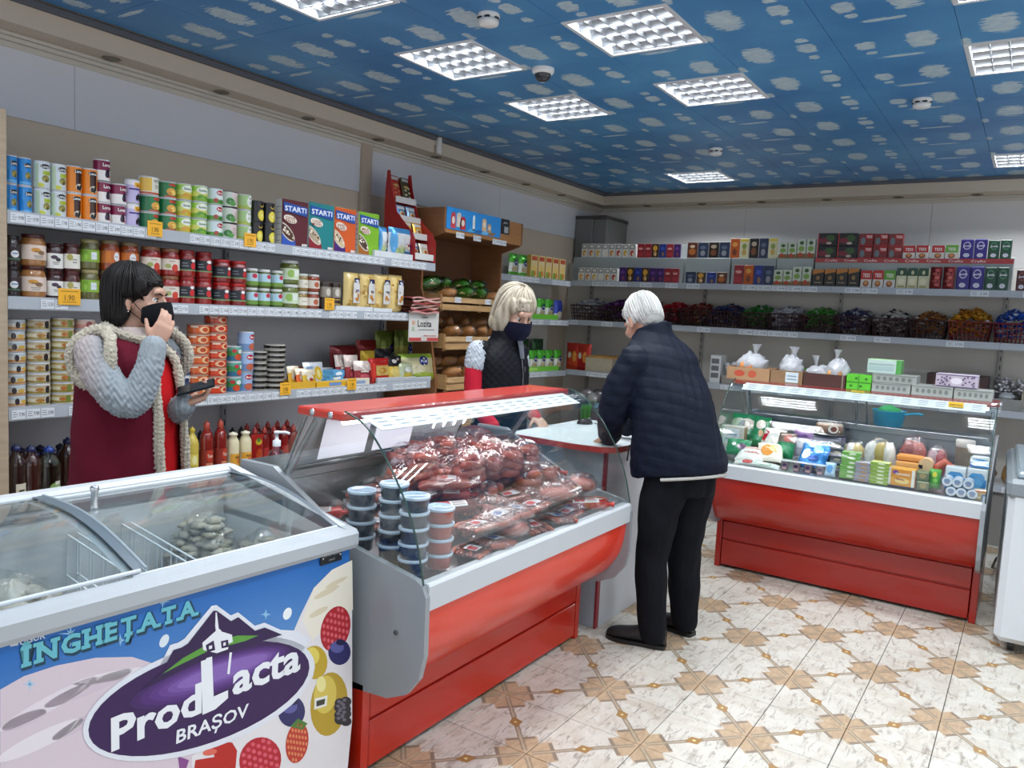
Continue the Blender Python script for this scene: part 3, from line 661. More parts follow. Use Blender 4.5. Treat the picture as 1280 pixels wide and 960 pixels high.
q([(176, 862), (202, 838), (216, 812), (226, 809), (234, 804), (266, 763), (270, 763), (288, 776), (297, 771), (318, 788), (330, 784), (352, 793), (330, 800), (250, 826)], .0034, '2a0f46')
q([(202, 842), (228, 822), (262, 803), (296, 794), (322, 794), (305, 801), (262, 812), (225, 830)], .0036, '5a9a3a')
W8 = 'eceef2'
# the tower
q([(253, 812), (252, 803), (270, 787), (289, 793), (290, 802), (285, 804), (284, 811), (270, 816)], .0038, W8); q([(269, 790), (268, 782), (268.5, 765), (270, 765), (272, 782), (273, 789)], .0038, W8)
q([(254, 806), (252, 804), (272, 785), (276, 788)], .0039, W8); q([(258, 815), (256, 806), (266, 800), (268, 812)], .0041, '2a0f46'); q([(276, 810), (275, 801), (284, 799), (285, 808)], .0041, '2a0f46')
q([(260, 811), (260, 807), (264, 806), (264, 810)], .0043, W8); q([(278, 807), (278, 803), (281, 802), (281, 806)], .0043, W8)
q([(283, 842), (286, 815), (289, 815), (286, 842)], .0038, W8)
def ptext(txt, a, b, h, col, l, bold, w):     # lettering along the slanted baseline a -> b (pixels), w = font squeeze
    A, B = V(fuv(*a)), V(fuv(*b)); d = (B-A).normalized(); n = V((-d.y, d.x)); L = (B-A).length; vs, fs, W = glyphs(txt, bold)
    ih = (V(fuv(a[0], a[1]-h))-A).length; o = len(g.v); k = L/W
    for x, y in vs: p = A+d*x*k+n*(y/.73*ih); g.v.append(tuple(S(p.x, p.y, l)))
    for f in fs: g.f.append(tuple(o+i for i in f)); g.c.append(lin(col)); g.m.append(0); g.s.append(False)
ptext('Prod', (138, 938), (251, 889), 42, W8, .004, .03, 1); ptext('acta', (289, 868), (374, 836), 40, W8, .004, .03, 1)
q([(252, 893), (250, 826), (256, 824), (257, 822), (264, 820), (266, 870), (284, 862), (284, 872), (268, 886)], .0042, W8)
ptext('BRAȘOV', (219, 929), (309, 894), 17, W8, .004, .02, 1)
def slab(txt, key, bold):     # a slab-serif setting: feet and caps added to the plain letters
    foot = {'Î': ((.5, 0), (.5, 1)), 'N': ((.1, 0), (.08, 1), (.9, 1)), 'G': (), 'H': ((.1, 0), (.9, 0), (.1, 1), (.9, 1)), 'E': ((.14, 0), (.14, 1)), 'Ț': ((.5, 0),), 'T': ((.5, 0),), 'A': ((.06, 0), (.94, 0))}
    vs, fs, x = [], [], 0; sv, sf = [], []
    for c in txt:
        a, b_, w = glyphs(c, bold); o = len(vs); w0 = min(p[0] for p in a); vs += [(x+p[0], p[1]) for p in a]; fs += [tuple(o+i for i in f) for f in b_]
        ws = w if c != 'Î' else w
        for fx, top in foot[c]:
            X = x+ws*fx; hw = .15+bold*.5; y0, y1 = (.73-.1-bold*.4, .73+bold) if top else (-bold, .1+bold*.4); o = len(sv); sv += [(X-hw, y0), (X+hw, y0), (X+hw, y1), (X-hw, y1)]; sf.append((o, o+1, o+2, o+3))
        x += w+.13
    W0 = max(p[0] for p in vs); _gl[key, bold] = (vs, fs, W0); _gl[key+'s', bold] = (sv, sf, W0)
slab('ÎNGHEȚATA', 'ing', .075); slab('ÎNGHEȚATA', 'ing', .04)
for k_, l_ in (('ing', 0), ('ings', .0004)): ptext(k_, (24, 837), (247, 770), 25, '0e3d52', .0022+l_, .075, 1); ptext(k_, (24, 834), (244, 768), 24, '66b9c8', .0032+l_, .04, 1)
ptext('UGUR', (24, 806), (56, 797), 8, 'd6dde2', .003, .02, 1); q([(12, 808), (22, 806), (22, 796), (12, 798)], .003, 'c9d2d8')
g.build('printed_front', fz, PRINT)
bd = MB(); a, b = fuv(399, 707), fuv(426, 683)
bd.box(a[0], .004, a[1], b[0], .011, b[1]+.004, '14161a', b=.002); S2 = FLATY(.004); bd.text(S2, 'CE NU MERGE', (a[0]+b[0])/2, (a[1]+b[1])/2+.007, .007, 'a9adb2', w=(b[0]-a[0])*.75); bd.text(S2, 'APASĂ', (a[0]+b[0])/2, (a[1]+b[1])/2-.009, .006, 'a9adb2')
for x in (a[0]+.008, b[0]-.008): bd.ell(S2, x, (a[1]+b[1])/2, .003, .003, 'c9ccd0')
bd.build('badge', fz, PLAS)
# ---- white freezer end at the right edge
rf = thing('chest_freezer', 'white freezer with grey handle rim, cut off at the right edge', 'freezer', (-.045, 4.62, 0), .03)
MB().box(0, 0, .06, .75, 1.3, .86, 'cfd4d8', b=.03).build('body', rf, PLAS)
MB().box(-.012, -.012, .8, .76, 1.31, .9, '7f878c', b=.022).build('rim', rf, PLAS)
MB().box(.03, .03, .9, .72, 1.27, .935, '9fb0b8', b=.01).build('lid', rf, GLOSS)
for x, y in ((.08, .1), (.66, .1), (.08, 1.2), (.66, 1.2)): MB().tube([(x-.015, y, .03), (x+.015, y, .03)], .03, '202225', 12).build('castor', rf, PLAS)
cb = MB().tube([(-.09, 6.3, .01), (-.11, 6.15, .05), (-.09, 6.05, .14), (-.05, 6.0, .2), (-.02, 6.02, .12), (.0, 6.1, .01)], .008, '2b2c2e', 7).build('power_cable', None, PLAS); tag(cb, 'dark power cable looping beside the white freezer on the right', 'cable')
# ================================================================ GOODS ON THE LEFT WALL
def deco(m, S, r, h, spec, mi=0, soft=False):
    """flat print: e ellipse, r rectangle, t text, p polygon; u in units of r, v in units of h"""
    for k, s in enumerate(spec):
        if not s: continue
        l = .0007+.00025*k; c = s[-1]
        if s[0] == 'e': m.ell(S, s[1]*r, s[2]*h, s[3]*r, s[4]*h, c, l, 16, 3, mi)
        elif s[0] == 'r': m.rect(S, s[1]*r, s[2]*h, s[3]*r, s[4]*h, c, l, max(1, int((s[3]-s[1])*5)), max(1, int((s[4]-s[2])*10)) if soft else 1, mi)
        elif s[0] == 't': m.text(S, s[1], s[2]*r, s[3]*h, s[4]*h, s[5], l, s[6]*r if len(s) > 6 else None, .02, mi)
        else: m.poly(S, [(a*r, b*h) for a, b in s[1]], c, l, mi)
    return m
def can(r, h, bands, spec, rim='c4c7cb'):
    p = [(r*.93, .0), (r, .002), (r, .005)]; c = [rim, rim]; z = .005
    for f, col in bands: z = min(h-.006, z+f*(h-.011)); p.append((r, z)); c.append(col)
    p += [(r, h-.002), (r*.95, h), (r*.9, h-.004)]; c += [rim, rim, rim]
    m = MB().lathe(p, c, 22); return deco(m, CYL(r), r, h, spec)
def jar(name, r, h, cont, lidc, spec, neck=.86, lidh=.1, lb=(.16, .62), lc='e3e0d6', wrap=.62, mats=None):
    s = r; zt = h*(1-lidh)
    p = [(r*.9, 0), (r*.98, .004), (r, .012), (r, h*.7), (r*.96, h*.78), (r*neck, h*.84), (r*neck, zt)]
    m = MB().lathe(p, cont, 20)
    S = CYL(r); m.rect(S, -PI*r*wrap, lb[0]*h, PI*r*wrap, lb[1]*h, lc, .0005, 14, 1, 1)
    deco(m, S, r, h, spec, 1)
    o = m.build(name, None, mats or [JAR, LABEL])
    a = neck*1.05*r
    MB().lathe([(a*.97, zt-.004), (a, zt-.002), (a, h-.003), (a*.96, h), (a*.8, h-.001), (0, h-.0015)], lidc, 20, caps=False).build('lid', o, PAINT)
    return o
def pouch(w, h, t, cols, spec, seed=0., crimp=.04, n=10, name='', mats=None, fz=.35):
    """a filled bag standing upright: cols = (front bands from the bottom [(v, col)], back colour)"""
    def S(u, v, l):
        a = max(0, 1-abs(2*u/w)**2.4); vv = v/h; b = max(0, min(1, vv/.14))**.6*max(0, min(1, (1-vv)/.2))**.7 if 0 < vv < 1 else 0
        return (u*(1-.05*sin(vv*PI)), -t/2*(a**.55)*(.25+.75*b)*(1+.16*wob(u*60, 0, v*45, seed)) - l, v)
    m = MB(); bands = cols[0]
    def colf(i, j):
        v = (j+.5)/12
        for a, c in bands:
            if v <= a: return c
        return bands[-1][1]
    m.grid(lambda a, b: S(w*(a-.5), h*b, 0), n, 12, colf)
    m.grid(lambda a, b: (lambda p: (p[0], -p[1]*.9, p[2]))(S(w*(.5-a), h*b, 0)), n, 12, cols[1])
    deco(m, lambda u, v, l: S(u, v, l*2.5), w/2, h, spec, 0, True)
    return m.build(name, None, mats or FOILP)
def pack(w, h, d, col, spec, name, b=.002, mats=None):
    m = MB().box(-w/2, 0, 0, w/2, d, h, col, b=b); deco(m, FLATY(0), w/2, h, spec); return m.build(name, None, mats or PRINT)
def ext2(pl, pr, yt, yb, X): a, b = atx(pl, yb, X), atx(pr, yb, X); t = atx((pl+pr)/2, yt, X); c = atx((pl+pr)/2, yb, X); return (a.y+b.y)/2, abs(b.y-a.y), t.z-c.z
rnd = random.Random(5)
TOPS = 'the top wall shelf'
def cans(name, group, desc, cols, mk, z, cat='tin', gap=1.0, X=XF-.045, where=TOPS, jit=.12, turn=0.):
    """cols: (pxl, pxr, ytop, ybot, tiers, column words); a single kind, sized from the first column"""
    k = None
    for pl, pr, yt, yb, n, w in cols:
        y, wd, hh = ext2(pl, pr, yt, yb, X)
        if k is None: r = wd/2*.97; h = hh/n; k = Kind(mk(r, h) if not isinstance(mk(0.03, .1), MB) else mk(r, h).build(name, None, GLOSS), cat, group)
        for i in range(n):
            tier = ('' if n == 1 else ('lower one' if i == 0 else 'upper one') if n == 2 else ('bottom', 'middle', 'top')[i]+' one' if n == 3 else ('lowest' if i == 0 else NTH[i]+' up'))
            k.place((X-.045+rnd.uniform(-.004, .004), y, z+.0005+i*h*gap), RZ+turn+rnd.uniform(-jit, jit), (desc+', '+tier+' '+w).strip())
    return k, r, h
T = ZL[0]
OLV = [('e', .15, .36, .45, .13, '7d7a3a'), ('e', -.05, .33, .16, .07, 'a89a4c'), ('e', .3, .4, .17, .08, '9c8c3e'), ('e', .2, .3, .14, .06, '5d5a2a')]
LOR = lambda v=.72, w=.95: [('e', .1, v, w*.62, .085, '1c1d24'), ('t', 'Loran', .1, v, .1, 'f2f2f0', w)]
cans('olive_tin', 'blue olive tins', 'blue tin of olives', [(10, 27, 189, 261, 2, 'at the far left of the top shelf'), (27, 47.5, 193, 263, 2, 'beside the leftmost blue tins')], lambda r, h: can(r, h, [(1, '2a86cf')], [('r', -1.2, .06, 1.4, .14, '5fb0e4'), ('r', -.9, .5, -.6, .9, '3a94d8')]+OLV+LOR()), T)
cans('olive_tin', 'white olive tins', 'white and lime tin of olives', [(47.5, 68, 196, 265, 2, 'right of the blue tins'), (69, 88, 199, 268, 2, 'left of the orange tins')], lambda r, h: can(r, h, [(1, 'cfd8dc')], [('r', -.2, .5, .8, .64, 'a9b832'), ('e', -.5, .12, .5, .08, 'c7c94a'), ('r', -1.3, .04, -.7, .9, 'b9cbb0')]+OLV+LOR(.8)), T)
cans('olive_tin', 'orange olive tins', 'orange tin of black olives', [(88, 108, 203, 271, 2, 'right of the white olive tins'), (108, 126, 206, 273, 2, 'left of the plum tins')], lambda r, h: can(r, h, [(1, 'e0811a')], [('r', -.28, .3, .62, .74, '3a1c16'), ('e', .2, .22, .5, .13, 'c9c0ae'), ('e', .0, .2, .2, .09, '17161a'), ('e', .4, .25, .18, .08, '1f1b1c'), ('e', .25, .16, .16, .07, '101014')]+LOR(.8, .9)), T)
PL = lambda r, h: can(r, h, [(.5, 'e6e2df'), (.5, '7d2145')], [('e', .3, .36, .34, .2, '241a2c'), ('e', .12, .3, .2, .14, '3a2740'), ('e', .62, .22, .12, .08, 'a8303a'), ('t', 'Loran', .2, .76, .16, 'f4f1ee', 1.1)])
K, r_, h_ = cans('plum_compote_tin', 'plum compote tins', 'plum-red and white compote tin', [(124, 143.5, 222, 275, 2, 'in the left plum column'), (143.5, 162.5, 225, 276, 2, 'in the right plum column')], PL, T)
K.place((XF-.085, (yl(134)+yl(153))/2-.02, T+.001+2*h_), RZ, 'single plum-red compote tin standing on top of the two plum columns')
cans('plum_compote_tin', 'lilac fruit tins', 'lilac tin with dark fruit', [(161.5, 179.5, 220, 280, 2, 'between the plum and corn tins')], lambda r, h: can(r, h, [(.8, 'c2b6dc'), (.2, 'e8e5ea')], [('r', -.2, .68, 1.2, .88, 'e8b52a'), ('t', 'Sara', .4, .78, .13, 'a03a1c', .8), ('r', -.9, .56, 1.2, .63, '4a3a86'), ('e', .4, .32, .2, .12, '26222e'), ('e', .15, .24, .2, .12, '1d1a26'), ('e', .62, .22, .2, .12, '2a2534')]), T)
CORN = [('r', -1.6, .06, -.6, .9, '1e6e42'), ('e', .2, .8, .45, .09, 'b23a2a'), ('e', .1, .4, .55, .22, 'd9a441'), ('e', .3, .34, .35, .15, 'edc766'), ('e', -.1, .28, .25, .1, 'c98d2e')]
cg = lambda r, h: can(r, h, [(.12, 'b8522e'), (.88, '1f7a46')], CORN)
K, r_, h_ = cans('sweetcorn_tin', 'green sweetcorn tins', 'dark green sweetcorn tin', [(181, 203.5, 238.5, 281, 2, 'under the white corn tin'), (204, 224.5, 219, 283.5, 3, 'in the column right of the white corn tin')], cg, T)
cans('sweetcorn_tin', 'white corn tin', 'white and orange corn tin standing on two dark green corn tins', [(179, 203.5, 216, 239.5, 1, '')], lambda r, h: can(r, h, [(.12, 'b8522e'), (.88, 'e2e0d2')], [('r', -1.4, .2, -.2, .9, 'e0b64a'), ('t', 'VICTO', .4, .78, .14, '74806a', .9), ('r', .1, .5, .8, .55, '8a9080'), ('r', .1, .4, .7, .44, '8a9080')]), T+2*h_)
SAN = lambda a, b: lambda r, h: can(r, h, [(.3, a), (.35, 'd3d66a'), (.35, '9fcf52')], [('e', .1, .7, .8, .2, 'eef0e6'), ('t', 'Sandra', .1, .7, .15, '33683a', 1.1), ('e', -.2, .3, .4, .14, b), ('e', .3, .26, .4, .12, b), ('e', .0, .2, .3, .1, a)])
cans('vegetable_tin', 'yellow-green vegetable tins', 'yellow-green tin with white oval', [(224.5, 243.5, 224, 286.5, 3, 'right of the dark green corn tins')], SAN('c9b23a', 'd89a34'), T)
cans('vegetable_tin', 'pea tins', 'bright green pea tin with white oval', [(243.5, 263, 227, 289.5, 3, 'left of the red oval tins')], SAN('7fae3a', '5c9a36'), T)
cans('vegetable_tin', 'red oval tins', 'pale blue vegetable tin with red oval', [(264, 282.5, 231, 292.5, 3, 'in the middle of the top shelf')], lambda r, h: can(r, h, [(.3, '5e9a44'), (.7, 'cfdfe4')], [('e', .15, .74, .5, .15, 'b3202e'), ('t', 'Mandy', .15, .74, .13, 'f2eee9', .72), ('e', .15, .46, .6, .1, 'e9efe9'), ('e', -.4, .26, .3, .13, 'a14a38'), ('e', .3, .2, .5, .1, '3f8238')]), T)
cans('vegetable_tin', 'pink bean tins', 'pale pink bean tin with green leaves', [(282.5, 301, 234, 294, 3, 'right of the red oval tins')], lambda r, h: can(r, h, [(1, 'd8c8c6')], [('r', -1.5, .05, -.3, .95, 'c9d2c4'), ('e', -.5, .36, .5, .22, '3d7a3a'), ('e', -.2, .24, .4, .16, '4f9440')]+[('r', .0, .3+.12*k, .9, .34+.12*k, 'b49c9c') for k in range(4)], '3a3634'), T)
cans('vegetable_tin', 'pale green tins', 'pale green tin with white shield', [(301.5, 318, 237, 295.5, 3, 'left of the black lemon tins')], lambda r, h: can(r, h, [(.25, '9cb04a'), (.75, '9dc07e')], [('e', .3, .56, .55, .38, 'e8ece4'), ('t', 'VETI', .3, .76, .13, '4d6650', .7), ('r', .0, .5, .6, .54, '8fa08c'), ('r', .0, .4, .6, .44, '8fa08c')]), T)
LEM = lambda r, h: can(r, h, [(1, '17161a')], [('p', [(-.3, .84), (.1, .74), (.6, .86), (.5, .74), (.1, .68), (-.2, .74)], 'b59a3c'), ('e', .1, .32, .62, .27, 'd9c32c'), ('e', .1, .32, .5, .21, 'e8da58'), ('e', .1, .32, .12, .06, 'f4efb0')]+[('r', .08+.3*cos(k), .3+.1*sin(k), .12+.3*cos(k), .34+.1*sin(k), 'c9b02c') for k in (0, 1.3, 2.5, 3.8, 5)], '3a3a3c')
cans('lemon_tin', 'black lemon tins', 'black tin with yellow lemon slice', [(318, 333, 245, 297.5, 2, 'in the left black column'), (333, 348, 248, 299.5, 2, 'in the right black column')], LEM, T)
# cereal boxes
def cereal(pl, pr, yt, yb, base, sw, sp, wd, name, label, txt2, top=None):
    y, w, h = ext2(pl, pr, yt, yb, XF-.03); d = .062
    TL = lambda cu, cv, ru, rv, a, c: ('p', [(max(-.97, cu+ru*cos(k*PI/14)*cos(a)-rv*2*sin(k*PI/14)*sin(a)), max(.02, cv+ru*.5*cos(k*PI/14)*sin(a)+rv*sin(k*PI/14)*cos(a))) for k in range(28)], c)
    g = [TL(-.75, .12, .85, .26, -.35, sw), TL(-.62, .3, .68, .13, -.5, 'd3c8b8'), TL(-.62, .3, .6, .1, -.5, wd)]
    rr = random.Random(label); g += [(lambda q: ('e', max(-.88, -.62+q*.55), .3-q*.13+rr.uniform(-.05, .05), .08, .026, rr.choice(('efe6d6', 'c9b898', '5a3826', wd))))(rr.uniform(-.6, .9)) for k in range(16)]
    g += [('p', [(-.95, .93), (.92, .88), (.86, .68), (-.2, .72), (-.9, .74)], '1f4fa3'), ('t', 'STARTI', -.02, .81, .11, 'f2f4f6', 1.65), TL(-.42, .58, .5, .085, -.12, 'e9dfd0')]
    g += [('t', a, -.42, .605-.065*i, .058, '8a3a22', .72) for i, a in enumerate(txt2)]+[('r', .5, .03, .9, .08, 'd9d4cc')]
    o = pack(w*.985, h, d, {'*': base, 't': top or base, 'l': 'd3d3cd', 'f': base}, g, 'cereal_box'); tag(o, label, 'cereal box', 'cereal boxes'); o.location = (XF-.03, y, T+.0005); o.rotation_euler.z = RZ
    s = MB(); S = lambda u, v, l: (-w*.4925-l, u, v)
    for k in range(7): s.rect(S, .008, h*(.1+.12*k), d-.008, h*(.1+.12*k)+.004, '8d8f8c')
    s.build('side_print', o, PRINT)
cereal(351.5, 384.5, 245, 303, '5a1c26', '2d55b0', '6a2028', '4a2c20', '', 'dark red cereal box, leftmost of the four boxes', ('COCOA', 'BALLS'))
cereal(385, 416.5, 250, 308, '1d8084', '8c1f2a', '1f8a8c', 'b7a58c', '', 'teal cereal box, second of the four boxes', ('COLD', 'MOON'))
cereal(417, 444, 256, 312, 'd25a24', '43206e', 'd9502a', 'd8c39a', '', 'orange cereal box, third of the four boxes', ('HONEY', 'FLAKES'), 'e8b93a')
cereal(447.5, 473, 261, 315, '7fb52e', 'a5642c', '8cc03a', '5a4a44', '', 'lime green cereal box, rightmost of the four boxes', ('MILK', 'PADS'), '8fc94a')
# puffed snack bags in a white tray
for n, (pl, pr, yt, yb, l) in enumerate(((472, 484, 276, 314, 'white puffed snack bag behind, right of the green cereal box'), (486, 515, 276, 315, 'blue and white puffed snack bag in the white tray on the top shelf'))):
    y, w, h = ext2(pl, pr, yt, yb, XF-.06)
    o = pouch(w, h, .07, ([(.15, 'dfe3e6'), (.8, 'd9e2e8'), (1, '4d92c9')], 'c6d0d6'), [('e', -.7, .55, .25, .4, '5ba3d6'), ('e', .1, .68, .6, .16, 'eef0f2'), ('e', -.2, .24, .4, .16, 'b3c88c'), ('p', [(.3, .5), (.7, .5), (.5, .4)], 'b03050'), ('e', .8, .42, .17, .1, '2b4a94'), ('r', .1, .2, .8, .27, '3f7fb5'), ('r', .2, .1, .9, .17, 'b0305a')]+[('e', -.3+.2*k, .38+.06*(k % 2), .1, .05, 'e9dcc0') for k in range(5)], n, name='snack_bag')
    tag(o, l, 'snack bag', 'puffed snack bags'); o.location = (XF-.075, y, T+.007); o.rotation_euler = (0, 0, RZ)
def tray(name, pl, pr, yt, yb, X, d, label, col='d9dcde', z=None, cat='tray'):
    y, w, h = ext2(pl, pr, yt, yb, X); z = atx((pl+pr)/2, yb, X).z if z is None else z; t = .004
    m = MB().box(-w/2, 0, 0, w/2, t, h, col).box(-w/2, d-t, 0, w/2, d, h, col).box(-w/2, t, 0, -w/2+t, d-t, h, col).box(w/2-t, t, 0, w/2, d-t, h, col).box(-w/2+t, t, 0, w/2-t, d-t, t*.9, col)
    o = m.build(name, None, CARD); tag(o, label, cat); o.location = (X, y, z); o.rotation_euler.z = RZ; return o
tray('snack_tray', 468, 516, 313, 321, XF-.008, .12, 'white cardboard tray holding the puffed snack bags', z=T+.0003)
# red display stand with sachets
st = thing('sachet_stand', 'red cardboard display stand with sachets at the right end of the top shelf', 'display stand', (XF-.12, 4.325, T+.0006), RZ)
sd = [(-.11, .0), (-.105, .16), (-.07, .22), (.0, .28), (.08, .36), (.14, .55), (.16, .66), (.185, .66), (.2, .5), (.2, .22), (.12, .16), (.0, .14), (-.03, .1), (-.04, 0)]
for x in (0, .23):
    e = MB().ext(sd, x, x+.006, 'a81f1c').build('side_panel', st, PRINT)
for k, (y, z) in enumerate(((-.09, .02), (-.02, .17), (.05, .29), (.1, .43))):
    MB().box(.006, y, z, .23, y+.06, z+.006, 'b02420').box(.006, y-.004, z, .23, y, z+.045, 'c9c6c4' if k else 'd9d9d6').build('ledge', st, PRINT)
MB().box(.006, .185, .14, .23, .195, .62, '8c1a18').build('back_panel', st, PRINT)
for k, (y, z) in enumerate(((-.09, .03), (-.02, .18), (.05, .3), (.1, .44))):
    for j in range(2):
        cs = [('6c7bb0', 'c9c3b0'), ('d9b45a', 'e0a53a'), ('5a8fb8', '7d9ab8'), ('c2402a', '5a4a30')][k]; h = .19 if k == 3 else .11
        if k == 3: sp = [('r', -.7, .82, .7, .95, 'e8e2d8'), ('e', 0, .6, .6, .06, 'e0c070')]+[('e', -.4+.8*(i % 2), .1+.09*i, .28, .045, 'dcd0a8' if j else 'e07a5a') for i in range(6)]
        else: sp = [('r', -.8, .7, .8, .9, 'e9e6df'), ('e', 0, .4, .6, .18, 'e8d9b0'), ('e', .1, .38, .35, .12, 'b05a2c')]
        o = pouch(.1, h, .02, ([(1, cs[j])], 'b0a898'), sp, k+j, name='sachet')
        tag(o, ('soup sachet on the %s ledge of the red stand, %s one' % (('bottom', 'second', 'third', 'top')[k], ('left', 'right')[j])), 'sachet', 'sachets on the red stand')
        o.location = (XF-.12-(y+.03), 4.325+.062+.112*j, T+z+.008); o.rotation_euler = (-.28, 0, RZ)
# shelf 2: jars
Z2 = ZL[1]; W2 = 'the second wall shelf'
def jars(group, desc, cols, cont, lidc, spec, name='jar', X=XF-.05, z=Z2, **kw):
    first = None
    for pl, pr, yt, yb, n, w in cols:
        y, wd, hh = ext2(pl, pr, yt, yb, X)
        if first is None: r, h = wd/2*.97, hh/n; first = Kind(jar(name, r, h, cont, lidc, spec, **kw), 'jar', group)
        for i in range(n):
            first.place((X-.05, y, z+.0005+i*h), RZ-.25+rnd.uniform(-.2, .2), ('%s, %s%s' % (desc, ('' if n == 1 else ('lower one ' if i == 0 else 'upper one ')), w)).strip())
LB = lambda c1, c2: [('e', -.1, .5, .4, .07, c1), ('e', .35, .42, .3, .07, c2), ('t', 'Dacia', .1, .46, .05, '4a4a44', .6), ('r', -.3, .3, .5, .33, '9a958a'), ('r', -.2, .24, .4, .27, '9a958a')]
jars('dark jam jars', 'black jam jar with small white label', [(10.5, 32, 287, 364, 2, 'far left of second shelf')], '231418', '1d1416', [('e', .1, .4, .5, .12, 'dfe0e0'), ('r', -.2, .4, .5, .44, '5a7ab0'), ('r', -.9, .22, .9, .26, '4a7a5a')], lc='2e2226')
jars('large tan jars', 'large tan jar with pale label and dark lid', [(32.5, 63.5, 285.5, 365, 2, 'beside the black jam jars')], '9c6a3a', '4a1c18', LB('c98f3a', '8a6a4a')[:1]+LB('c98f3a', '8a6a4a')[1:], lc='dcc9bd', lb=(.2, .66))
jars('dark fruit jars', 'dark fruit jar with white label', [(64, 85, 297, 366, 2, 'right of the large tan jars')], '36181c', '3a1416', LB('4a3a50', '3a2c3a'), lb=(.1, .64), lc='e2e2de')
jars('grape jars', 'dark red jar with grape label', [(85, 106, 297, 367, 2, 'left of the green lidded jars')], '4a1a16', '4a1616', [('e', -.2, .5, .35, .12, 'a9a25a'), ('r', .1, .3, .6, .34, '8c887a'), ('r', .1, .4, .6, .44, '8c887a')], lb=(.1, .62), lc='dedad0')
jars('green pickle jars', 'green labelled pickle jar with gold lid', [(106.5, 130, 293, 369, 2, 'left of the woman\'s hair')], '5c5a2c', '94895a', [('r', -.7, .3, -.2, .62, '6fa02e'), ('r', .1, .34, .7, .58, 'd4dbe0'), ('r', .2, .44, .6, .48, '7a8fa8'), ('e', -.4, .42, .2, .1, '93bf48')], lb=(.26, .66), lc='86ad3a')
jars('orange vegetable jars', 'orange vegetable jar partly behind the woman', [(131, 155, 296, 372, 2, 'the left one'), (155.5, 179, 298, 374, 2, 'the right one')], '8c3c16', '7a6a4a', [('r', -.8, .26, -.3, .62, 'c9742a'), ('e', .35, .46, .35, .15, 'd9dde0'), ('r', .1, .44, .6, .48, 'a05a4a')], lb=(.24, .64), lc='b8622c')
jars('tomato paste jars', 'red tomato jar with pale label and gold lid', [(182, 206, 302, 372, 2, 'above the woman\'s face'), (206.5, 229, 304.5, 374.5, 2, 'right of the woman\'s face')], '8c1c16', '8a5a3a', [('e', .4, .3, .35, .14, 'c23a26'), ('e', -.3, .36, .3, .08, '9aa05a'), ('r', -.2, .52, .4, .56, 'a8968a')], lb=(.22, .62), lc='d9cfc2')
jars('dark label tomato jars', 'tomato jar with dark label and red lid', [(229, 249, 307, 374.5, 2, 'in the left tall column'), (249.5, 271, 309, 376, 2, 'in the right tall column')], '8c1712', '8f1414', [('r', -1.6, .24, 1.6, .28, '7c9a6a'), ('e', .4, .62, .3, .06, 'e2dedb'), ('e', .4, .42, .35, .13, 'c3262a'), ('r', -.9, .4, -.2, .43, '8d9098'), ('r', -.9, .5, -.3, .53, '8d9098')], lb=(.24, .66), lc='23262c')
jars('short tomato jars', 'short dark-labelled tomato jar with red lid', [(272, 292.5, 319.5, 377, 2, 'in the left short column'), (293, 312.5, 321.5, 378.5, 2, 'in the right short column')], '7c1612', 'b01616', [('r', -1.6, .22, 1.6, .27, '7c9a6a'), ('e', .5, .62, .25, .07, 'e2dedb'), ('e', .5, .42, .3, .14, 'b8262a'), ('r', -.9, .4, -.2, .44, '7d8088'), ('r', -.9, .52, -.3, .56, '7d8088')], lb=(.22, .7), lc='26292f')
jars('small green jars', 'small vegetable jar with blue label and white lid', [(312.5, 327.5, 331, 379, 2, 'first column from the left'), (327.5, 343.5, 332, 380, 2, 'second column from the left'), (343.5, 359, 333, 381, 2, 'third column from the left')], '4f5c26', 'd6d8d6', [('r', -1.6, .14, 1.6, .34, '6a8f3a'), ('e', .3, .62, .4, .12, 'b3203a'), ('e', -.4, .52, .3, .12, 'a9cfe0')], lb=(.14, .76), lc='b4d0dc', wrap=.8)
jars('pickle jars', 'green gherkin jar with white lid, taller than its neighbours', [(357.5, 377, 321.5, 381.5, 2, 'by the small jars')], '5f6a2a', 'd2d4d0', [('e', -.2, .45, .4, .16, '93b85a'), ('r', .1, .36, .7, .6, 'dfe5dc')], lb=(.2, .66), lc='c9d8bc')
jars('mushroom jars', 'small jar of pale mushrooms with white lid', [(377.5, 389.5, 338, 382, 2, 'right of the gherkin jars')], '8d7440', 'cfd0cc', [('r', -.2, .4, .6, .44, '8a7a6a')], lb=(.2, .66), lc='ddd8ca')
jars('pepper jars', 'small jar of red peppers with white lid', [(390, 403.5, 339, 382.5, 2, 'left of the yellow price card')], '8c3a20', 'cfd0cc', [('e', .2, .42, .4, .16, 'b05a3a')], lb=(.2, .66), lc='d8d0c4')
cupk = [None]
def cup(r, h): return can(r, h, [(.45, '2a1a16'), (.4, '8d8478'), (.15, '2c1d18')], [('e', -.2, .64, .4, .14, 'c9c3b8'), ('e', .4, .6, .35, .12, 'a8a094'), ('r', -.7, .2, .9, .24, 'b8954a'), ('r', -.7, .36, .9, .4, 'b8954a')], '5a4a40')
cans('chocolate_spread', 'dark spread tubs', 'dark brown spread tub with pale swirls', [(405, 417, 347, 382, 1, 'left one by the yellow price card'), (417, 429, 348, 382.5, 1, 'right one by the pasta bags')], cup, Z2, 'tub')
PASTA = [('e', .1, .62, .42, .2, 'd5d8dc'), ('r', -.2, .74, .55, .86, '2a2c52'), ('e', .15, .4, .35, .16, 'c98f3a'), ('r', -.35, .2, .6, .7, 'd7d5d0'), ('e', .15, .34, .3, .09, 'bf7f36'), ('r', -.1, .5, .4, .55, '6a6c80')]
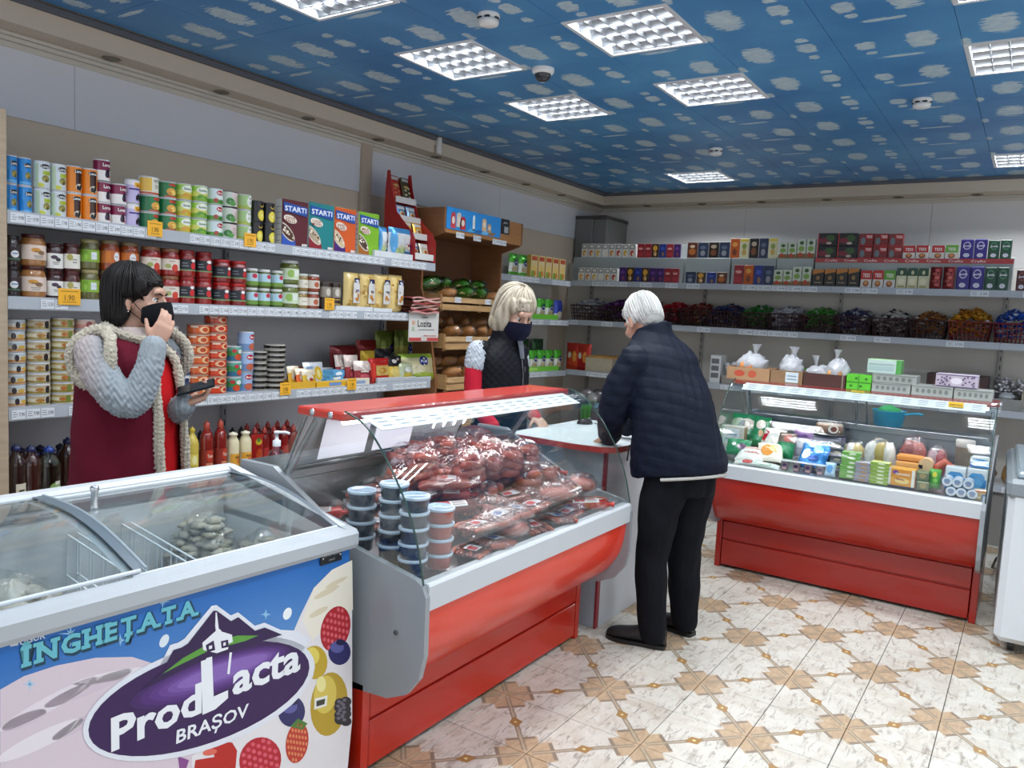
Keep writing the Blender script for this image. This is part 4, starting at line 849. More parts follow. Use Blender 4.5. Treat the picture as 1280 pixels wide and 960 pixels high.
for n, (pl, pr, yt, yb, l) in enumerate(((430, 449, 331, 378, 'leftmost'), (449, 468, 333, 379, 'second'), (467, 487, 336, 382, 'third'), (486, 503, 339, 385, 'rightmost'))):
    y, w, h = ext2(pl, pr, yt, yb, XF-.06)
    sp = [('e', random.Random(n*9+k).uniform(-.9, .9), random.Random(n*7+k).uniform(.06, .94), .13, .03, ('c99a3e', 'ecd190', 'b98a30')[k % 3]) for k in range(26)]+PASTA
    o = pouch(w*.98, h, .07, ([(1, 'dfc47e')], 'd4b56a'), sp, n*1.7, name='pasta_bag', mats=GLOSS); tag(o, 'clear bag of yellow pasta, %s of the four on the second shelf' % l, 'pasta bag', 'pasta bags'); o.location = (XF-.075, y, Z2+.006); o.rotation_euler = (0, 0, RZ)
for n, (pl, pr, yt, yb, l) in enumerate(((420, 466, 377, 383, 'left white tray under the pasta bags'), (467, 490, 380, 385, 'right white tray under the pasta bags'))): tray('pasta_tray', pl, pr, yt, yb, XF-.006, .1, l, z=Z2+.0003)
# shelf 3: flat tins in stacks
Z3 = ZL[2]; X3 = XF-.045
def stack(desc, w, pl, pr, yt, yb, n, mk, group):
    cans('flat_tin', group, desc, [(pl, pr, yt, yb, n, w)], mk, Z3, 'tin', where='the third shelf', jit=.3)
PAT = lambda r, h: can(r, h, [(.3, 'b98a5a'), (.4, 'd9d6cb'), (.3, 'b5c2c9')], [('e', -.3, .5, .22, .3, '3a3438'), ('e', .4, .5, .4, .16, 'c9a44a')])
PAT2 = lambda r, h: can(r, h, [(.3, '96864a'), (.4, 'd3c9b0'), (.3, 'b0a284')], [('e', .3, .5, .25, .34, '2c2426'), ('e', -.4, .5, .4, .16, 'a5743a')])
PAT3 = lambda r, h: can(r, h, [(.3, '8c7a3a'), (.4, 'c9c4a4'), (.3, 'a8935a')], [('e', .1, .5, .3, .34, '6f7a38'), ('e', -.4, .5, .3, .16, 'b06a3a')])
stack('round pate tin with pale blue band', 'in the leftmost pate stack', 10.5, 37.5, 393.5, 503, 8, PAT, 'pate tins, pale blue')
stack('round pate tin with dark bird print', 'in the second pate stack', 39, 68, 394, 502, 8, PAT2, 'pate tins, brown')
stack('round pate tin with olive print', 'in the third pate stack', 69.5, 97.5, 393.5, 501, 8, PAT3, 'pate tins, olive')
stack('pinkish round tin', 'in the stack mostly behind the red vest', 99, 124, 395, 499, 8, lambda r, h: can(r, h, [(.5, 'c98a80'), (.5, 'd8b8a8')], [('e', 0, .5, .3, .3, '8a3a3a')]), 'pinkish tins')
stack('white tin with small print', 'in the stack just right of the raised hand', 212, 227, 405, 493, 7, lambda r, h: can(r, h, [(1, 'cdced0')], [('r', -1, .3, 1, .45, '7a6a6c'), ('e', .3, .6, .3, .25, '8d3a3c')]), 'small white tins')
stack('white and navy fish tin', 'in the stack behind the phone', 226, 242.5, 430, 491, 5, lambda r, h: can(r, h, [(.4, '3a4a68'), (.6, 'd3d5d6')], [('e', .2, .6, .5, .22, '28324c'), ('e', -.6, .5, .3, .2, '8d949c')]), 'white and navy tins')
ORG = lambda a, b: lambda r, h: can(r, h, [(.2, a), (.6, b), (.2, a)], [('e', .1, .5, .5, .34, 'e2b98a'), ('e', .15, .5, .3, .22, a), ('r', -1.2, .7, -.5, .85, 'ead9c0')], 'b8937c')
stack('orange fish tin', 'in the shorter orange stack', 240.5, 265, 401, 489, 7, ORG('b5441e', 'd2622a'), 'orange tins')
stack('red-orange fish tin', 'in the tallest stack', 262.5, 286.5, 390, 488, 9, ORG('b52a1a', 'd0492a'), 'red-orange tins')
stack('green and red tin', 'in the low stack of three', 287.5, 305.5, 428, 486, 3, lambda r, h: can(r, h, [(.35, '2c6a8a'), (.4, '3a8a4a'), (.25, '5aa08c')], [('e', .1, .3, .5, .2, 'c24a2c'), ('e', -.4, .7, .3, .12, 'b8323a'), ('e', .4, .66, .4, .14, 'd8e0dc')]), 'green and red tins')
stack('tall pale blue tin with red oval', 'in the stack of three tall tins', 303, 320, 410, 485, 3, lambda r, h: can(r, h, [(.4, '6f8cb8'), (.6, '9fb8dc')], [('e', .1, .74, .55, .13, 'b3202e'), ('t', 'Mandy', .1, .74, .11, 'f2eee9', .8), ('e', .1, .26, .6, .18, 'b8624a')]), 'pale blue tins')
DK = lambda r, h: can(r, h, [(.25, '8d8a80'), (.75, '24211f')], [], 'a9a69c')
stack('thin dark tin', 'in the left stack of thin dark tins', 320.5, 337.5, 435, 484, 7, DK, 'thin dark tins, left stack')
stack('wide dark tin', 'in the right stack of wide dark tins', 337, 359, 426.5, 483, 9, lambda r, h: can(r, h, [(.2, '9a958a'), (.8, '1f1c1b')], [], 'aeaba2'), 'wide dark tins, right stack')
# shelf 3: boxes, sachets and bags
def bag(name, cat, pl, pr, yt, yb, X, t, cols, spec, label, rx=0., rz=0., group=None, seed=0., z=None, k=1.08):
    y, w, h = ext2(pl, pr, yt, yb, X); zz = atx((pl+pr)/2, yb, X).z if z is None else z
    o = pouch(w*k, h, t, cols, spec, seed, name=name); tag(o, label, cat, group); o.location = (X, y, zz); o.rotation_euler = (rx, 0, RZ+rz); return o
def carton(name, cat, pl, pr, yt, yb, X, d, col, spec, label, rz=0., z=None, rx=0.):
    y, w, h = ext2(pl, pr, yt, yb, X); zz = atx((pl+pr)/2, yb, X).z if z is None else z
    o = pack(w, h, d, col, spec, name); tag(o, label, cat); o.location = (X, y, zz); o.rotation_euler = (rx, 0, RZ+rz); return o
z = Z3+.001
tray('sachet_box', 360, 394, 476, 485, XF-.01, .16, 'open yellow display box of sachets on the third shelf', 'dcaa2e', z, 'box')
for n, (pl, pr, yt, X, c, l) in enumerate(((362, 376, 456, -.09, 'd9a52c', 'leftmost yellow sachet'), (372, 386, 459, -.06, 'd8642a', 'orange sachet'), (380, 396, 460, -.04, 'd9b23a', 'front yellow sachet'))):
    bag('sachet', 'sachet', pl, pr, yt, 482, XF+X, .02, ([(.7, c), (1, 'e6d9c0')], 'c9a23a'), [('e', 0, .5, .5, .2, 'eae4d6'), ('e', .1, .4, .3, .1, 'b8402a')], l+' in the yellow display box', -.25, group='sachets in the yellow box', seed=n, z=z+.006)
carton('flour_box', 'box', 365, 402, 441, 462, XF-.26, .05, '7a3a22', [('r', -.9, .2, .9, .8, '8c4a2c')], 'brown open box lid standing behind the yellow display box', z=z)
bag('sachet', 'sachet', 384, 407, 449, 479, XF-.12, .025, ([(1, 'd3d8de')], 'b8bcc0'), [('e', .3, .5, .42, .3, 'e0b62e'), ('e', .3, .5, .2, .18, 'f0dc8c'), ('r', -.8, .6, -.2, .8, '8fa6c4')], 'white and yellow pudding sachet leaning in the middle of the third shelf', -.3, z=z)
for n in range(3): carton('wafer_pack', 'pack', 409+3*n, 428+2.5*n, 466-8*n, 474-8*n, XF-.07, .09, '5aa4d4', [('e', 0, .5, .6, .3, 'e6eef4'), ('r', -.9, .1, .9, .25, '2f6fb0')], 'small light blue pack, %s of the pile of three' % ('lowest', 'middle', 'topmost')[n], .1*n, z=z+.028*n)
carton('wafer_pack', 'pack', 401, 417, 441, 460, XF-.22, .03, 'c9ccd0', [('e', 0, .6, .5, .2, '9a9ca0'), ('e', 0, .6, .3, .12, 'e0e0e0')], 'white patterned box standing behind the light blue packs', z=z)
carton('seed_box', 'box', 396, 434, 474, 481, XF-.012, .05, 'dfae30', [('r', -.2, .2, .6, .8, '6f93c4')], 'low yellow display carton at the shelf front, right of the sachets', z=z)
carton('seed_box', 'box', 434, 462, 471, 479, XF-.012, .05, 'dcd6c2', [('r', -.2, .2, .6, .7, '8fa6c8')], 'low white display carton under the red seed bags', z=z)
for n, (pl, pr, yt, X, l) in enumerate(((422, 436, 438, -.14, 'left'), (434, 449, 436, -.1, 'middle'), (446, 464, 441, -.05, 'right'))):
    bag('seed_bag', 'bag', pl, pr, yt, 474-2*n, XF+X, .035, ([(.6, '8c2a2e'), (1, 'c9b8b0')], '7a2428'), [('e', -.3+.2*k, .75-.1*(k % 3), .16, .06, 'e2d6cc') for k in range(4)]+[('e', 0, .3, .5, .12, 'b8505a'), ('r', -.4, .5, .5, .56, 'e6dcd4')], 'red and white seed bag, the %s of three' % l, -.2, -.1*n, 'red and white seed bags', n, z)
bag('coffee_bag', 'bag', 462, 486, 443, 474, XF-.05, .05, ([(.75, 'c22a22'), (1, 'a8201c')], '8c1c1a'), [('r', -.5, .3, .8, .7, 'd9b86a'), ('e', .15, .5, .4, .12, 'c98f3a'), ('r', -1, .0, -.6, .8, 'd23a2e')], 'bright red snack bag with yellow label on the third shelf', -.1, z=z)
for n, (pl, pr, yt, yb, X, c, l) in enumerate(((412, 443, 424, 468, -.3, '6f1a1e', 'dark red rice bag standing behind the white patterned box'), (445, 468, 417, 465, -.34, '8a2220', 'taller dark red rice bag standing behind the red seed bags'))):
    bag('rice_bag', 'bag', pl, pr, yt, yb, XF+X, .09, ([(1, c)], '5a1618'), [('e', .1, .6, .5, .12, 'a88a6a'), ('r', -.6, .3, .7, .42, '4a1214')], l, seed=n+.5, z=z)
for n, (pl, pr, yt, yb, X, l) in enumerate(((468, 492, 404, 462, -.36, 'left'), (492, 514, 405, 464, -.3, 'right'))):
    bag('flour_bag', 'bag', pl, pr, yt, yb, XF+X, .09, ([(.7, '8f8c3c'), (1, '6a7a2c')], '5a6428'), [('e', .25, .5, .3, .24, '1f2a6a'), ('t', 'Pufi', .25, .5, .12, 'e6e6ea', .4), ('e', -.3, .3, .4, .14, 'a9a25c')], 'olive green puff bag at the back, %s one' % l, group='olive puff bags at the back', seed=n, z=z)
for n, (pl, pr, yt, yb, c, l) in enumerate(((450, 467, 428, 466, 'c9a536', 'left'), (468, 488, 429, 468, '1d1c22', 'right'))):
    bag('crisps_bag', 'bag', pl, pr, yt, yb, XF-.2, .05, ([(.5, c), (1, c)], '1a1a1e'), [('r', -.6, .4, .6, .6, 'd8d2c0'), ('e', .4, .3, .3, .14, '9a3030')], 'black and yellow crisps bag on the pile, %s one' % l, group='black and yellow crisps bags', seed=n+3, z=z)
bag('crisps_bag', 'bag', 484, 503, 436, 468, XF-.08, .05, ([(.62, 'd8b64a'), (1, '201f24')], '1a1a1e'), [('e', .0, .36, .7, .2, 'e6cf7a'), ('e', -.2, .78, .3, .08, 'cfcac2'), ('e', .3, .86, .2, .05, 'b8b2aa')], 'black topped yellow snack bag beside the red one', -.15, z=z)
bag('puff_bag', 'bag', 499, 517, 445, 468, XF-.06, .05, ([(1, 'b4bc9c')], '8a9470'), [('e', 0, .3, .6, .16, 'c9b64a'), ('e', .1, .6, .5, .16, 'd9dcd0')], 'grey-green puff bag left of the lime one', -.2, z=z)
bag('puff_bag', 'bag', 505, 540, 437, 470, XF-.07, .07, ([(.25, '9ab03a'), (.8, 'c0b88c'), (1, '8aa83a')], '7d8f34'), [('e', .25, .7, .26, .2, '24307a'), ('t', 'Pufi', .25, .7, .1, 'e6e6ea', .36), ('e', -.2, .4, .5, .2, 'cfc6a4'), ('e', .1, .2, .5, .08, 'a8bc48')], 'lime green puff bag with blue circle at the right end of the third shelf', -.2, -.15, z=z)
for n, (pl, pr) in enumerate(((472, 503), (502, 521), (520, 539))): carton('seed_box', 'box', pl, pr, 467, 474-n, XF-.008, .02, 'b9bdc2', [('r', -.8, .2, .8, .35, '9aa0a8')], 'low grey card holding back the bags, %s from the left' % NUM[n], z=z)
# a paper bag sign and a bundle of pink carrier bags hung at the shelf end
y0, w, h = ext2(511, 547.5, 389, 427, XF+.02); zz = atx(529, 427, XF+.02).z
m = MB().box(-w/2, 0, 0, w/2, .012, h, 'd8d5d0', b=.003); deco(m, FLATY(0), w/2, h, [('r', -1, .02, 1, .13, 'c24a48'), ('r', -.2, .03, .2, .2, 'cfcac4'), ('p', [(-.35, 1), (.35, 1), (0, .86)], '8d5a5c'), ('t', 'TIMA', 0, .8, .055, '5a5856', .45), ('t', 'Lozita', 0, .6, .22, '3a3836', .95), ('r', -.4, .38, .7, .4, '6a6866'), ('r', -.85, .55, -.65, .68, 'c9a48a'), ('r', -.85, .35, -.68, .48, 'a8b89a'), ('t', 'fainoasa', .4, .2, .05, 'b8423e', .9)])
o = m.build('flour_sign', None, PRINT); tag(o, 'white paper bag printed with black script and red foot, hung at the shelf end', 'paper bag'); o.location = (XF+.02, y0, zz); o.rotation_euler.z = RZ
bb = thing('carrier_bag_bundle', 'flat bundle of pink carrier bags lying on the shelf corner', 'carrier bags', (XF-.02, atx(529, 390, XF+.03).y, Z2+.005), RZ)
for k in range(7):
    m = MB().grid(lambda u, v: (-.15+.31*u, -.07+.2*v+.01*sin(k), .006+k*.017+.006*sin(u*9+k*2)+.004*sin(v*5+k)), 14, 3, ('b05a58', 'c8827a', '9a4644')[k % 3])
    m.grid(lambda u, v: (-.15+.31*u, -.07+.01*sin(k), k*.017+.006*sin(u*9+k*2)+.012*v), 14, 1, ('c9928c', 'a04a48', 'd8b0a8')[k % 3]); m.build('carrier_bag', bb, MILK)
# base shelf: bottles
Z4 = ZL[3]+.0008; X4 = XF-.06
def bottle(r, h, col, capc, spec, lab=None, sq=False, sh=.68, cap=.1, nk=.32, mats=None, band=(.12, .5), name='bottle', ribs=False):
    p = [(r*.92, 0), (r, .006), (r, h*sh*.5), (r*(.96 if ribs else 1), h*sh*.54), (r, h*sh*.6), (r, h*sh), (r*.86, h*(sh+.07)), (r*.55, h*(sh+.15)), (r*nk, h*(1-cap-.03)), (r*nk, h*(1-cap))]
    m = MB().lathe(p, col, 18); S = CYL(r)
    if lab: m.rect(S, -PI*r*.75, band[0]*h, PI*r*.75, band[1]*h, lab, .0006, 14, 1, 1)
    deco(m, S, r, h, spec, 1); o = m.build(name, None, mats or [JAR, LABEL])
    c = MB().lathe([(r*nk*1.15, h*(1-cap)), (r*nk*1.2, h*(1-cap)+.003), (r*nk*1.1, h*(1-cap*.35)), (r*nk*.5, h*(1-cap*.25)), (r*nk*.35, h)], capc, 14); c.build('cap', o, PLAS); return o
def put(o, cat, group, pts, labels, z, rz=RZ):
    k = Kind(o, cat, group)
    for p, l in zip(pts, labels): k.place((p[0], p[1], z), rz+rnd.uniform(-.3, .3), l)
def pz4(px, X): return (X, atx(px, 560, X).y)
hb = lambda px, y, X: atx(px, y, X).z-Z4
put(bottle(.042, hb(20, 555, X4), '2c1812', '1c2452', [('r', -.6, .14, .5, .42, 'd9d2bc'), ('r', -.3, .3, .3, .33, '4a4436'), ('e', -.05, .22, .3, .04, '3a342c')], nk=.4), 'bottle', 'dark vinegar bottles', [pz4(20, X4)], ['dark vinegar bottle with cream label, front row at the far left'], Z4)
put(bottle(.042, hb(39, 556, X4), '3a1c14', '1c2452', [], ribs=True, nk=.4), 'bottle', 'red vinegar bottles', [pz4(38.5, X4), pz4(84, X4-.1)], ['plain dark red vinegar bottle, second in the front row at the left', 'plain dark red vinegar bottle half behind the red vest'], Z4)
put(bottle(.05, hb(62, 557, X4), 'c8cfc4', '1f3a8c', [('e', .2, .3, .5, .1, '7fa05a'), ('r', -.1, .2, .8, .34, 'a9bf8c'), ('r', .2, .36, .7, .42, 'd8d8c8')], nk=.36, mats=[LIQ, LABEL]), 'bottle', 'clear vinegar bottles', [pz4(61, X4)], ['large clear vinegar bottle with green label and blue cap'], Z4)
put(bottle(.042, .24, '4a2a1c', '1c2040', [], nk=.4), 'bottle', 'vinegar bottles in the rear rows', [pz4(a, X4-d) for a, d in ((19, .12), (44, .12), (54, .14), (67, .12), (26, .26), (50, .27), (75, .25))], ['vinegar bottle in the second row, %s from the left' % NUM[i] for i in range(4)]+['vinegar bottle in the rearmost row, %s from the left' % NUM[i] for i in range(3)], Z4)
put(bottle(.036, hb(241, 533, X4), 'c4ae4c', 'b8a02c', [('r', -.6, .3, .6, .5, 'd9c85a'), ('e', 0, .4, .4, .08, 'e6dfa0'), ('r', -.9, .1, .9, .25, '8c8a4a')], nk=.36), 'bottle', 'oil bottles', [pz4(240, X4)], ['yellow sunflower oil bottle just right of the red vest'], Z4)
KET = bottle(.037, hb(258, 525, X4), '7c1a12', 'a8402e', [('e', 0, .4, .6, .1, 'b8341e'), ('r', -.6, .18, .6, .28, 'c9805a'), ('t', 'Tomi', 0, .4, .06, 'ecdcc8', .8)], lab='8c2a1a', nk=.4, cap=.16)
put(KET, 'bottle', 'ketchup bottles', [pz4(258, X4), pz4(275, X4)], ['brown-red ketchup bottle, left of the front pair', 'brown-red ketchup bottle, right of the front pair'], Z4)
put(bottle(.036, hb(291, 540, X4), 'ddd3ae', 'e2dcc4', [('r', -1.2, .2, 1.2, .5, 'dca032'), ('e', .2, .36, .4, .1, 'c9722a'), ('t', 'MAIO', 0, .42, .05, '4a3a1c', .9)], nk=.62, cap=.07, sh=.74), 'bottle', 'mayonnaise bottles', [pz4(291, X4), pz4(306.5, X4)], ['cream mayonnaise bottle, left of the pair', 'cream mayonnaise bottle, right of the pair'], Z4)
o = bag('sauce_pouch', 'pouch', 313.5, 328, 543, 588, X4+.01, .03, ([(1, 'a82320')], '7a1a18'), [('e', 0, .8, .5, .09, 'e0c23a'), ('e', .1, .45, .5, .16, 'c9502a'), ('e', 0, .85, .3, .05, '4f8a3a')], 'red sauce pouch with green top right of the mayonnaise bottles', z=Z4)
put(bottle(.033, .235, '8c1712', 'c24a40', [('r', -.9, .16, .9, .44, 'a8261e')], nk=.4, cap=.2), 'bottle', 'red ketchup bottles in the rear rows', [pz4(a, X4-d) for a, d in ((318, .14), (330, .13), (342, .12), (354, .12), (366, .1), (308, .28), (321, .28), (334, .28), (346, .27), (358, .27))], ['red ketchup bottle in the second row, %s from the left' % NUM[i] for i in range(5)]+['red ketchup bottle in the back row, %s from the left' % NUM[i] for i in range(5)], Z4)
put(bottle(.033, .235, '2a1412', '17171a', [('r', -.9, .16, .9, .44, '5a2a20')], nk=.4, cap=.2), 'bottle', 'dark sauce bottles behind the ketchup', [pz4(a, X4-d) for a, d in ((238, .2), (250, .22), (262, .2), (276, .2), (290, .2), (301, .2))], ['dark sauce bottle with black cap behind the ketchup, %s from the left' % NUM[i] for i in range(6)], Z4)
# clear box and pump bottle between the freezer and the counter
hs = thing('hand_sanitizer_bottle', 'clear hand sanitizer pump bottle with blue foot behind the freezer', 'bottle', atx(345, 592, -2.62)+V((0, 0, -.03)))
zb = hs.location.z
MB().lathe([(.034, 0), (.037, .004), (.037, .03), (.036, .036)], '4aa6cf', 18).build('liquid', hs, JAR)
MB().lathe([(.038, 0), (.039, .1), (.03, .125), (.014, .135), (.014, .15)], 'e4ecf0', 18, caps=False).build('bottle_body', hs, LIQ)
MB().lathe([(.017, .148), (.017, .172), (.008, .176), (.006, .2), (.013, .202), (.013, .212), (.0, .214)], 'dfe3e6', 14).tube([(0, 0, .207), (.03, .02, .209), (.045, .03, .203)], .006, 'dfe3e6', 8).build('pump', hs, PLAS)
sb = MB().tube([(-2.62, hs.location.y, .0), (-2.62, hs.location.y, zb-.012)], .02, '8f949a', 8); sb.lathe([(.075, zb-.012), (.08, zb-.006), (.08, zb)], '3f93bd', 24, cx=-2.62, cy=hs.location.y); sb.lathe([(.16, 0), (.16, .012), (.03, .02)], '5a5f66', 20, cx=-2.62, cy=hs.location.y)
o = sb.build('bottle_stand', None, PLAS); tag(o, 'slim stand with a round blue plate carrying the sanitizer bottle', 'stand')
# ================================================================ GOODS ON THE BREAD RACK, THE BACK WALL AND THE RIGHT COUNTER
def ey(pl, pr, yt, yb, Y): a, b = aty(pl, yb, Y), aty(pr, yb, Y); t = aty((pl+pr)/2, yt, Y); return (a.x+b.x)/2, abs(b.x-a.x), t.z-aty((pl+pr)/2, yb, Y).z
# bread in the slanted trays: loaves in clear or green bags
def loaf(l, r, crust, film, tip=True, twist=0.):
    m = MB(); blob(m, (0, 0, r*.8), (l/2, r, r*.85), crust, 14, 8, .05, 1.2, twist, flat=.0)
    for k in range(3): m.tube([((k-1)*l*.22-.02, -r*.5, r*1.52-.012*abs(k-1)), ((k-1)*l*.22+.02, r*.4, r*1.55-.012*abs(k-1))], .006, 'd9b27a', 6)
    o = m.build('bread_loaf', None, BREAD)
    f = MB(); blob(f, (0, 0, r*.82), (l*.57, r*1.15, r*1.05), film, 20, 12, .3, 4.5, twist+1, flat=-.001); f.tube([(l*.5, 0, r*.8), (l*.6, 0, r*.95), (l*.66, .01, r*1.2), (l*.76, .015, r*1.5)], [.026, .007, .024, .034], film, 8, caps=False); f.build('bag', o, GFILM if film != 'ffffff' else FILM)
    return o
bl = [('green bagged loaf', loaf(.22, .055, 'd4b47c', '7fc98c'), 'loaves in green bags'), ('brown loaf in clear bag', loaf(.2, .05, 'b0763e', 'ffffff', twist=2.), 'brown loaves in clear bags'), ('golden roll in clear bag', loaf(.17, .045, 'b87a3c', 'ffffff', twist=4.), 'golden rolls in clear bags')]
bk = [Kind(o, 'bread', g) for d, o, g in bl]
for t, (kind, n, tr) in enumerate(((0, 8, 'top tray'), (1, 8, 'middle tray'), (2, 8, 'lower tray'), (1, 6, 'bottom tray'))):
    z, y0, sl = TR[t]
    for i in range(n):
        col, row = i % (n//2), i // (n//2); x = .13+(W-.26)*(col+.5)/(n//2); yy = .1+row*.2
        kk = 2 if t == 2 or (t == 0 and (i in (0, 3))) else kind
        bk[kk].place((BX-(y0+yy), B0+x, z-.022+(yy)*sl+.012), RZ+PI/2+rnd.uniform(-.9, .9), '%s, %s of bread rack, %s row, %s from left' % (bl[kk][0], tr, ('front', 'rear')[row], NUM[col]), ry=.27)
# ---- corner shelving: local frame, x along, y in
def cl(x, y, z): c, s = cos(ca), sin(ca); return (CA.x+x*c-y*s, CA.y+x*s+y*c, z)
GB = lambda w, h, t, seed, body='d9dccf': pouch(w, h, t, ([(.18, '5fb03a'), (.62, body), (1, '4fae34')], '48963a'), [('e', .2, .6, .42, .15, '1d2a7a'), ('t', 'Pufi', .2, .6, .08, 'e9e9ef', .6), ('e', -.1, .3, .6, .12, 'cdbb90'), ('r', -.7, .04, .7, .12, '6fbf3e')], seed, name='puff_bag')
gk = Kind(GB(.13, .19, .06, 1.), 'bag', 'green puff bags on the corner shelves')
for x, l in ((.3, 'leftmost on the top corner shelf'), (.45, 'second on the top corner shelf')): gk.place(cl(x, .06, ZB[0]-.011), ca, 'green and white puff bag with blue circle, '+l, scale=(1, 1, 1.06))
yk = Kind(pack(.082, .215, .05, {'*': 'e3b85a', 't': 'e8c860', 'f': 'e6cf9a'}, [('r', -.8, .76, .8, .94, 'c2502a'), ('e', 0, .4, .6, .2, 'eecb72'), ('r', -.8, .04, .2, .3, '7fb04a'), ('e', .2, .2, .4, .12, 'd98a2c')], 'biscuit_pack'), 'pack', 'yellow packs on the top corner shelf')
for i in range(5): yk.place(cl(.6+.122*i, .03, ZB[0]-.011), ca, 'yellow biscuit pack on the top corner shelf, %s from the left' % NUM[i], scale=(1.3, 1, 1))
for i, (x, b) in enumerate(((.52, 'd9c9a0'), (.66, 'd9dccf'), (.8, 'd9dccf'), (.94, 'd9dccf'))): gk.place(cl(x, .07, ZB[1]-.011), ca, 'green and white puff bag on the middle corner shelf, %s from the left' % NUM[i])
o = pouch(.14, .2, .06, ([(.3, 'c9c2b4'), (1, '3f4fae')], '3a4a98'), [('e', 0, .3, .6, .14, 'd9cdb0')], 3, name='snack_bag'); tag(o, 'blue topped snack bag at the right end of the middle corner shelf', 'bag'); o.location = cl(1.1, .07, ZB[1]-.011); o.rotation_euler.z = ca
o = pack(.8, .05, .006, '6fc03a', [('r', -.95, .2, -.1, .8, 'a6d86a')], 'shelf_card'); tag(o, 'long green shelf card in front of the middle puff bags', 'card'); o.location = cl(.62, .006, ZB[1]-.011); o.rotation_euler.z = ca
for i, x in enumerate((.56, .7, .84, .98, 1.13)): gk.place(cl(x, .06, ZB[2]-.011), ca, 'green and white puff bag on the lower corner shelf, %s from the left' % NUM[i], scale=(1, 1, 1.1))
o = pack(.66, .05, .006, '6fc03a', [('r', -.95, .2, -.1, .8, 'a6d86a')], 'shelf_card'); tag(o, 'long green shelf card in front of the lower puff bags', 'card'); o.location = cl(.75, .006, ZB[2]-.011); o.rotation_euler.z = ca
dg = Kind(pouch(.2, .26, .06, ([(.6, '245c2c'), (1, '1d4a26')], '1a4222'), [('e', .3, .6, .3, .14, '1a2258')], 7, name='puff_bag'), 'bag', 'dark green bags at the back of the lower corner shelf')
for i, x in enumerate((.7, .95)): dg.place(cl(x, .19, ZB[2]-.011), ca, 'dark green puff bag at the back of the lower corner shelf, %s one' % ('left', 'right')[i], scale=(1, 1, 1.2))
for i, (px, c) in enumerate(((716, 'c2401e'), (729, 'a81c1c'))):
    x, w, h = ey(px-9, px+9, 428, 463, 7.06); o = pouch(w, h*.95, .06, ([(.5, c), (1, 'b83226')], '8c1c18'), [('e', .3, .5, .3, .2, 'd98a3a'), ('e', -.4, .55, .25, .12, 'e0d4c4')], i, name='snack_bag'); tag(o, 'red and orange snack bag left of the wafer box, %s one' % ('left', 'right')[i], 'bag', 'red snack bags'); o.location = (x, 7.06, ZB[2]+.001)
# box of wafers
x, w, h = ey(729, 762, 447, 466, 7.02); wbx = thing('wafer_box', 'large pale cardboard box of loose wafers left of the man', 'box', (x+.02, 7.02, ZB[2]+.001))
t = .006; hh = .14
m = MB().box(-w/2, 0, 0, w/2, t, hh, 'b7ab93').box(-w/2, .36, 0, w/2, .366, hh, 'b7ab93').box(-w/2, t, 0, -w/2+t, .36, hh, 'a59a84').box(w/2-t, t, 0, w/2, .36, hh, 'a59a84').box(-w/2+t, t, 0, w/2-t, .36, .1, '8a7a5a'); m.build('box', wbx, CARD)
for i in range(6): MB().box(-w/2+.01, .01+i*.058, .1, w/2-.01, .06+i*.058, hh+.02, ('c9964f', 'b98542')[i % 2], b=.008).build('wafer_row', wbx, BREAD)
# base shelf of the corner: crate, wrapped bags
gc = MB().box(-.14, -.1, 0, .14, .1, .24, '4fae3a', b=.01)
for k in range(5): gc.box(-.12+.05*k, -.104, .05, -.09+.05*k, -.1, .2, '3a8a2c')
o = gc.build('plastic_crate', None, PLAS); tag(o, 'bright green plastic crate on the base shelf behind the cash desk', 'crate'); o.location = (-3.62, 7.04, ZB[3]+.001)
o = MB().box(-.25, 0, 0, .25, .24, .24, '6a665e', b=.004).build('carton', None, CARD); tag(o, 'dull grey carton under silver-grey bags on the base shelf', 'box'); o.location = (-3.65, 7.15, ZB[3]+.001)
for i in range(7):
    m = MB(); blob(m, (0, 0, .05), (.075, .06, .06), ('a9a6a8', 'c4c0c2', '8d8a90')[i % 3], 14, 9, .2, 2.2, i, flat=0)
    o = m.build('wrapped_bag', None, FOILP); tag(o, 'silver-grey wrapped bag on the base shelf behind the cash desk, %s from the left' % NUM[i], 'bag', 'silver-grey bags on the base shelf'); o.location = (-3.83+.13*(i % 4), 7.1+.12*(i//4), ZB[3]+.243+.03*(i//4))
# ---- top back shelf: chocolates, teas, coffees in two rows; goods stand on the shelf or on grey risers
ZT = ZB[0]+.001; YL, YU = 7.015, 7.13
zu = aty(900, 322.5, YU).z
for i, (a, b) in enumerate(((716, 853), (856, 912), (914, 969), (970, 1016), (1018, 1266))):
    A, B = aty(a, 340, 7.115).x, aty(b, 340, 7.115).x
    m = MB().box(A, 7.115, ZT, B, 7.3, zu-.001, '9aa29f', b=.003).box(A, 7.29, zu, B, 7.3, zu+(.14 if i < 2 else .03), 'a3a9a8', b=.002)
    if i == 4: m.box(A, 7.109, zu-.035, B, 7.1145, zu+.002, 'a81f22'); [m.text(FLATY(7.109), 'Crafte', A+.13+.155*k, zu-.016, .02, 'e9e2dc', w=.1) for k in range(int((B-A-.1)/.155))]
    o = m.build('shelf_riser', None, PAINT); tag(o, ('grey riser step on the top back shelf, %s from the left' % NUM[i]) if i < 4 else 'long riser with red lettered strip under the tea boxes', 'display riser')
KN = {}
def once(k, fn):
    if k not in KN: KN[k] = fn()
    return KN[k]
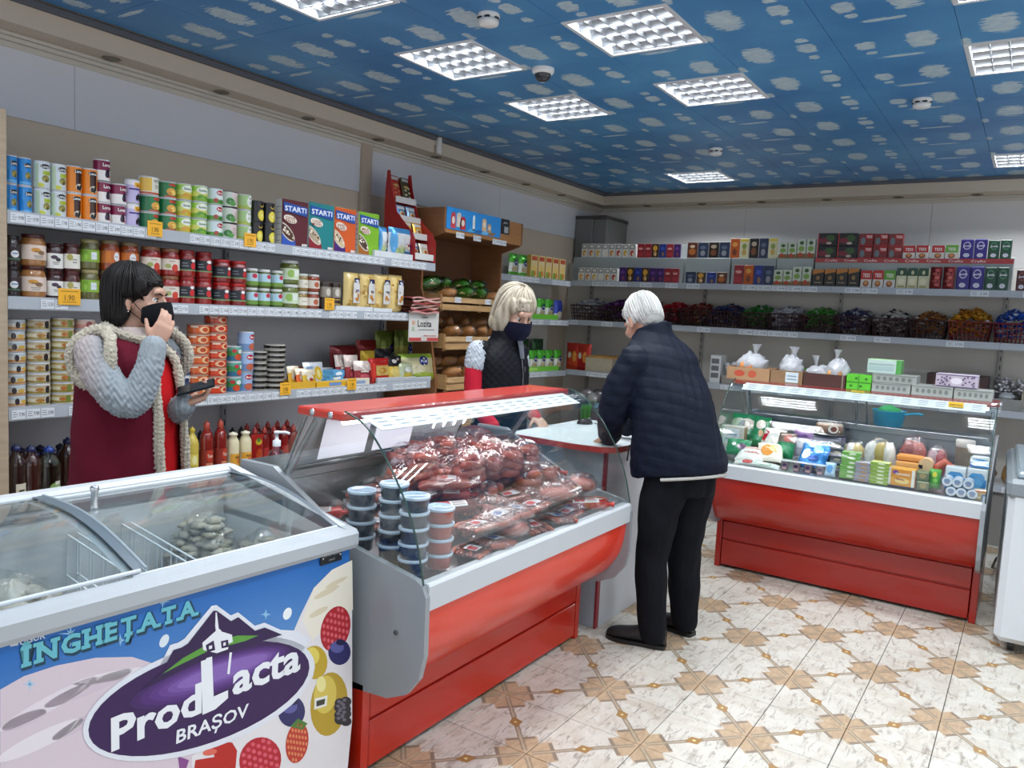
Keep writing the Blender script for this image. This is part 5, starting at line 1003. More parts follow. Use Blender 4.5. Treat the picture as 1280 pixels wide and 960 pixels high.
def good(kind, row, pl, pr, yt, yb, label, spec, cat, d=.06):
    Y = YL if row == 0 else YU; z = ZT if row == 0 else zu+.0005
    x, w, h = ey(pl, pr, yt, yb, Y)
    if kind not in KN: KN[kind] = (Kind(spec(w*.97, h, d), cat, kind), w, h)
    k, w0, h0 = KN[kind]; k.place((x, Y, z), rnd.uniform(-.03, .03), label, scale=(min(1.15, w/w0), 1, h/h0))
FRU = [('e', 0, .3, .6, .22, 'd9b070'), ('e', .2, .28, .35, .16, 'c9863a'), ('r', -.9, .66, .9, .9, '8d8f8c'), ('r', -.6, .74, .6, .82, 'd9d9d4')]
tb = lambda c, f: (lambda w, h, d: pack(w, h, d, c, f, 'tea_box'))
def fruit(c): return [('r', -.95, .62, .95, .96, '9a9a94'), ('r', -.5, .72, .5, .88, 'dcdcd6'), ('e', 0, .32, .62, .22, c), ('e', .25, .26, .3, .13, 'e6d9b0')]
def band(p0, p1, y0t, y1t, y0b, y1b, n):       # n slots between two pixel columns with sloping top and bottom
    for i in range(n):
        a = p0+(p1-p0)*i/n; b = p0+(p1-p0)*(i+1)/n; f = (i+.5)/n; yield i, a+.3, b-.3, y0t+(y1t-y0t)*f, y0b+(y1b-y0b)*f
fc = ['d9a24a', 'cf7a3a', 'd9b04a', 'e6e4dc', 'c9863a', 'b82a3a', 'd9a82a', 'b8242e']
for i, a, b, t, yb in band(726, 794, 306, 307.5, 323, 324, 8): good('white tea box %s' % fc[i], 1, a, b, t, yb, 'small white fruit tea box in the upper row, %s from the left' % NUM[i], tb('dcdad3', fruit(fc[i])), 'tea box')
for i, a, b, t, yb in band(722, 771, 333, 334, 349.5, 350.5, 6): good('white tea box low %s' % fc[i], 0, a, b, t, yb, 'small white fruit tea box in the lower row, %s from the left' % NUM[i], tb('dcdad3', fruit(fc[i])), 'tea box')
CH = dict(red=('8c2028', [('e', 0, .66, .6, .14, 'c24a4e'), ('r', -.8, .1, .8, .4, 'a83038'), ('t', 'Heidi', 0, .66, .12, 'ecdccc', 1.2)]), gold=('3a2418', [('e', 0, .7, .7, .2, 'd9a23a'), ('e', 0, .3, .5, .2, 'b88a4a'), ('e', .2, .24, .25, .1, 'e6cfa0')]), blue=('22307c', [('e', 0, .66, .6, .12, '3a56b0'), ('e', .2, .25, .4, .16, '8a6a4a')]), purple=('3e1c5c', [('e', 0, .66, .6, .13, '6a3a8c'), ('e', .2, .25, .4, .16, '7a3a5a')]),
          navy=('2a3550', [('e', 0, .66, .6, .12, '5a6a84'), ('e', 0, .3, .5, .18, '8d9098')]), dark=('241a16', [('e', 0, .72, .6, .12, 'b8a68c'), ('e', 0, .34, .6, .2, '7a4a2a')]), orange=('c25a1e', [('e', 0, .7, .6, .12, 'e6a04a'), ('e', 0, .3, .5, .18, '7a3a1c')]), cream=('d8d3a8', [('e', 0, .6, .5, .14, '8a9a4a'), ('e', 0, .3, .5, .16, 'c9a85a'), ('r', -.9, .86, .9, .97, 'dcc22e')]), brown=('5a2e1c', [('e', 0, .4, .7, .22, 'b8682c'), ('e', 0, .74, .5, .1, 'd9c29a')]))
bar = lambda c: (lambda w, h, d: pack(w, h, .02, CH[c][0], CH[c][1], 'chocolate_bar'))
def bars(row, p0, p1, t0, t1, b0, b1, seq, where):
    for i, a, b, t, yb in band(p0, p1, t0, t1, b0, b1, len(seq)): good('%s chocolate bars' % seq[i], row, a, b, t, yb, '%s chocolate bar in the %s, %s from the left' % (seq[i], where, NUM[i]), bar(seq[i]), 'chocolate')
bars(1, 795.5, 850, 307, 308, 324, 325, ['red', 'red', 'gold', 'blue', 'red', 'purple'], 'upper row right of the white teas')
bars(0, 773, 848, 332.5, 334.5, 350.5, 352.5, ['purple', 'gold', 'blue', 'gold', 'purple', 'purple', 'red', 'red'], 'lower row right of the white teas')
bars(1, 858, 911, 305, 305, 324, 325, ['brown', 'navy', 'dark', 'navy'], 'second upper group')
bars(0, 856, 908, 337, 338, 351.5, 352.5, ['navy', 'gold', 'blue', 'brown'], 'second lower group')
bars(1, 911.5, 971, 300, 300, 324, 325, ['orange', 'cream', 'dark', 'navy', 'cream'], 'tall yellow-capped upper group')
bars(0, 916, 966, 328, 329, 352.5, 353.5, ['red', 'orange', 'blue', 'navy'], 'tall yellow-capped lower group')
GT = [('e', 0, .8, .5, .1, '3a5a2c'), ('e', 0, .5, .7, .14, '7fa04a'), ('r', -1, 0, 1, .25, '8a5a2c'), ('e', -.2, .2, .4, .12, 'b8402a')]
for row, p0, p1, t, b in ((1, 972, 1018, 304, 323.5), (0, 966, 1013, 334, 353.5)):
    for i, a, c, tt, yb in band(p0, p1, t, t, b, b+1, 4): good('herbal tea boxes', row, a, c, tt if i < 2 else tt-4, yb, 'pale herbal tea box with green hills, %s row, %s from the left' % (('lower', 'upper')[row], NUM[i]), tb('c4cab8', GT), 'tea box')
DB = [('e', .3, .6, .5, .26, '3a5a2a'), ('e', -.4, .4, .5, .22, '7a2430'), ('r', -1, 0, -.88, 1, 'b01f24'), ('e', .2, .2, .3, .1, 'c9b0a0'), ('t', 'ȚESS', .1, .85, .1, 'd8cfc4', .8)]
for i, (a, b) in enumerate(((1020.5, 1044.5), (1045.5, 1070.5))):
    for k in range(2): x, w, h = ey(a, b, 288, 320, YU); once('dkt', lambda: Kind(pack(w*.97, h/2*.98, .08, '1d1a1c', [q for q in DB if q[0] != 't'], 'tea_box'), 'tea box', 'black and red tea boxes')).place((x, YU, zu+.0005+k*h/2), 0, 'black tea box with fruit print, %s one of the %s pair' % (('lower', 'upper')[k], ('left', 'right')[i]))
TS = [('r', -.1, .55, .95, .95, 'b0201e'), ('t', 'TESS', .45, .75, .2, 'efe4de', .85), ('e', -.4, .4, .35, .3, '6a7478'), ('r', -1, 0, 1, .1, 'a81c1c')]
for k in range(2):
    for i, a, b, t, yb in band(1071.5, 1127, 288, 290, 320, 321, 3):
        x, w, h = ey(a, b, t, yb, YU); once('tess', lambda: Kind(pack(w*.97, h/2*.97, .08, '7d2424', TS, 'tea_box'), 'tea box', 'dark red tea boxes in two layers')).place((x, YU, zu+.0005+k*h/2), 0, 'dark red lettered tea box, %s layer, %s from the left' % (('lower', 'upper')[k], NUM[i]))
def tess(c): return tb('d5cfc8', [('r', -1, .48, 1, 1, c), ('t', 'TESS', 0, .72, .22, 'f0e8e2', 1.3), ('e', 0, .24, .55, .18, '8a4a2c'), ('e', 0, .28, .35, .12, 'c98a4a')])
for row, a, b, t, yb, c, l in ((1, 1128, 1143.5, 304, 320.5, 'b8211e', 'upper red and white tea box, first of the row'), (1, 1144.5, 1160, 304, 321, 'b8211e', 'upper red and white tea box, second of the row'), (1, 1164, 1180, 304, 321, 'b8211e', 'upper red and white tea box, beside the green one'), (1, 1181, 1197, 304, 321.5, '5da02c', 'upper green and white lettered tea box'),
                            (0, 1075, 1089, 334, 355.5, 'b8211e', 'lower red and white tea box, left one'), (0, 1090, 1103.5, 334, 356, 'b8211e', 'lower red and white tea box, right one'), (0, 1104, 1118.5, 334, 356, '5da02c', 'lower green and white lettered tea box')): good('lettered tea boxes '+c, row, a, b, t, yb, l, tess(c), 'tea box')
for i, a, b, t, yb in band(1014.5, 1073.5, 333, 331.5, 354, 355.5, 4): good('dark coffee packs', 0, a, b, t, yb, 'black and amber coffee pack in the lower row, %s from the left' % NUM[i], lambda w, h, d: pack(w, h, d, '221c18', [('p', [(-1, 1), (1, 1), (1, .84), (-1, .7)], 'b8742c'), ('e', 0, .5, .35, .12, '8c6a3a'), ('r', -.6, .2, .6, .26, '8a7a62')], 'coffee_pack'), 'coffee')
for i, a, b, t, yb in band(1119, 1160, 331, 331.5, 356.5, 357.5, 3): good('cream tea boxes', 0, a, b, t, yb, 'cream and dark green tea box in the lower row, %s from the left' % NUM[i], tb('cfcba8', [('r', -1, .62, 1, 1, '1f4a38'), ('e', 0, .78, .3, .1, 'c9c49a'), ('e', 0, .34, .7, .14, 'e0dab8'), ('r', -.7, .06, .7, .14, 'a99a5a')]), 'tea box')
for i, a, b, t, yb in band(1161, 1193, 330, 330, 357.5, 358.5, 2): good('red foil bags', 0, a, b, t, yb, 'dark red foil coffee bag in the lower row, %s one' % ('left', 'right')[i], lambda w, h, d: pouch(w, h, .05, ([(1, '6e1e20')], '5a1a1c'), [('e', .2*(-1)**k, .2+.16*k, .4, .08, 'a8504a') for k in range(5)], 2., name='coffee_bag'), 'coffee')
JC = lambda c, c2: (lambda w, h, d: pack(w, h, d, c, [('e', 0, .68, .6, .2, c2), ('e', 0, .68, .48, .15, c), ('t', 'Jacobs', 0, .68, .1, 'ece8f0', 1.3), ('e', 0, .2, .5, .1, 'd4d4dc'), ('r', -.3, .14, .3, .3, 'c9c9d4')], 'coffee_pack', .006))
for row, p0, p1, t, b in ((1, 1199, 1233, 297, 321.5), (0, 1193.5, 1228.5, 330.5, 359.5)):
    for i, a, c, tt, yb in band(p0, p1, t, t, b, b+1, 2): good('purple coffee packs', row, a, c, tt, yb, 'purple coffee pack in the %s row, %s one' % (('lower', 'upper')[row], ('left', 'right')[i]), JC('33247e', 'c9c4dc'), 'coffee')
for row, p0, p1, t, b in ((1, 1233.5, 1264, 298, 322), (0, 1229, 1260, 331, 360)):
    for i, a, c, tt, yb in band(p0, p1, t, t, b, b+1, 2): good('green coffee packs', row, a, c, tt, yb, 'dark green coffee pack in the %s row, %s one' % (('lower', 'upper')[row], ('left', 'right')[i]), JC('1c4a34', '5a8a6a'), 'coffee')
for row, t, b in ((1, 302, 328), (0, 334, 361)):
    for i, (a, c) in enumerate(((1269, 1283), (1284, 1298))): good('maroon coffee packs', 0, a, c, 334, 361, 'maroon coffee pack at the right edge of the photo, %s one' % ('left', 'right')[i], JC('4a1a1c', '8a4a44'), 'coffee') if row == 0 else None
# ---- baskets of sweets on the middle back shelf
def basket(w, d, h, col):
    m = MB(); n = 9
    def wall(a, b, a2, b2):      # a lattice side: bars and rims between bottom edge a-b and top edge a2-b2
        a, b, a2, b2 = V(a), V(b), V(a2), V(b2)
        for k in range(n+1): f = k/n; m.tube([a.lerp(b, f), a2.lerp(b2, f)], .0035, col, 4, caps=False)
        for f in (0, .25, .5, .75, 1): m.tube([a.lerp(a2, f), b.lerp(b2, f)], .006 if f in (0, 1) else .0035, col, 4)
    q = .88; B = [(-w/2*q, .02, 0), (w/2*q, .02, 0), (w/2*q, d*q, 0), (-w/2*q, d*q, 0)]; Tt = [(-w/2, 0, h), (w/2, 0, h), (w/2, d, h), (-w/2, d, h)]
    for i in range(4): wall(B[i], B[(i+1) % 4], Tt[i], Tt[(i+1) % 4])
    m.box(-w/2*q, .02, 0, w/2*q, d*q, .006, col); o = m.build('basket', None, PLAS)
    hd = MB(); hd.tube([(-w*.2, d, h), (-w*.18, d+.01, h+.05), (w*.18, d+.01, h+.05), (w*.2, d, h)], .006, col, 6); hd.build('handle', o, PLAS); return o
BKD = {c: Kind(basket(.3, .34, .15, c), 'basket', g) for c, g in (('3a1418', 'dark red sweet baskets'), ('7a1c1e', 'bright red sweet baskets'))}
SW = [(713, 747, 'silver', 'd4d6da', '8d9098', 0), (748, 787, 'purple', '5a2a6a', '8a5aa0', 0), (788, 820, 'red', 'a8242c', '8a1c28', 0), (821, 848, 'red', 'b82430', 'd04a50', 0), (849, 882, 'red and gold', '8a3a34', 'b88a6a', 0), (883, 924, 'navy', '3a4a7a', '6a4a50', 0), (925, 958, 'green', '3a8a3c', '8aa88a', 0), (959, 999, 'white', 'd9d9de', '8d8a98', 0), (1000, 1042, 'green and white', '4a9a3c', '9ab08a', 0),
      (1043, 1087, 'navy and white', '4a4a6a', 'b0b0bc', 0), (1089, 1135, 'black and white', 'd0ccc4', '3a3a40', 0), (1136, 1182, 'tan', 'b8804a', '7a4a2c', 0), (1184, 1239, 'gold', 'd9a23a', 'a86a1c', 1), (1241, 1296, 'blue and white', '2a5ab8', 'd9e0ea', 1)]
for i, (a, b, nm, c1, c2, br) in enumerate(SW):
    x, w, h = ey(a, b, 390, 410, 7.06); Yb = 7.03; f = w/.3*.97
    where = 'behind the man\'s head' if i == 2 else '%s from the left' % NUM[i]
    BKD['7a1c1e' if br else '3a1418'].place((x, Yb, ZB[1]+.001), 0, '%s red lattice basket of %s sweets, %s' % ('bright' if br else 'dark', nm, where), scale=(f, 1, 1))
    m = MB(); rr = random.Random(i); hp = .23 if br else .19
    for k in range(230):     # wrapped sweets, too many to count
        u, v = rr.uniform(-.45, .45), rr.uniform(.03, .3); zt = .02+hp*(1-(u*1.7)**2*.4)*(.8+.75*v)*(rr.uniform(.8, 1.05) if k > 70 else rr.uniform(.1, .8)); cx, cy = u*w*.92, v
        s = rr.uniform(.014, .022); an = rr.uniform(0, PI); col = (c1, c1, c2, 'e6e6ea' if k % 7 == 0 else c1)[k % 4]
        dx, dy, dz = cos(an)*s, sin(an)*s, rr.uniform(-.4, .4)*s; nx, ny = -sin(an)*s*.6, cos(an)*s*.6
        P = [(cx-dx*1.6, cy-dy*1.6, zt-dz), (cx-dx*.8+nx, cy-dy*.8+ny, zt), (cx+dx*.8+nx, cy+dy*.8+ny, zt), (cx+dx*1.6, cy+dy*1.6, zt+dz), (cx+dx*.8-nx, cy+dy*.8-ny, zt), (cx-dx*.8-nx, cy-dy*.8-ny, zt)]; tp = (cx, cy, zt+s*.7); bt = (cx, cy, zt-s*.7)
        for q in range(6): m.face([P[q], P[(q+1) % 6], tp], col, 0, True); m.face([P[(q+1) % 6], P[q], bt], col, 0, True)
    o = m.build('wrapped_sweets', None, FOILP); o.location = (x, Yb, ZB[1]+.008); tag(o, 'heap of %s wrapped sweets in basket %s' % (nm, where), 'sweets', None, 'stuff')
# ---- lower back shelf and the top of the right counter
Z3B = ZB[2]+.001; ZCT = 1.2365
def at_back(name, cat, pl, pr, yt, yb, Y, d, col, spec, label, z, rz=0., b=.003, mats=None):
    x, w, h = ey(pl, pr, yt, yb, Y); o = pack(w, h, d, col, spec, name, b, mats); tag(o, label, cat); o.location = (x, Y, z); o.rotation_euler.z = rz; return o
GR = [('e', -.7+.28*k, .5, .09, .22, '6f7470') for k in range(6)]+[('r', -.96, .86, .96, .97, '7a7e7a')]
YC = 5.145
def carton_open(nm, pl, pr, yt, yb, col, spec, label, d=.22):
    x, w, h = ey(pl, pr, yt, yb, YC); t = .005
    m = MB().box(-w/2, 0, 0, w/2, t, h, col).box(-w/2, d-t, 0, w/2, d, h, col).box(-w/2, t, 0, -w/2+t, d-t, h, col).box(w/2-t, t, 0, w/2, d-t, h, col).box(-w/2+t, t, 0, w/2-t, d-t, .005, col); deco(m, FLATY(0), w/2, h, spec)
    o = m.build(nm, None, CARD); tag(o, label, 'box', 'cartons on the right counter'); o.location = (x, YC, ZCT); return x, w, h
def white_bag(x, y, z, rx, ry, rz_, label, seed, col='b4b5b9', inner=None, group='tied white carrier bags on the right counter'):
    o = thing('tied_bag', label, 'bag', (x, y, z), 0, group)
    m = MB(); blob(m, (0, 0, rz_*.5), (rx, ry, rz_*.5), col, 22, 14, .24, 3., seed, flat=0); m.build('bag', o, MILK)
    k = MB(); k.grid(lambda u, v: ((.012+.028*v*v)*cos(u*2*PI)*(.6+.4*sin(seed+u*9))+.02*sin(seed), (.012+.02*v)*sin(u*2*PI), rz_*.93+.07*v), 12, 4, col, cu=True); k.build('knot', o, MILK)
    if inner:
        r2 = random.Random(seed)
        for q in range(4): mm = MB(); blob(mm, (r2.uniform(-.6, .6)*rx, -ry*.75, rz_*r2.uniform(.2, .5)), (rx*.22, ry*.35, rz_*.2), inner[q % len(inner)], 10, 6, .1, 1, q); mm.build('contents', o, BREAD)
c1 = carton_open('carton', 907.5, 961, 464, 479.5, 'a8825f', [('e', -.4, .5, .25, .26, 'b84a34'), ('e', .2, .5, .2, .3, 'b8543a')], 'pale brown carton with red print on the right counter, leftmost')
c2 = carton_open('carton', 962, 1002, 467, 483, '8a6a4c', [('r', -.05, .1, .75, .9, 'c9d3da'), ('r', .05, .3, .65, .4, '8a97a0'), ('r', .05, .55, .65, .65, '8a97a0')], 'brown carton with a pale label, second on the right counter')
c3 = carton_open('carton', 1003, 1055.5, 472, 488, '4a2a26', [('r', .84, 0, .9, 1, '8d7a6a')], 'dark maroon carton, third on the right counter')
white_bag(c1[0]-.01, YC+.11, ZCT+.006, .1, .075, .17, 'white tied bag with oranges in the leftmost carton', 1, inner=('d98a4a', 'e0b84a', 'd06a4a'))
white_bag(c2[0], YC+.11, ZCT+.006, .075, .075, .17, 'white tied bag in the second carton', 2.5)
white_bag(c3[0]-.06, YC+.11, ZCT+.006, .075, .075, .12, 'low white bag at the left of the maroon carton', 4)
white_bag(c3[0]+.055, YC+.11, ZCT+.006, .07, .075, .17, 'peaked white bag with bread at the right of the maroon carton', 5.5, inner=('b8804a', 'c9965a'))
at_back('carton', 'box', 1056.5, 1087.5, 472.5, 491.5, YC, .14, '5ab82e', [('r', -1, .46, 1, .52, '2f6a1c'), ('r', -.05, 0, .05, 1, '3f8a24')]+[('e', -.6+.4*k, .25+.5*(k % 2), .12, .08, '2f6a1c') for k in range(4)], 'bright green carton on the right counter beside the maroon one', ZCT)
g1 = at_back('carton', 'box', 1088.5, 1137, 483, 494.5, YC, .2, '9a9d98', GR, 'grey low box on the right counter, left of the three in the bottom row', ZCT)
at_back('carton', 'box', 1138, 1190, 486, 499, YC, .2, '9a9d98', GR, 'grey low box on the right counter, middle of the three in the bottom row', ZCT)
at_back('carton', 'box', 1191, 1240, 490, 503, YC, .2, '9a9d98', GR, 'grey low box on the right counter, right of the three in the bottom row', ZCT)
zz = ZCT+ey(1088.5, 1137, 483, 494.5, YC)[2]+.001
at_back('carton', 'box', 1089, 1145, 471.5, 482.5, YC+.02, .18, '9a9d98', GR, 'grey low box lying on the left one of the bottom row', zz)
zz2 = zz+ey(1089, 1145, 471.5, 482.5, YC+.02)[2]+.001
at_back('carton', 'box', 1083, 1125, 452.5, 470, YC+.05, .12, {'*': 'b9cbc4', 'r': '4f9a4a', 't': 'a8d09a'}, [('r', .72, 0, 1, 1, '4f9a4a'), ('r', -.9, .2, .6, .5, 'a2b8b8'), ('r', -.9, .6, .6, .7, '9ab0b0')], 'white and green box on top of the grey boxes', zz2)
x, w, h = ey(1168, 1221, 471.5, 489, YC+.03)
o = pack(w, h*.95, .15, 'b9aebc', [('e', 0, .5, .28, .24, 'd9d3dc'), ('r', -.96, .04, .96, .1, '5a4a6a'), ('r', -.96, .9, .96, .96, '5a4a6a')]+[('e', random.Random(k).uniform(-.9, .9), random.Random(k+50).uniform(.15, .85), .05, .07, '5f5070') for k in range(40) if abs(random.Random(k).uniform(-.9, .9)) > .3], 'sweet_box'); tag(o, 'white box with violet lace pattern lying on the grey boxes', 'box'); o.location = (x, YC+.03, ZCT+ey(1138, 1190, 486, 499, YC)[2]+.001)
at_back('carton', 'box', 1157, 1234, 448, 487, 7.03, .3, {'*': '3a201e', 't': '2c1817'}, [('e', -.7+.28*k, .68, .1, .1, '5a3836') for k in range(6)]+[('r', -.95, .4, .95, .44, '2a1514')], 'large dark brown carton on the back shelf behind the violet box', Z3B)
m = MB(); rr = random.Random(3)
for k in range(16): blob(m, (rr.uniform(-.07, .07), rr.uniform(0, .12), .02+.015*(k//6)), (.022, .018, .014), ('9a5a24', 'b8742e')[k % 2], 8, 5, .1, 1, k)
o = m.build('biscuits', None, BREAD); x = aty(1158, 480, 7.08).x; o.location = (x-.06, 7.06, Z3B+.006); tag(o, 'small heap of brown biscuits left of the dark brown carton', 'biscuits', None, 'stuff')
x, w, h = ey(1237, 1277, 459, 508, 7.03); sbx = thing('sweet_tray', 'grey open tray of silver wrapped sweets at the right of the back shelf', 'tray', (x, 7.03, Z3B))
m = MB().box(-w/2, 0, 0, w/2, .006, .09, '8d8d8a').box(-w/2, .3, 0, w/2, .306, .2, '8d8d8a').box(-w/2, .006, 0, -w/2+.006, .3, .14, 'b8a890').box(w/2-.006, .006, 0, w/2, .3, .14, 'b8a890').box(-w/2+.006, .006, 0, w/2-.006, .3, .08, '3a2420'); m.build('tray', sbx, CARD)
m = MB(); rr = random.Random(8)
for k in range(70): blob(m, (rr.uniform(-.44, .44)*w, .2+rr.uniform(0, .09), .11+.13*rr.random()), (.016, .012, .011), ('b9b9bc', '8d8d92', 'd4d4d8')[k % 3], 6, 4, .2, 1, k)
o = m.build('sweets', sbx, FOILP); o['kind'] = 'stuff'
m = MB(); blob(m, (0, .08, .1), (w*.3, .06, .035), 'a9adb2', 12, 7, .25, 2, 3); m.build('crumpled_bag', sbx, MILK)
gx, w, h = ey(990, 1040, 444, 458, 7.1); cr = MB()
for z0 in (0, .06, .12, .17): cr.box(-w/2, 0, z0, w/2, .008, z0+.02, '4fae2e').box(-w/2, .3, z0, w/2, .308, z0+.02, '4fae2e').box(-w/2, .008, z0, -w/2+.008, .3, z0+.02, '4fae2e').box(w/2-.008, .008, z0, w/2, .3, z0+.02, '4fae2e')
for sx in (-1, 1):
    for yy in (0, .3): cr.box(sx*w/2-.008, yy, 0, sx*w/2+.008, yy+.008, .19, '46a028')
cr.box(-w/2, 0, 0, w/2, .308, .006, '2a4a20'); o = cr.build('plastic_crate', None, PLAS); tag(o, 'green slatted plastic crate on the back shelf behind the white bags', 'crate'); o.location = (gx, 7.06, Z3B)
x, w, h = ey(887, 900, 437, 464, 7.03); m = MB().box(-w/2, 0, 0, w/2, .16, h+.06, 'cfd2d2', b=.006)
for k in range(3): m.box(-w*.36, -.004, .05+k*(h*.33), w*.36, .001, .03+(k+1)*h*.33, '6a6e70', b=.003)
o = m.build('drawer_box', None, PLAS); tag(o, 'small white plastic drawer box on the back shelf right of the man', 'box'); o.location = (x, 7.03, Z3B)
x, w, h = ey(901, 928, 441, 462, 7.03); m = MB().box(-w/2, 0, 0, w/2, .25, .08, '9a938a', b=.004); o = m.build('carton', None, CARD); tag(o, 'low grey carton under the clear packs right of the drawer box', 'box'); o.location = (x+.01, 7.03, Z3B)
m = MB(); rr = random.Random(4)
for k in range(26): blob(m, (rr.uniform(-.42, .42)*w, .03+rr.uniform(0, .2), .03+.08*rr.random()), (.03, .025, .022), ('cfd0d2', 'b8babd')[k % 2], 8, 5, .1, 1, k)
o = m.build('meringues', None, MILK); tag(o, 'heap of white wrapped meringues on the low grey carton', 'sweets', None, 'stuff'); o.location = (x+.01, 7.03, Z3B+.083)
# base shelf at the right end, seen past the counter
for i, (px, y, c) in enumerate(((1249, 515, '8a6a4a'), (1262, 550, '9a9284'), (1272, 520, 'a8804c'), (1250, 570, 'b8b4aa'), (1270, 548, '7a6a52'))):
    p = aty(px, y, 7.2); m = MB(); blob(m, (0, 0, .07), (.09, .1, .09), c, 12, 8, .2, 2., i, flat=0); o = m.build('bread_bag', None, FOILP); tag(o, 'bagged bread on the base shelf past the right counter, %s from the left' % NUM[i], 'bread', 'bagged bread on the base shelf'); o.location = (-.45+.2*i, 7.16+.02*(i % 2), ZB[3]+.001)
# ---- inside the right counter; y = depth behind its nose
def rdeck(y): return .702+(y-.03)*.1538
YN = 4.77
def rc_at(pl, pr, yt, y): Y = YN+y; a = aty(pl, yt+15, Y); b = aty(pr, yt+15, Y); z = rdeck(y)+.003; return (a.x+b.x)/2, Y, z, b.x-a.x, max(.02, aty((pl+pr)/2, yt, Y).z-z)
def rbox(nm, cat, pl, pr, yt, y, d, col, spec, label, rz=0., n=1, group=None, desc=None):
    x, Y, z, w, h = rc_at(pl, pr, yt, y); o = pack(w*.96, h/n*.97, d, col, spec, nm, .003, GLOSS); k = Kind(o, cat, group or desc)
    z += .1538*d
    for i in range(n): k.place((x+(rnd.uniform(-.004, .004) if n > 1 else 0), Y, z+i*h/n), rz, label if n == 1 else '%s, %s' % (label, 'lowest' if i == 0 else NTH[i]+' up'))
def rbag(nm, cat, pl, pr, yt, y, cols, spec, label, t=.05, rx=-.5, rz=0., seed=0., mats=None):
    x, Y, z, w, h = rc_at(pl, pr, yt, y); o = pouch(w*1.05, h/max(.4, cos(rx)), t, cols, spec, seed, name=nm, mats=mats or GLOSS); tag(o, label, cat); o.location = (x, Y, z+t*.3); o.rotation_euler = (rx, 0, rz)
rbox('milk_carton', 'carton', 900, 930, 534, .42, .08, {'*': 'c9c4ba', 'r': 'a88a6a'}, [('r', -.8, .1, .6, .9, 'd9e0e4'), ('r', -.6, .3, .4, .4, '8aa0b4'), ('r', -.6, .55, .4, .65, '8aa0b4')], 'white and brown box at the left of the dairy counter')
G1 = ([(1, '1f7a4a')], '1a6a40')
rbag('dumpling_bag', 'bag', 911, 945, 522, .56, G1, [('e', .2, .6, .5, .2, 'd9d0c4'), ('e', -.4, .3, .4, .14, 'b0c8b8')], 'green frozen food bag at the back left of the dairy counter', seed=1)
rbag('dumpling_bag', 'bag', 938, 958, 526, .5, G1, [('e', 0, .7, .6, .16, 'e2d8cc'), ('e', .2, .4, .3, .12, 'c9a07a')], 'green and cream food bag behind the red and white one', seed=2)
rbag('dumpling_bag', 'bag', 906, 935, 553, .24, G1, [('e', .4, .5, .4, .2, '5a3a5a'), ('e', -.3, .6, .2, .1, 'd0dcd4')], 'green food bag at the front left of the dairy counter', seed=3)
rbag('cheese_bag', 'bag', 945, 975, 540, .36, ([(.35, 'd9d4cc'), (1, 'dcd8d2')], 'c9c4bc'), [('p', [(-.8, .9), (-.3, .8), (-.5, .4), (-.9, .5)], 'b8242c'), ('e', .3, .5, .4, .2, 'e6e2da'), ('r', -.3, .2, .7, .3, 'b83a34')], 'white and red cheese bag in the dairy counter', seed=4, rz=-.3)
rbag('dumpling_bag', 'bag', 969, 991, 546, .32, ([(.55, '1f7a4a'), (1, '6a5a4c')], '1a6a40'), [('e', .2, .75, .5, .16, 'a8584a'), ('e', -.2, .35, .4, .12, '3a9a64')], 'green and brown food bag right of the red and white one', seed=5)
rbag('kefir_bag', 'bag', 918, 952, 566, .16, ([(1, 'dad8d2')], 'c9c6c0'), [('t', 'chefir', .1, .45, .16, 'a82430', 1.2), ('r', -.8, .7, .8, .8, 'c9a89a')], 'white kefir bag lettered in red, lying at the front left', seed=6, rx=-1.1)
rbag('cheese_bag', 'bag', 948, 978, 562, .2, ([(1, 'dcd4c4')], 'c9c0b0'), [('e', -.3, .5, .5, .3, 'd08a3a'), ('e', .3, .6, .4, .2, 'e0b87a')], 'white and orange cheese bag beside the kefir', seed=7, rx=-1., rz=.3)
rbag('cheese_bag', 'bag', 916, 972, 581, .075, ([(1, 'd0d6d0')], 'c0c6c0'), [('e', -.4, .5, .25, .34, 'b8383a'), ('e', .3, .5, .4, .3, '7fa88c'), ('e', .3, .5, .3, .2, 'e0e6e0')], 'long white vegetable pack lying along the front of the dairy counter', seed=8, rx=-.9, t=.04)
rbag('yogurt_pouch', 'pouch', 991, 1014, 540, .4, ([(.7, 'c4bcc8'), (1, '8a6a9a')], 'a8a0b0'), [('r', -.6, .3, .6, .5, 'e0dce6'), ('e', 0, .75, .5, .08, '6a4a80')], 'white and violet pouch left of the boxed cake', seed=9, rx=-.2)
# yogurt four-pack
x, Y, z, w, h = rc_at(971, 1031, 583, .09); yp = thing('yogurt_pack', 'pack of four joined yogurt cups at the front of the dairy counter', 'yogurt', (x, Y, z+.012))
for k in range(4): m = MB().lathe([(.018, 0), (.021, .004), (.025, .055), (.027, .058)], ['8a7a80', '9a8a90', 'd4cfd2'], 14, cx=(k-1.5)*w/4, cy=.03); deco(m, lambda u, v, l, k=k: ((k-1.5)*w/4+(.0235+l)*sin(u/.0235), .03-(.0235+l)*cos(u/.0235), v), .023, .058, [('e', 0, .6, .6, .16, '4a2a5a'), ('r', -.6, .15, .6, .35, 'c9a0a8')]); m.build('cup', yp, GLOSS)
MB().box(-w/2, 0, .0585, w/2, .06, .0605, 'd9d6d8', b=.0005).build('lid_sheet', yp, GLOSS)
rbag('sweet_bag', 'bag', 996, 1031, 561, .2, ([(1, '2a7ac2')], '2468a8'), [('e', -.5, .4, .3, .2, 'd4e6f4'), ('e', .3, .6, .35, .16, '8ac4ec'), ('e', .1, .25, .4, .12, '1c4a94'), ('e', -.2, .75, .3, .1, 'b0d8f2')], 'shiny blue bag of curd sweets lying behind the yogurt cups', seed=11, rx=-.9, t=.06, mats=FOILP)
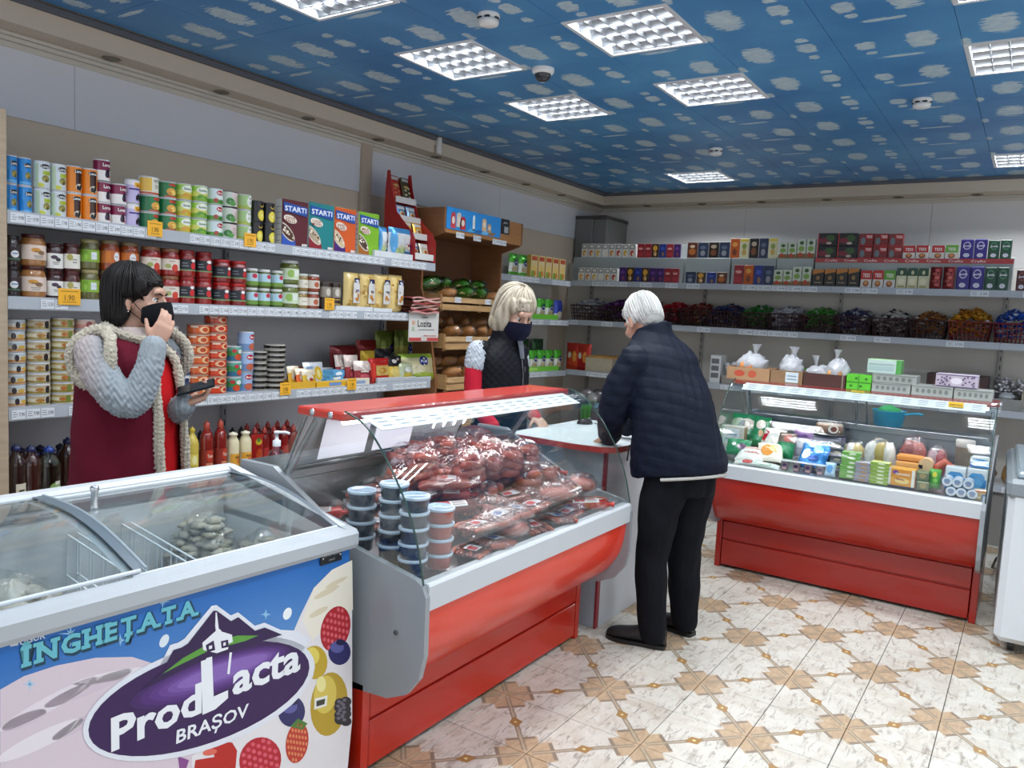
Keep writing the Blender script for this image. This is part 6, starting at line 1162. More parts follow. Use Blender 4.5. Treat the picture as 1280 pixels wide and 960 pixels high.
rbag('sweet_bag', 'bag', 1030, 1043, 582, .1, ([(1, 'b0cfe6')], '9ab8d4'), [('e', 0, .5, .6, .3, '5a9ad0')], 'small pale blue pack right of the yogurt cups', seed=12, rx=-.3)
x, Y, z, w, h = rc_at(1012, 1051, 546, .45); o = pack(w*.95, .12, .16, {'*': '8d88a0', 't': 'b8b4c4'}, [('e', 0, .5, .6, .3, '4a4466'), ('r', -.9, .7, .9, .9, 'c9c6d4')], 'cake_carton', .003); tag(o, 'grey-violet carton carrying the boxed cake', 'box'); o.location = (x, Y, z+.028)
ck = thing('boxed_cake', 'round brown cake under a clear dome on a dark base', 'cake', (x, Y+.08, z+.1495)); R = w*.5
MB().lathe([(R*1.05, 0), (R*1.18, .004), (R*1.18, .012), (R*1.05, .016)], '1c1a1c', 26).build('base', ck, PLAS)
m = MB().lathe([(R*.86, .017), (R*.88, .03), (R*.88, .065), (R*.8, .075), (0, .08)], ['7a5238', '8a6248', 'b09680', 'd0c4b8'], 26, caps=False); m.build('cake', ck, BREAD)
m = MB().lathe([(R*1.0, .016), (R*.97, .09), (R*.9, .105), (0, .107)], 'ffffff', 26, caps=False); m.build('dome', ck, FILM)
m = MB(); Sd = lambda u, v, l: ((R+l)*sin(u/R), -(R+l)*cos(u/R), v); m.ell(Sd, R*.45, .05, .032, .026, 'd9d4cc', .001, 16, 3).ell(Sd, R*.47, .05, .02, .017, '6a3420', .0018, 14, 2); m.build('sticker', ck, LABEL)
rbox('cheese_box', 'cheese', 1037, 1056, 556, .22, .07, '4a4e54', [('r', -.9, .2, .9, .5, '8a8e94'), ('e', 0, .7, .5, .16, 'b0a88a')], 'dark grey cheese pack in the tower right of the blue bag', n=4, group='dark grey cheese packs')
LG = lambda c, c2: [('r', -.95, .1, .95, .5, c2), ('e', .2, .6, .4, .24, 'd9e0c4')]
rbox('cheese_box', 'cheese', 1050, 1074, 567, .12, .07, {'*': '5f9a3a', 't': 'b0d08a'}, LG(0, '6faa44'), 'light green cheese box in the left green tower', n=6, group='light green cheese boxes')
rbox('cheese_box', 'cheese', 1067, 1088, 580, .1, .07, {'*': '7d7880', 't': 'c4bcc4'}, [('r', -.9, .2, .9, .6, '9a94a4'), ('e', .1, .5, .5, .24, 'b08a6a')], 'grey-violet cheese box in the middle tower', n=5, group='grey-violet cheese boxes', rz=.05)
rbox('cheese_box', 'cheese', 1086, 1111, 580, .1, .07, {'*': '7a9a34', 't': 'd4dc8a'}, LG(0, '8fae3c'), 'yellow-green cheese box in the right green tower', n=6, group='yellow-green cheese boxes', rz=-.05)
def lump(nm, cat, pl, pr, yt, y, col, label, seed, d=.1, film=True, mats=MEAT, rz=0.):
    x, Y, z, w, h = rc_at(pl, pr, yt, y); o = thing(nm, label, cat, (x, Y+d/2, z+.1*d), rz)
    m = MB(); cs = col if isinstance(col, tuple) else (col,)
    for i, c in enumerate(cs): blob(m, ((i-(len(cs)-1)/2)*w*.3, 0, h*.42), (w*.5/len(cs)**.5*.9, d/2, h*.45), c, 14, 8, .14, 1.6, seed+i, flat=0)
    m.build('contents', o, mats)
    if film: f = MB(); blob(f, (0, 0, h*.45), (w*.54, d*.58, h*.55), 'ffffff', 16, 9, .2, 2.2, seed+3, flat=-.001); f.build('film', o, FILM)
lump('cheese_bag', 'bag', 1052, 1080, 553, .42, ('d0ccc8', 'c9b06a'), 'clear bag of cheese at the back, right of the cake', 1)
lump('cheese_bag', 'bag', 1081, 1117, 550, .34, ('d9d6d2', 'b8a04a', 'd9d4cc'), 'clear bag with yellow and white cheese pieces', 3)
lump('smoked_meat', 'meat', 1121, 1160, 549, .42, ('8a3a34', 'a85a50'), 'film-wrapped smoked meat behind the orange cheese', 5)
lump('sausage_pack', 'meat', 1156, 1185, 560, .36, ('b89aa0', 'a8484a'), 'clear pack of pinkish sausage right of the cheese', 7)
x, Y, z, w, h = rc_at(1119, 1155, 566, .24); ch = thing('cheese_block', 'pale orange cheese block cut in two on the orange pack', 'cheese', (x, Y, z+.085))
MB().box(-w/2, 0, 0, w/2, .09, .034, 'dfa25a', b=.006).build('lower_piece', ch, PLAS); MB().box(-w/2, .01, .036, w/2-.004, .09, .07, 'd0883a', b=.008).build('upper_piece', ch, PLAS)
m = MB().tube([(w/2+.008, .0, .03), (w/2+.008, .08, .03)], .038, 'd9b48a', 16); m.build('round_piece', ch, PLAS)
x, Y, z, w, h = rc_at(1107, 1145, 585, .12); o = pack(w*.95, .105, .1, {'*': 'e0982c', 't': 'e0a84a'}, [('r', -.95, 0, -.72, 1, 'e6e2da'), ('r', .74, 0, .95, 1, 'e6e2da'), ('r', -.7, .62, .7, .95, 'd9861c'), ('e', -.4, .8, .22, .1, '6a3a8a'), ('t', 'DANSKE', .12, .72, .12, 'f0e8d8', 1.), ('e', .1, .35, .5, .16, 'ecc878'), ('p', [(-.4, .5), (.2, .46), (.3, .38), (-.3, .4)], 'a8642c'), ('r', -1, 0, 1, .08, '2a2450')], 'cheese_pack', .003, GLOSS); tag(o, 'orange and white cheese pack with lettering in the middle of the dairy counter', 'cheese'); o.location = (x, Y, z-.01+.016)
rbox('cheese_box', 'cheese', 1145, 1161, 591, .11, .07, '6a7054', [('e', 0, .5, .6, .3, '9a8a5a'), ('r', -.9, .8, .9, .95, 'a8b08a')], 'olive patterned cheese box right of the orange pack', n=2, group='olive patterned cheese boxes')
rbag('herb_bag', 'bag', 1160, 1175, 590, .16, ([(1, '4f9a34')], '3f8a2c'), [('e', 0, .7, .4, .14, 'c9c03a'), ('e', .2, .4, .4, .1, '7fc04a')], 'small bright green pack beside the olive boxes', seed=14, rx=-.2)
x, Y, z, w, h = rc_at(1167, 1192, 572, .26); m = MB().tube([(-w/2, 0, .03), (-w*.3, .02, .09), (0, .03, .12), (w*.3, .03, .1), (w/2, .02, .05)], [.02, .024, .025, .024, .018], 'a8401c', 12); o = m.build('smoked_sausage', None, MEAT); tag(o, 'curved orange-red smoked sausage standing right of the green pack', 'sausage'); o.location = (x, Y, z-.006+.02)
x, Y, z, w, h = rc_at(1193, 1217, 553, .46); m = MB().lathe([(w*.44, 0), (w*.48, .004), (w*.5, h*.8), (w*.53, h*.82), (w*.53, h*.98), (w*.5, h)], ['a89a8c', '9a8c7c', 'c4beb6', 'cfcac4', 'cfcac4'], 20); o = m.build('spread_tub', None, PLAS); tag(o, 'beige spread tub with pale lid at the back right of the dairy counter', 'tub'); o.location = (x, Y+.05, z+.01)
CT = [('r', -.95, .0, .95, .55, '2f7ab8'), ('e', 0, .55, .8, .3, '3f8cc4'), ('e', 0, .35, .6, .2, '5fa4d4'), ('r', -.95, .8, .95, .98, 'd9dee2')]
for i, (a, b, t, yy, l) in enumerate(((1180, 1207, 586, .2, 'left lower one'), (1207, 1234, 588, .22, 'right lower one'))): rbox('cottage_cheese_pack', 'cheese', a, b, t, yy, .08, 'd3d9dd', CT, 'white and blue cottage cheese pack, '+l, group='white and blue cheese packs %d' % i)
for i, (a, b, t, l) in enumerate(((1209, 1236, 571, 'topmost one at the right'),)):
    x, Y, z, w, h = rc_at(a, b, 588, .22); o = pack(w*.95, .06, .08, 'd9dee2', CT, 'cottage_cheese_pack', .012, GLOSS); tag(o, 'white and blue cottage cheese pack, '+l, 'cheese'); o.location = (x, Y+.003, z+.0125+h+.002)
rk = None
for i, (px, zc, l) in enumerate(((1183, .078, 'upper row, left'), (1196, .078, 'upper row, middle'), (1210, .078, 'upper row, right'), (1189, .027, 'lower row, left'), (1202, .027, 'lower row, middle'), (1216, .027, 'lower row, right'))):
    p = aty(px, 610, YN+.075)
    if rk is None:
        m = MB().tube([(0, 0, 0), (0, .09, 0)], .0255, 'c4ccd8', 16); S = FLATY(0); m.ell(S, 0, 0, .0245, .0245, 'd3dae2').ell(S, 0, .004, .016, .012, '7a8fb0', .0012).ell(S, 0, -.008, .012, .005, '9a8fa0', .0014); rk = Kind(m.build('curd_roll', None, GLOSS), 'curd roll', 'blue and white curd rolls')
    rk.place((p.x, YN+.075, rdeck(.165)+.003+zc), 0, 'blue and white curd roll at the front right, '+l)
rbox('curd_carton', 'box', 1216, 1232, 614, .085, .06, {'*': 'b89a6a', 'r': '2f6fb8'}, [('r', .3, 0, 1, .6, '2a64b0'), ('r', -.9, .2, .1, .4, 'd9ccb0'), ('r', -.9, .8, .9, .95, 'c9724a')], 'tan and blue carton at the right end of the dairy counter')
x = aty(1108, 550, YN+.8).x; tb_ = thing('blue_tub', 'blue plastic tub with green sponge behind the dairy counter glass', 'tub', (x, YN+.8, .9905))
MB().lathe([(.075, 0), (.085, .005), (.1, .1), (.104, .105), (.098, .103), (.08, .012)], '2a8fb0', 22).build('tub', tb_, PLAS); m = MB(); blob(m, (0, 0, .1), (.07, .05, .035), '3aa85a', 10, 6, .2, 2, 1); m.build('sponge', tb_, MATTE); MB().tube([(.06, -.03, .08), (.16, -.03, .1), (.2, -.03, .098)], .008, '2a8fb0', 8).build('handle', tb_, PLAS)
for i, (px, y, Y, c) in enumerate(((1072, 491, 5.135, 'e0a020'), (1195, 506, 5.06, 'e6b82a'))):
    p = aty(px, y, Y); o = pack(.075, .03, .001, c, [('r', -.8, .4, .8, .6, 'a8781a')], 'price_card', 0); tag(o, 'yellow price card on the dairy counter glass, %s one' % ('left', 'right')[i], 'price card', 'price cards on the right counter'); o.location = (p.x, Y-.0, p.z-.015)
# ================================================================ SAUSAGE COUNTER, FREEZER, CASH DESK
def ldeck(y): return .70+(y-.03)*.1538
def lw(x, y, z): return (LC[0]-y, LC[1]+x, z)
# tubs with clear lids
def tubk(cont, g):
    r, h = .05, .052; m = MB().lathe([(r*.84, 0), (r*.88, .003), (r*.95, h*.8)], [cont, cont], 22); o = m.build('salad_tub', None, JAR)
    MB().lathe([(r*.97, h*.78), (r*1.03, h*.8), (r*1.03, h*.96), (r*.96, h), (r*.9, h*.9), (0, h*.9)], ['9fb0c4', 'b0c0d2', 'b9c8d6', 'a9bccf', '8ea3b8'], 22, caps=False).build('lid', o, GLOSS); return Kind(o, 'tub', g), h
kd, th = tubk('23283a', 'dark tubs with pale lids'); kr, _ = tubk('9a3a2c', 'red tubs with clear lids')
for k, n, px, yy, d in ((kd, 5, .09, .12, 'the front stack'), (kd, 5, .115, .235, 'the tallest stack'), (kd, 4, .075, .345, 'the leftmost stack'), (kr, 4, .2, .1, 'the red stack')):
    Y = LC[1]+px
    for i in range(n): k.place((LC[0]-yy, Y, ldeck(yy+.05)+.004+i*th*1.005), rnd.uniform(0, 6), '%s salad tub in the sausage counter, %s in %s' % ('red' if k is kr else 'dark', ('lowest' if i == 0 else NTH[i]+' up'), d))
# packs of sausages
SC = ['8c3a24', '7a2c1c', 'a04a30', '6a241c', '94402a', 'a85a44']
def film_for(o, rx, ry, rz, seed, z=0.):
    f = MB(); blob(f, (0, 0, rz*.5+z), (rx, ry, rz*.62), 'ffffff', 18, 9, .17, 2.6, seed, flat=-.001)
    f.grid(lambda u, v: (rx*(.86+.4*v), ry*(-.8+1.6*u)*(1-.2*v), rz*.45+.012*sin(u*14+seed)+.02*v), 10, 2, 'ffffff'); f.build('film', o, FILM)
def label_on(o, x, y, z, w, h, col, seed=0):
    m = MB(); S = lambda u, v, l: (x+u, y+v, z+l-.25*abs(u)**1.5-.4*v*v)
    m.rect(S, -w/2, -h/2, w/2, h/2, 'd9dade', .002, 6, 3).rect(S, -w*.45, -h*.4, w*.05, h*.3, col, .003, 3, 2)
    for k in range(3): m.rect(S, w*.1, h*(-.3+.22*k), w*.42, h*(-.22+.22*k), '7d8087', .003, 3, 1)
    m.build('label', o, LABEL)
def straight(n, l, r, seed, lab=True):
    o = thing('sausage_pack', '', 'sausages'); r2 = random.Random(seed)
    for i in range(n):
        y = (i-(n-1)/2)*r*1.95; b = r2.uniform(-.02, .02); c = r2.choice(SC)
        m = MB().tube([(-l/2, y, r*.9), (-l/2+.012, y, r), (-l*.2, y+b, r*1.05), (l*.2, y+b, r), (l/2-.012, y, r), (l/2, y, r*.9)], [r*.45, r*.9, r, r, r*.9, r*.45], c, 10); m.build('sausage', o, MEAT)
    film_for(o, l*.56, n*r*1.15+.012, r*2.3, seed)
    if lab: label_on(o, l*.05, 0, r*2.35, .075, .05, ('a8262a', '2a4a8a', 'b8402a')[seed % 3])
    return o
def coils(n, R, r, seed):
    o = thing('sausage_ring', '', 'sausages'); r2 = random.Random(seed)
    for i in range(n):
        a0 = r2.uniform(0, 6); c = r2.choice(SC[:5]); pts = [(R*cos(a0+t*5.3/14), R*.8*sin(a0+t*5.3/14), r*1.0+i*r*1.75+.006*sin(t)) for t in range(15)]
        m = MB().tube(pts, [r*.55]+[r]*13+[r*.55], c, 10); m.build('sausage', o, MEAT)
    film_for(o, R+r*1.5, R*.85+r*1.4, n*r*1.9+r, seed); return o
def salami(l, r, seed, wrap):
    o = thing('salami', '', 'sausages'); m = MB().tube([(-l/2, 0, r), (-l/2+.01, 0, r), (0, 0, r), (l/2-.01, 0, r), (l/2, 0, r)], [r*.5, r*.97, r, r*.97, r*.5], wrap, 14); m.build('sausage', o, GLOSS)
    S = lambda u, v, l_: (u, -(r+l_)*sin(v/r+.3), r+(r+l_)*cos(v/r+.3)); m = MB(); m.rect(S, -l*.3, -r*.7, l*.3, r*.7, 'd4d2d2', .001, 1, 8).rect(S, -l*.26, -r*.5, -l*.02, r*.5, 'a02428', .0018, 1, 6)
    for k in range(4): m.rect(S, l*.02, r*(-.5+.28*k), l*.26, r*(-.38+.28*k), '8a6a6a', .0018, 1, 2)
    m.build('label', o, LABEL)
    for sx in (-1, 1): MB().tube([(sx*l/2, 0, r), (sx*(l/2+.012), 0, r), (sx*(l/2+.03), 0, r*.9)], [r*.45, .006, .014], wrap, 8).build('casing_end', o, FOILP)
    return o
def ham(w, d, h, seed, c):
    o = thing('meat_pack', '', 'meat'); m = MB(); blob(m, (0, 0, h*.45), (w/2, d/2, h*.5), c, 16, 9, .12, 1.5, seed, flat=0); m.build('meat', o, MEAT); film_for(o, w*.58, d*.58, h*1.05, seed+1)
    label_on(o, 0, 0, h*1.02, .07, .05, '8a2a2c'); return o
P6 = [('straight brown sausages in clear film', straight(5, .17, .0125, 1)), ('plump red sausages in clear film', straight(3, .2, .019, 2)), ('coiled brown sausages', coils(3, .06, .019, 3)), ('dark salami with pale label', salami(.23, .027, 4, '5a1c1c')), ('bright red salami with white label', salami(.2, .024, 5, 'a02a24')), ('pink ham in clear film', ham(.17, .13, .07, 6, 'b06a60')),
      ('dark smoked meat in clear film', ham(.16, .12, .06, 7, '5a2a26')), ('orange smoked sausages in clear film', straight(4, .16, .016, 8)), ('thin pale sausages in clear film', straight(7, .15, .0085, 9)), ('thick coiled sausage', coils(2, .055, .022, 10))]
PK = [Kind(o, 'sausages' if 'meat' not in d and 'ham' not in d else 'meat', d) for d, o in P6]
r6 = random.Random(11); used = {}
hgt = [.045, .06, .08, .056, .05, .075, .066, .05, .04, .075]
cells = []
for layer in range(3):
    for i in range(10):
        for j in range(5):
            x = .12+.14*i+(.06 if layer % 2 else 0); y = .1+.125*j+(.04 if layer % 2 else 0)
            if y > .62 or x > 1.43: continue
            if x < .33 and y < .42: continue                      # the tubs stand here
            if layer == 1 and (x < .2 or y < .12): continue
            if layer == 2 and not (.5 < x < 1.15 and y > .3): continue
            cells.append((layer, i, j, x, y))
for layer, i, j, x, y in cells:
    if y < .2: k = r6.choice((4, 7, 8, 5, 8, 0))
    elif y > .45 and layer >= 1: k = r6.choice((2, 2, 9, 1))
    elif layer == 2: k = r6.choice((2, 9, 1))
    else: k = r6.choice((0, 1, 3, 4, 5, 6, 7, 8, 2, 9, 3, 7))
    zb = ldeck(y+.06)+.006+layer*.064
    lay = ('bottom layer', 'second layer', 'top layer')[layer]
    d = P6[k][0]; n = used[(k, layer)] = used.get((k, layer), 0)+1
    PK[k].place(lw(x+r6.uniform(-.02, .02), y+r6.uniform(-.01, .02), zb), RZ+r6.choice((0, .3, -.4, 1.2, .8, -.9)), '%s, %s of the heap, %s from near end' % (d, lay, NUM[min(n-1, 23)]), rx=r6.uniform(-.12, .2), ry=r6.uniform(-.12, .12))
# notices hung inside the counter, fold-up price plates
for i, (x0, x1, l) in enumerate(((.1, .34, 'white notice sheet hanging inside the sausage counter, left one'), (.38, .6, 'white notice sheet hanging inside the sausage counter, right one'))):
    m = MB().face([(0, 0, 0), (x1-x0, 0, 0), (x1-x0+.03, -.02, .17), (.03, -.02, .17)], 'd8d9e4').face([(.03, -.019, .17), (x1-x0+.03, -.019, .17), (x1-x0, .001, 0), (0, .001, 0)], 'cfd0da')
    o = m.build('notice_sheet', None, LABEL); tag(o, l, 'paper', 'notice sheets in the counter'); o.location = lw(x0, .6, 1.03); o.rotation_euler.z = RZ
# ---- frozen dumplings in the chest freezer
def fzp(x, y, z): c, s = fz.rotation_euler.z, 0; return (FO.x+x*cos(c)-y*sin(c), FO.y+x*sin(c)+y*cos(c), z)
for i, (x, y, z, rx, ry, rz_, l) in enumerate(((-.21, .5, .42, .165, .12, .545, 'bag of frozen dumplings at the back right of the freezer'), (-.18, .235, .4, .13, .115, .53, 'bag of frozen dumplings at the front right of the freezer'), (-.88, .3, .38, .21, .2, .54, 'bag of frozen dumplings at the left of the freezer'))):
    t = thing('dumpling_bag', l, 'frozen food', fzp(x, y, .17), 0, 'bags of frozen dumplings'); r2 = random.Random(i); m = MB()
    base = MB(); blob(base, (0, 0, rz_*.62), (rx*.9, ry*.9, rz_*.62), 'b9b3a6', 20, 12, .1, 1.5, i, flat=0); base.build('frosted_block', t, MILK)
    for k in range(150):
        a, b = r2.uniform(0, 2*PI), r2.uniform(.1, 1)**.6; px, py = rx*.92*b*cos(a), ry*.92*b*sin(a); pz = rz_*(.62+.6*max(0, 1-b*b)**.5)*r2.uniform(.96, 1.04)
        blob(m, (px, py, pz), (.03, .022, .012), ('aaa494', '9c9686', 'b8b2a4')[k % 3], 8, 5, .28, 1.4, k, rz=r2.uniform(0, 3))
    o = m.build('dumplings', t, MATTE); o['kind'] = 'stuff'
    f = MB(); blob(f, (0, 0, rz_*.64), (rx*1.02, ry*1.02, rz_*.66), 'ffffff', 20, 12, .1, 2., i+1, flat=-.001); f.build('film', t, FILM)
# ---- on the cash desk
ms_ = thing('computer_mouse', 'black computer mouse lying on the pale cash desk', 'computer mouse', atz(731, 530, .956), .9); ms_.location.z = .9555
m = MB(); blob(m, (0, 0, .004), (.052, .031, .03), '17181b', 16, 9, flat=0); m.build('shell', ms_, GLOSS); MB().box(.012, -.004, .024, .034, .004, .036, '4a4c50', b=.003).build('wheel', ms_, PLAS)
p = atz(744, 528, .956); ct = thing('card_terminal', 'small black terminal on the desk in front of the man', 'card terminal', (p.x-.02, p.y+.1, .9555), .4)
MB().ext([(0, 0), (0, .06), (.1, .1), (.12, .1), (.12, 0)], -.06, .06, '1b1c20').build('housing', ct, PLAS); MB().ext([(.03, .0745), (.033, .08), (.085, .101), (.082, .096)], -.045, .045, '3a4a50').build('screen', ct, GLOSS)
cm = MB().tube([tuple(ms_.location+V((.05, .03, .01))), (-2.0, 4.05, .962), (-1.93, 4.12, .962), tuple(ct.location+V((-.08, .06, .01)))], .003, '1a1a1c', 6); o = cm.build('mouse_cable', None, PLAS); tag(o, 'thin black cable between the mouse and the terminal on the desk', 'cable')
# ================================================================ PEOPLE
def fuse(name, mb, vox, col, m, parent, smooth=6, disp=None, colf=None):
    """one continuous skin over overlapping closed shapes"""
    t = mb.build('tmp'); md = t.modifiers.new('r', 'REMESH'); md.mode = 'VOXEL'; md.voxel_size = vox
    if smooth: ms = t.modifiers.new('s', 'SMOOTH'); ms.factor = .5; ms.iterations = smooth
    me = bpy.data.meshes.new_from_object(t.evaluated_get(bpy.context.evaluated_depsgraph_get())); old = t.data
    bpy.data.objects.remove(t); bpy.data.meshes.remove(old); me.name = name
    if disp:
        cs = [(v.co.copy(), v.normal.copy()) for v in me.vertices]
        for v, (c, n) in zip(me.vertices, cs): v.co = c + n*disp(c, n)
    me.materials.clear(); me.materials.append(m)
    for a in list(me.color_attributes): me.color_attributes.remove(a)
    at = me.color_attributes.new('Col', 'FLOAT_COLOR', 'POINT'); buf = []; c0 = lin(col)
    for v in me.vertices: buf += list(colf(v.co) if colf else c0)
    at.data.foreach_set('color', buf); me.polygons.foreach_set('use_smooth', [True]*len(me.polygons)); me.update()
    o = bpy.data.objects.new(name, me); C.objects.link(o); o.parent = parent; return o
def cat_(pts, n=5):
    pts = [V(p) for p in pts]; out = []
    for i in range(len(pts)-1):
        a, b, c, d = pts[max(i-1, 0)], pts[i], pts[i+1], pts[min(i+2, len(pts)-1)]
        for k in range(n): t = k/n; out.append(.5*((2*b)+(c-a)*t+(2*a-5*b+4*c-d)*t*t+(3*b-a-3*c+d)*t**3))
    return out+[pts[-1]]
def limb(mb, pts, rad, n=5, seg=14):
    P = cat_(pts, n); R = [p.x for p in cat_([(r, 0, 0) for r in rad], n)]
    mb.tube(P, R, 'ffffff', seg)
    for p, r in ((P[0], R[0]), (P[-1], R[-1])): blob(mb, tuple(p), (r, r, r), 'ffffff', 12, 8)
class Body:
    """axes: a to the right of the view, b away from the camera, z up; f faces"""
    def __init__(s, label, ox, oy, f):
        n = V((ox, oy, 0)).normalized(); s.n = n; s.r = V((n.y, -n.x, 0)); s.o = V((ox, oy, 0)); L = math.hypot(*f); s.f = (f[0]/L, f[1]/L); s.s = (-s.f[1], s.f[0])   # s = the person's left
        s.e = thing('person', label, 'person', s.o)
    def P(s, a, b, z): return s.r*a + s.n*b + V((0, 0, z))
    def F(s, c, z, side, front): return s.P(c[0]+s.s[0]*side+s.f[0]*front, c[1]+s.s[1]*side+s.f[1]*front, z)
    def d(s, a, b, z): return (s.r*a+s.n*b+V((0, 0, z))).normalized()
    def loft(s, mb, rings, seg=28, a0=0., a1=2*PI, cap=True, off=0., sq=1.):
        """rings (z, a, b, half width, half depth, tilt along front); angle 0 = front"""
        R = cat_([(r[0], r[1], r[2]) for r in rings], 4); Q = cat_([(r[3], r[4], r[5] if len(r) > 5 else 0) for r in rings], 4); n = len(R)-1
        def p(u, w):
            i = round(w*n); z, a, b = R[i]; rw, rd, tl = Q[i]; t = a0+(a1-a0)*u; sd, fr = sin(t)*(rw+off), cos(t)*(rd+off)
            return s.F((a, b), z+tl*fr, sd, fr)
        full = abs(a1-a0-2*PI) < 1e-6
        mb.grid(p, seg, n, 'ffffff', 0, True, cu=full)
        if cap and full:
            mb.face([p(k/seg, 0) for k in range(seg)][::-1], 'ffffff'); mb.face([p(k/seg, 1) for k in range(seg)], 'ffffff')
        return p
    def head(s, a, b, z, fa, fb, pitch, roll=0., k=1.):
        g = (s.r*fa+s.n*fb).normalized(); g = (g*cos(pitch)-V((0, 0, 1))*sin(pitch)); sx = g.cross(V((0, 0, 1))).normalized()*-1   # +x = the person's left
        up = g.cross(sx)*-1 if g.cross(sx).z < 0 else g.cross(sx); y = -g; x = y.cross(up)
        if roll: x, up = x*cos(roll)+up*sin(roll), up*cos(roll)-x*sin(roll)
        o = s.P(a, b, z); s.H = lambda q: o+(x*q[0]+y*q[1]+up*q[2])*k; return s.H
def hblob(mb, H, c, r, amp=0., seed=0., seg=16, rings=10, flatz=None):
    def Q(u, v):
        A, B_ = u*2*PI, (v-.5)*PI; d = V((cos(A)*cos(B_), sin(A)*cos(B_), sin(B_))); kk = 1+amp*wob(d.x*3, d.y*3, d.z*3, seed); return H((c[0]+d.x*r[0]*kk, c[1]+d.y*r[1]*kk, c[2]+d.z*r[2]*kk))
    mb.grid(Q, seg, rings, 'ffffff', 0, True, cu=True)
def head_shape(mb, H, nose=1.):
    for c, r in (((0, .018, .035), (.076, .094, .085)), ((0, -.02, -.02), (.066, .078, .082)), ((0, -.035, -.07), (.05, .058, .042)), ((0, -.062, -.098), (.026, .026, .018)),
                 ((0, -.079, .034), (.048, .02, .022)), ((.038, -.07, -.025), (.026, .026, .024)), ((-.038, -.07, -.025), (.026, .026, .024)), ((0, -.088, -.072), (.026, .014, .012))): hblob(mb, H, c, r)
    limb(mb, [H((0, -.09, .018)), H((0, -.106, -.012)), H((0, -.118*nose, -.036))], [.009, .011, .014], 3, 10)
    for sx in (-1, 1): hblob(mb, H, (sx*.012, -.103, -.042), (.01, .011, .008)); hblob(mb, H, (sx*.078, .012, -.018), (.012, .02, .032)); hblob(mb, H, (sx*.08, .006, -.04), (.009, .012, .014))
def eyes(s, H, look=0., lid='b08a78', brow='2a1a16', lash='1c1414'):
    for sx in (-1, 1):
        m = MB(); hblob(m, H, (sx*.032, -.0755, .002), (.0135, .0115, .0115)); m.c = [lin('dcd8d2')]*len(m.c); k = len(m.c); hblob(m, H, (sx*.032+.003*look, -.0838, .0), (.0072, .0046, .0072), seg=10, rings=6); m.c[k:] = [lin('241a16')]*(len(m.c)-k); m.build('eye', s.e, GLOSS)
        b = MB(); b.tube([H((sx*.013, -.0995, .024)), H((sx*.032, -.096, .031)), H((sx*.047, -.0835, .026))], [.003, .004, .002], brow, 6); b.build('eyebrow', s.e, HAIR)
        b = MB(); b.tube([H((sx*.018, -.0845, .006)), H((sx*.032, -.0885, .0105)), H((sx*.046, -.079, .006))], [.0015, .0026, .0015], lash, 6); b.build('eyelash', s.e, HAIR)
def hand(mb, w, d, n, th, L=.085, curl=(.35, .45, .5, .55), spread=.018, tc=.3, k=1.):
    """wrist w, direction d, palm normal n, thumb on side th; five unequal bent fingers"""
    d = d.normalized(); n = (n-d*n.dot(d)).normalized(); sd = d.cross(n); sd = sd if sd.dot(th) > 0 else -sd
    for q in (-.022, -.007, .008, .022): limb(mb, [w+sd*q*.7*k, w+d*L*.5*k+sd*q*1.15*k, w+d*L*k+sd*q*1.3*k], [.0155*k, .0155*k, .0125*k], 3, 10)
    for i, (ln, c) in enumerate(zip((.92, 1., .94, .76), curl)):
        p = w+d*L*.98*k+sd*(.029-.0195*i)*k; g = (d+sd*(spread*(1.5-i)*4)).normalized(); pts = [p-d*.015, p]
        ang = c*.7
        for sl in (.043, .027, .022): g2 = (g*cos(ang)+n*sin(ang)).normalized(); p = p+g2*sl*ln*k; pts.append(p); ang += c
        limb(mb, pts, [.0095*k, .0092*k, .0084*k, .0076*k, .0066*k], 3, 9)
    b = w+d*.022*k+sd*.024*k; g = (d*.65+sd*.75+n*.25).normalized(); pts = [b, b+g*.035*k]; g2 = (g*cos(tc)+(d*.8+n*.5).normalized()*sin(tc)).normalized(); pts += [pts[-1]+g2*.03*k, pts[-1]+g2*.03*k+(g2+n*.3).normalized()*.024*k]
    limb(mb, pts, [.014*k, .0115*k, .0098*k, .0078*k], 3, 9)
def shoe(s, heel, toe, col='121214', h=.085):
    h0, t0 = V(heel), V(toe); d = (t0-h0); d.z = 0; ln = d.length; d = d.normalized(); sd = V((-d.y, d.x, 0)); m = MB()
    pr = [p.to_tuple() for p in cat_([(0, .022, h*.8), (.06, .034, h), (.25, .038, h*1.05), (.42, .04, h*.85), (.6, .046, h*.66), (.8, .046, h*.54), (.93, .034, h*.44), (1., .012, h*.25)], 3)]; n = len(pr)-1
    def q(u, w):
        f, wd, z = pr[round(w*n)]; t = u*2*PI; return h0+d*(ln*f)+sd*(wd*sin(t)*abs(sin(t))**-.25 if abs(sin(t)) > 1e-3 else 0)+V((0, 0, .012+max(0, z*.5*(1+cos(t)))))
    m.grid(q, 18, n, 'ffffff', 0, True, cu=True); m.face([q(k/18, 0) for k in range(18)][::-1], 'ffffff'); m.face([q(k/18, 1) for k in range(18)], 'ffffff')
    o = fuse('shoe', m, .006, col, LEATHER, s.e, 4)
    so = MB(); L = [(f*ln, w+.003) for f, w, z in pr]; ring = [(x, w) for x, w in L]+[(x, -w) for x, w in L[::-1]]
    P = lambda c, z: h0+d*c[0]+sd*c[1]+V((0, 0, z))
    for k in range(len(ring)): a, b = ring[k], ring[(k+1) % len(ring)]; so.face([P(a, .0005), P(b, .0005), P(b, .02), P(a, .02)], '0c0c0d')
    so.face([P(c, .02) for c in ring], '0c0c0d'); so.face([P(c, .0005) for c in ring][::-1], '0c0c0d'); so.build('sole', o, LEATHER); return o
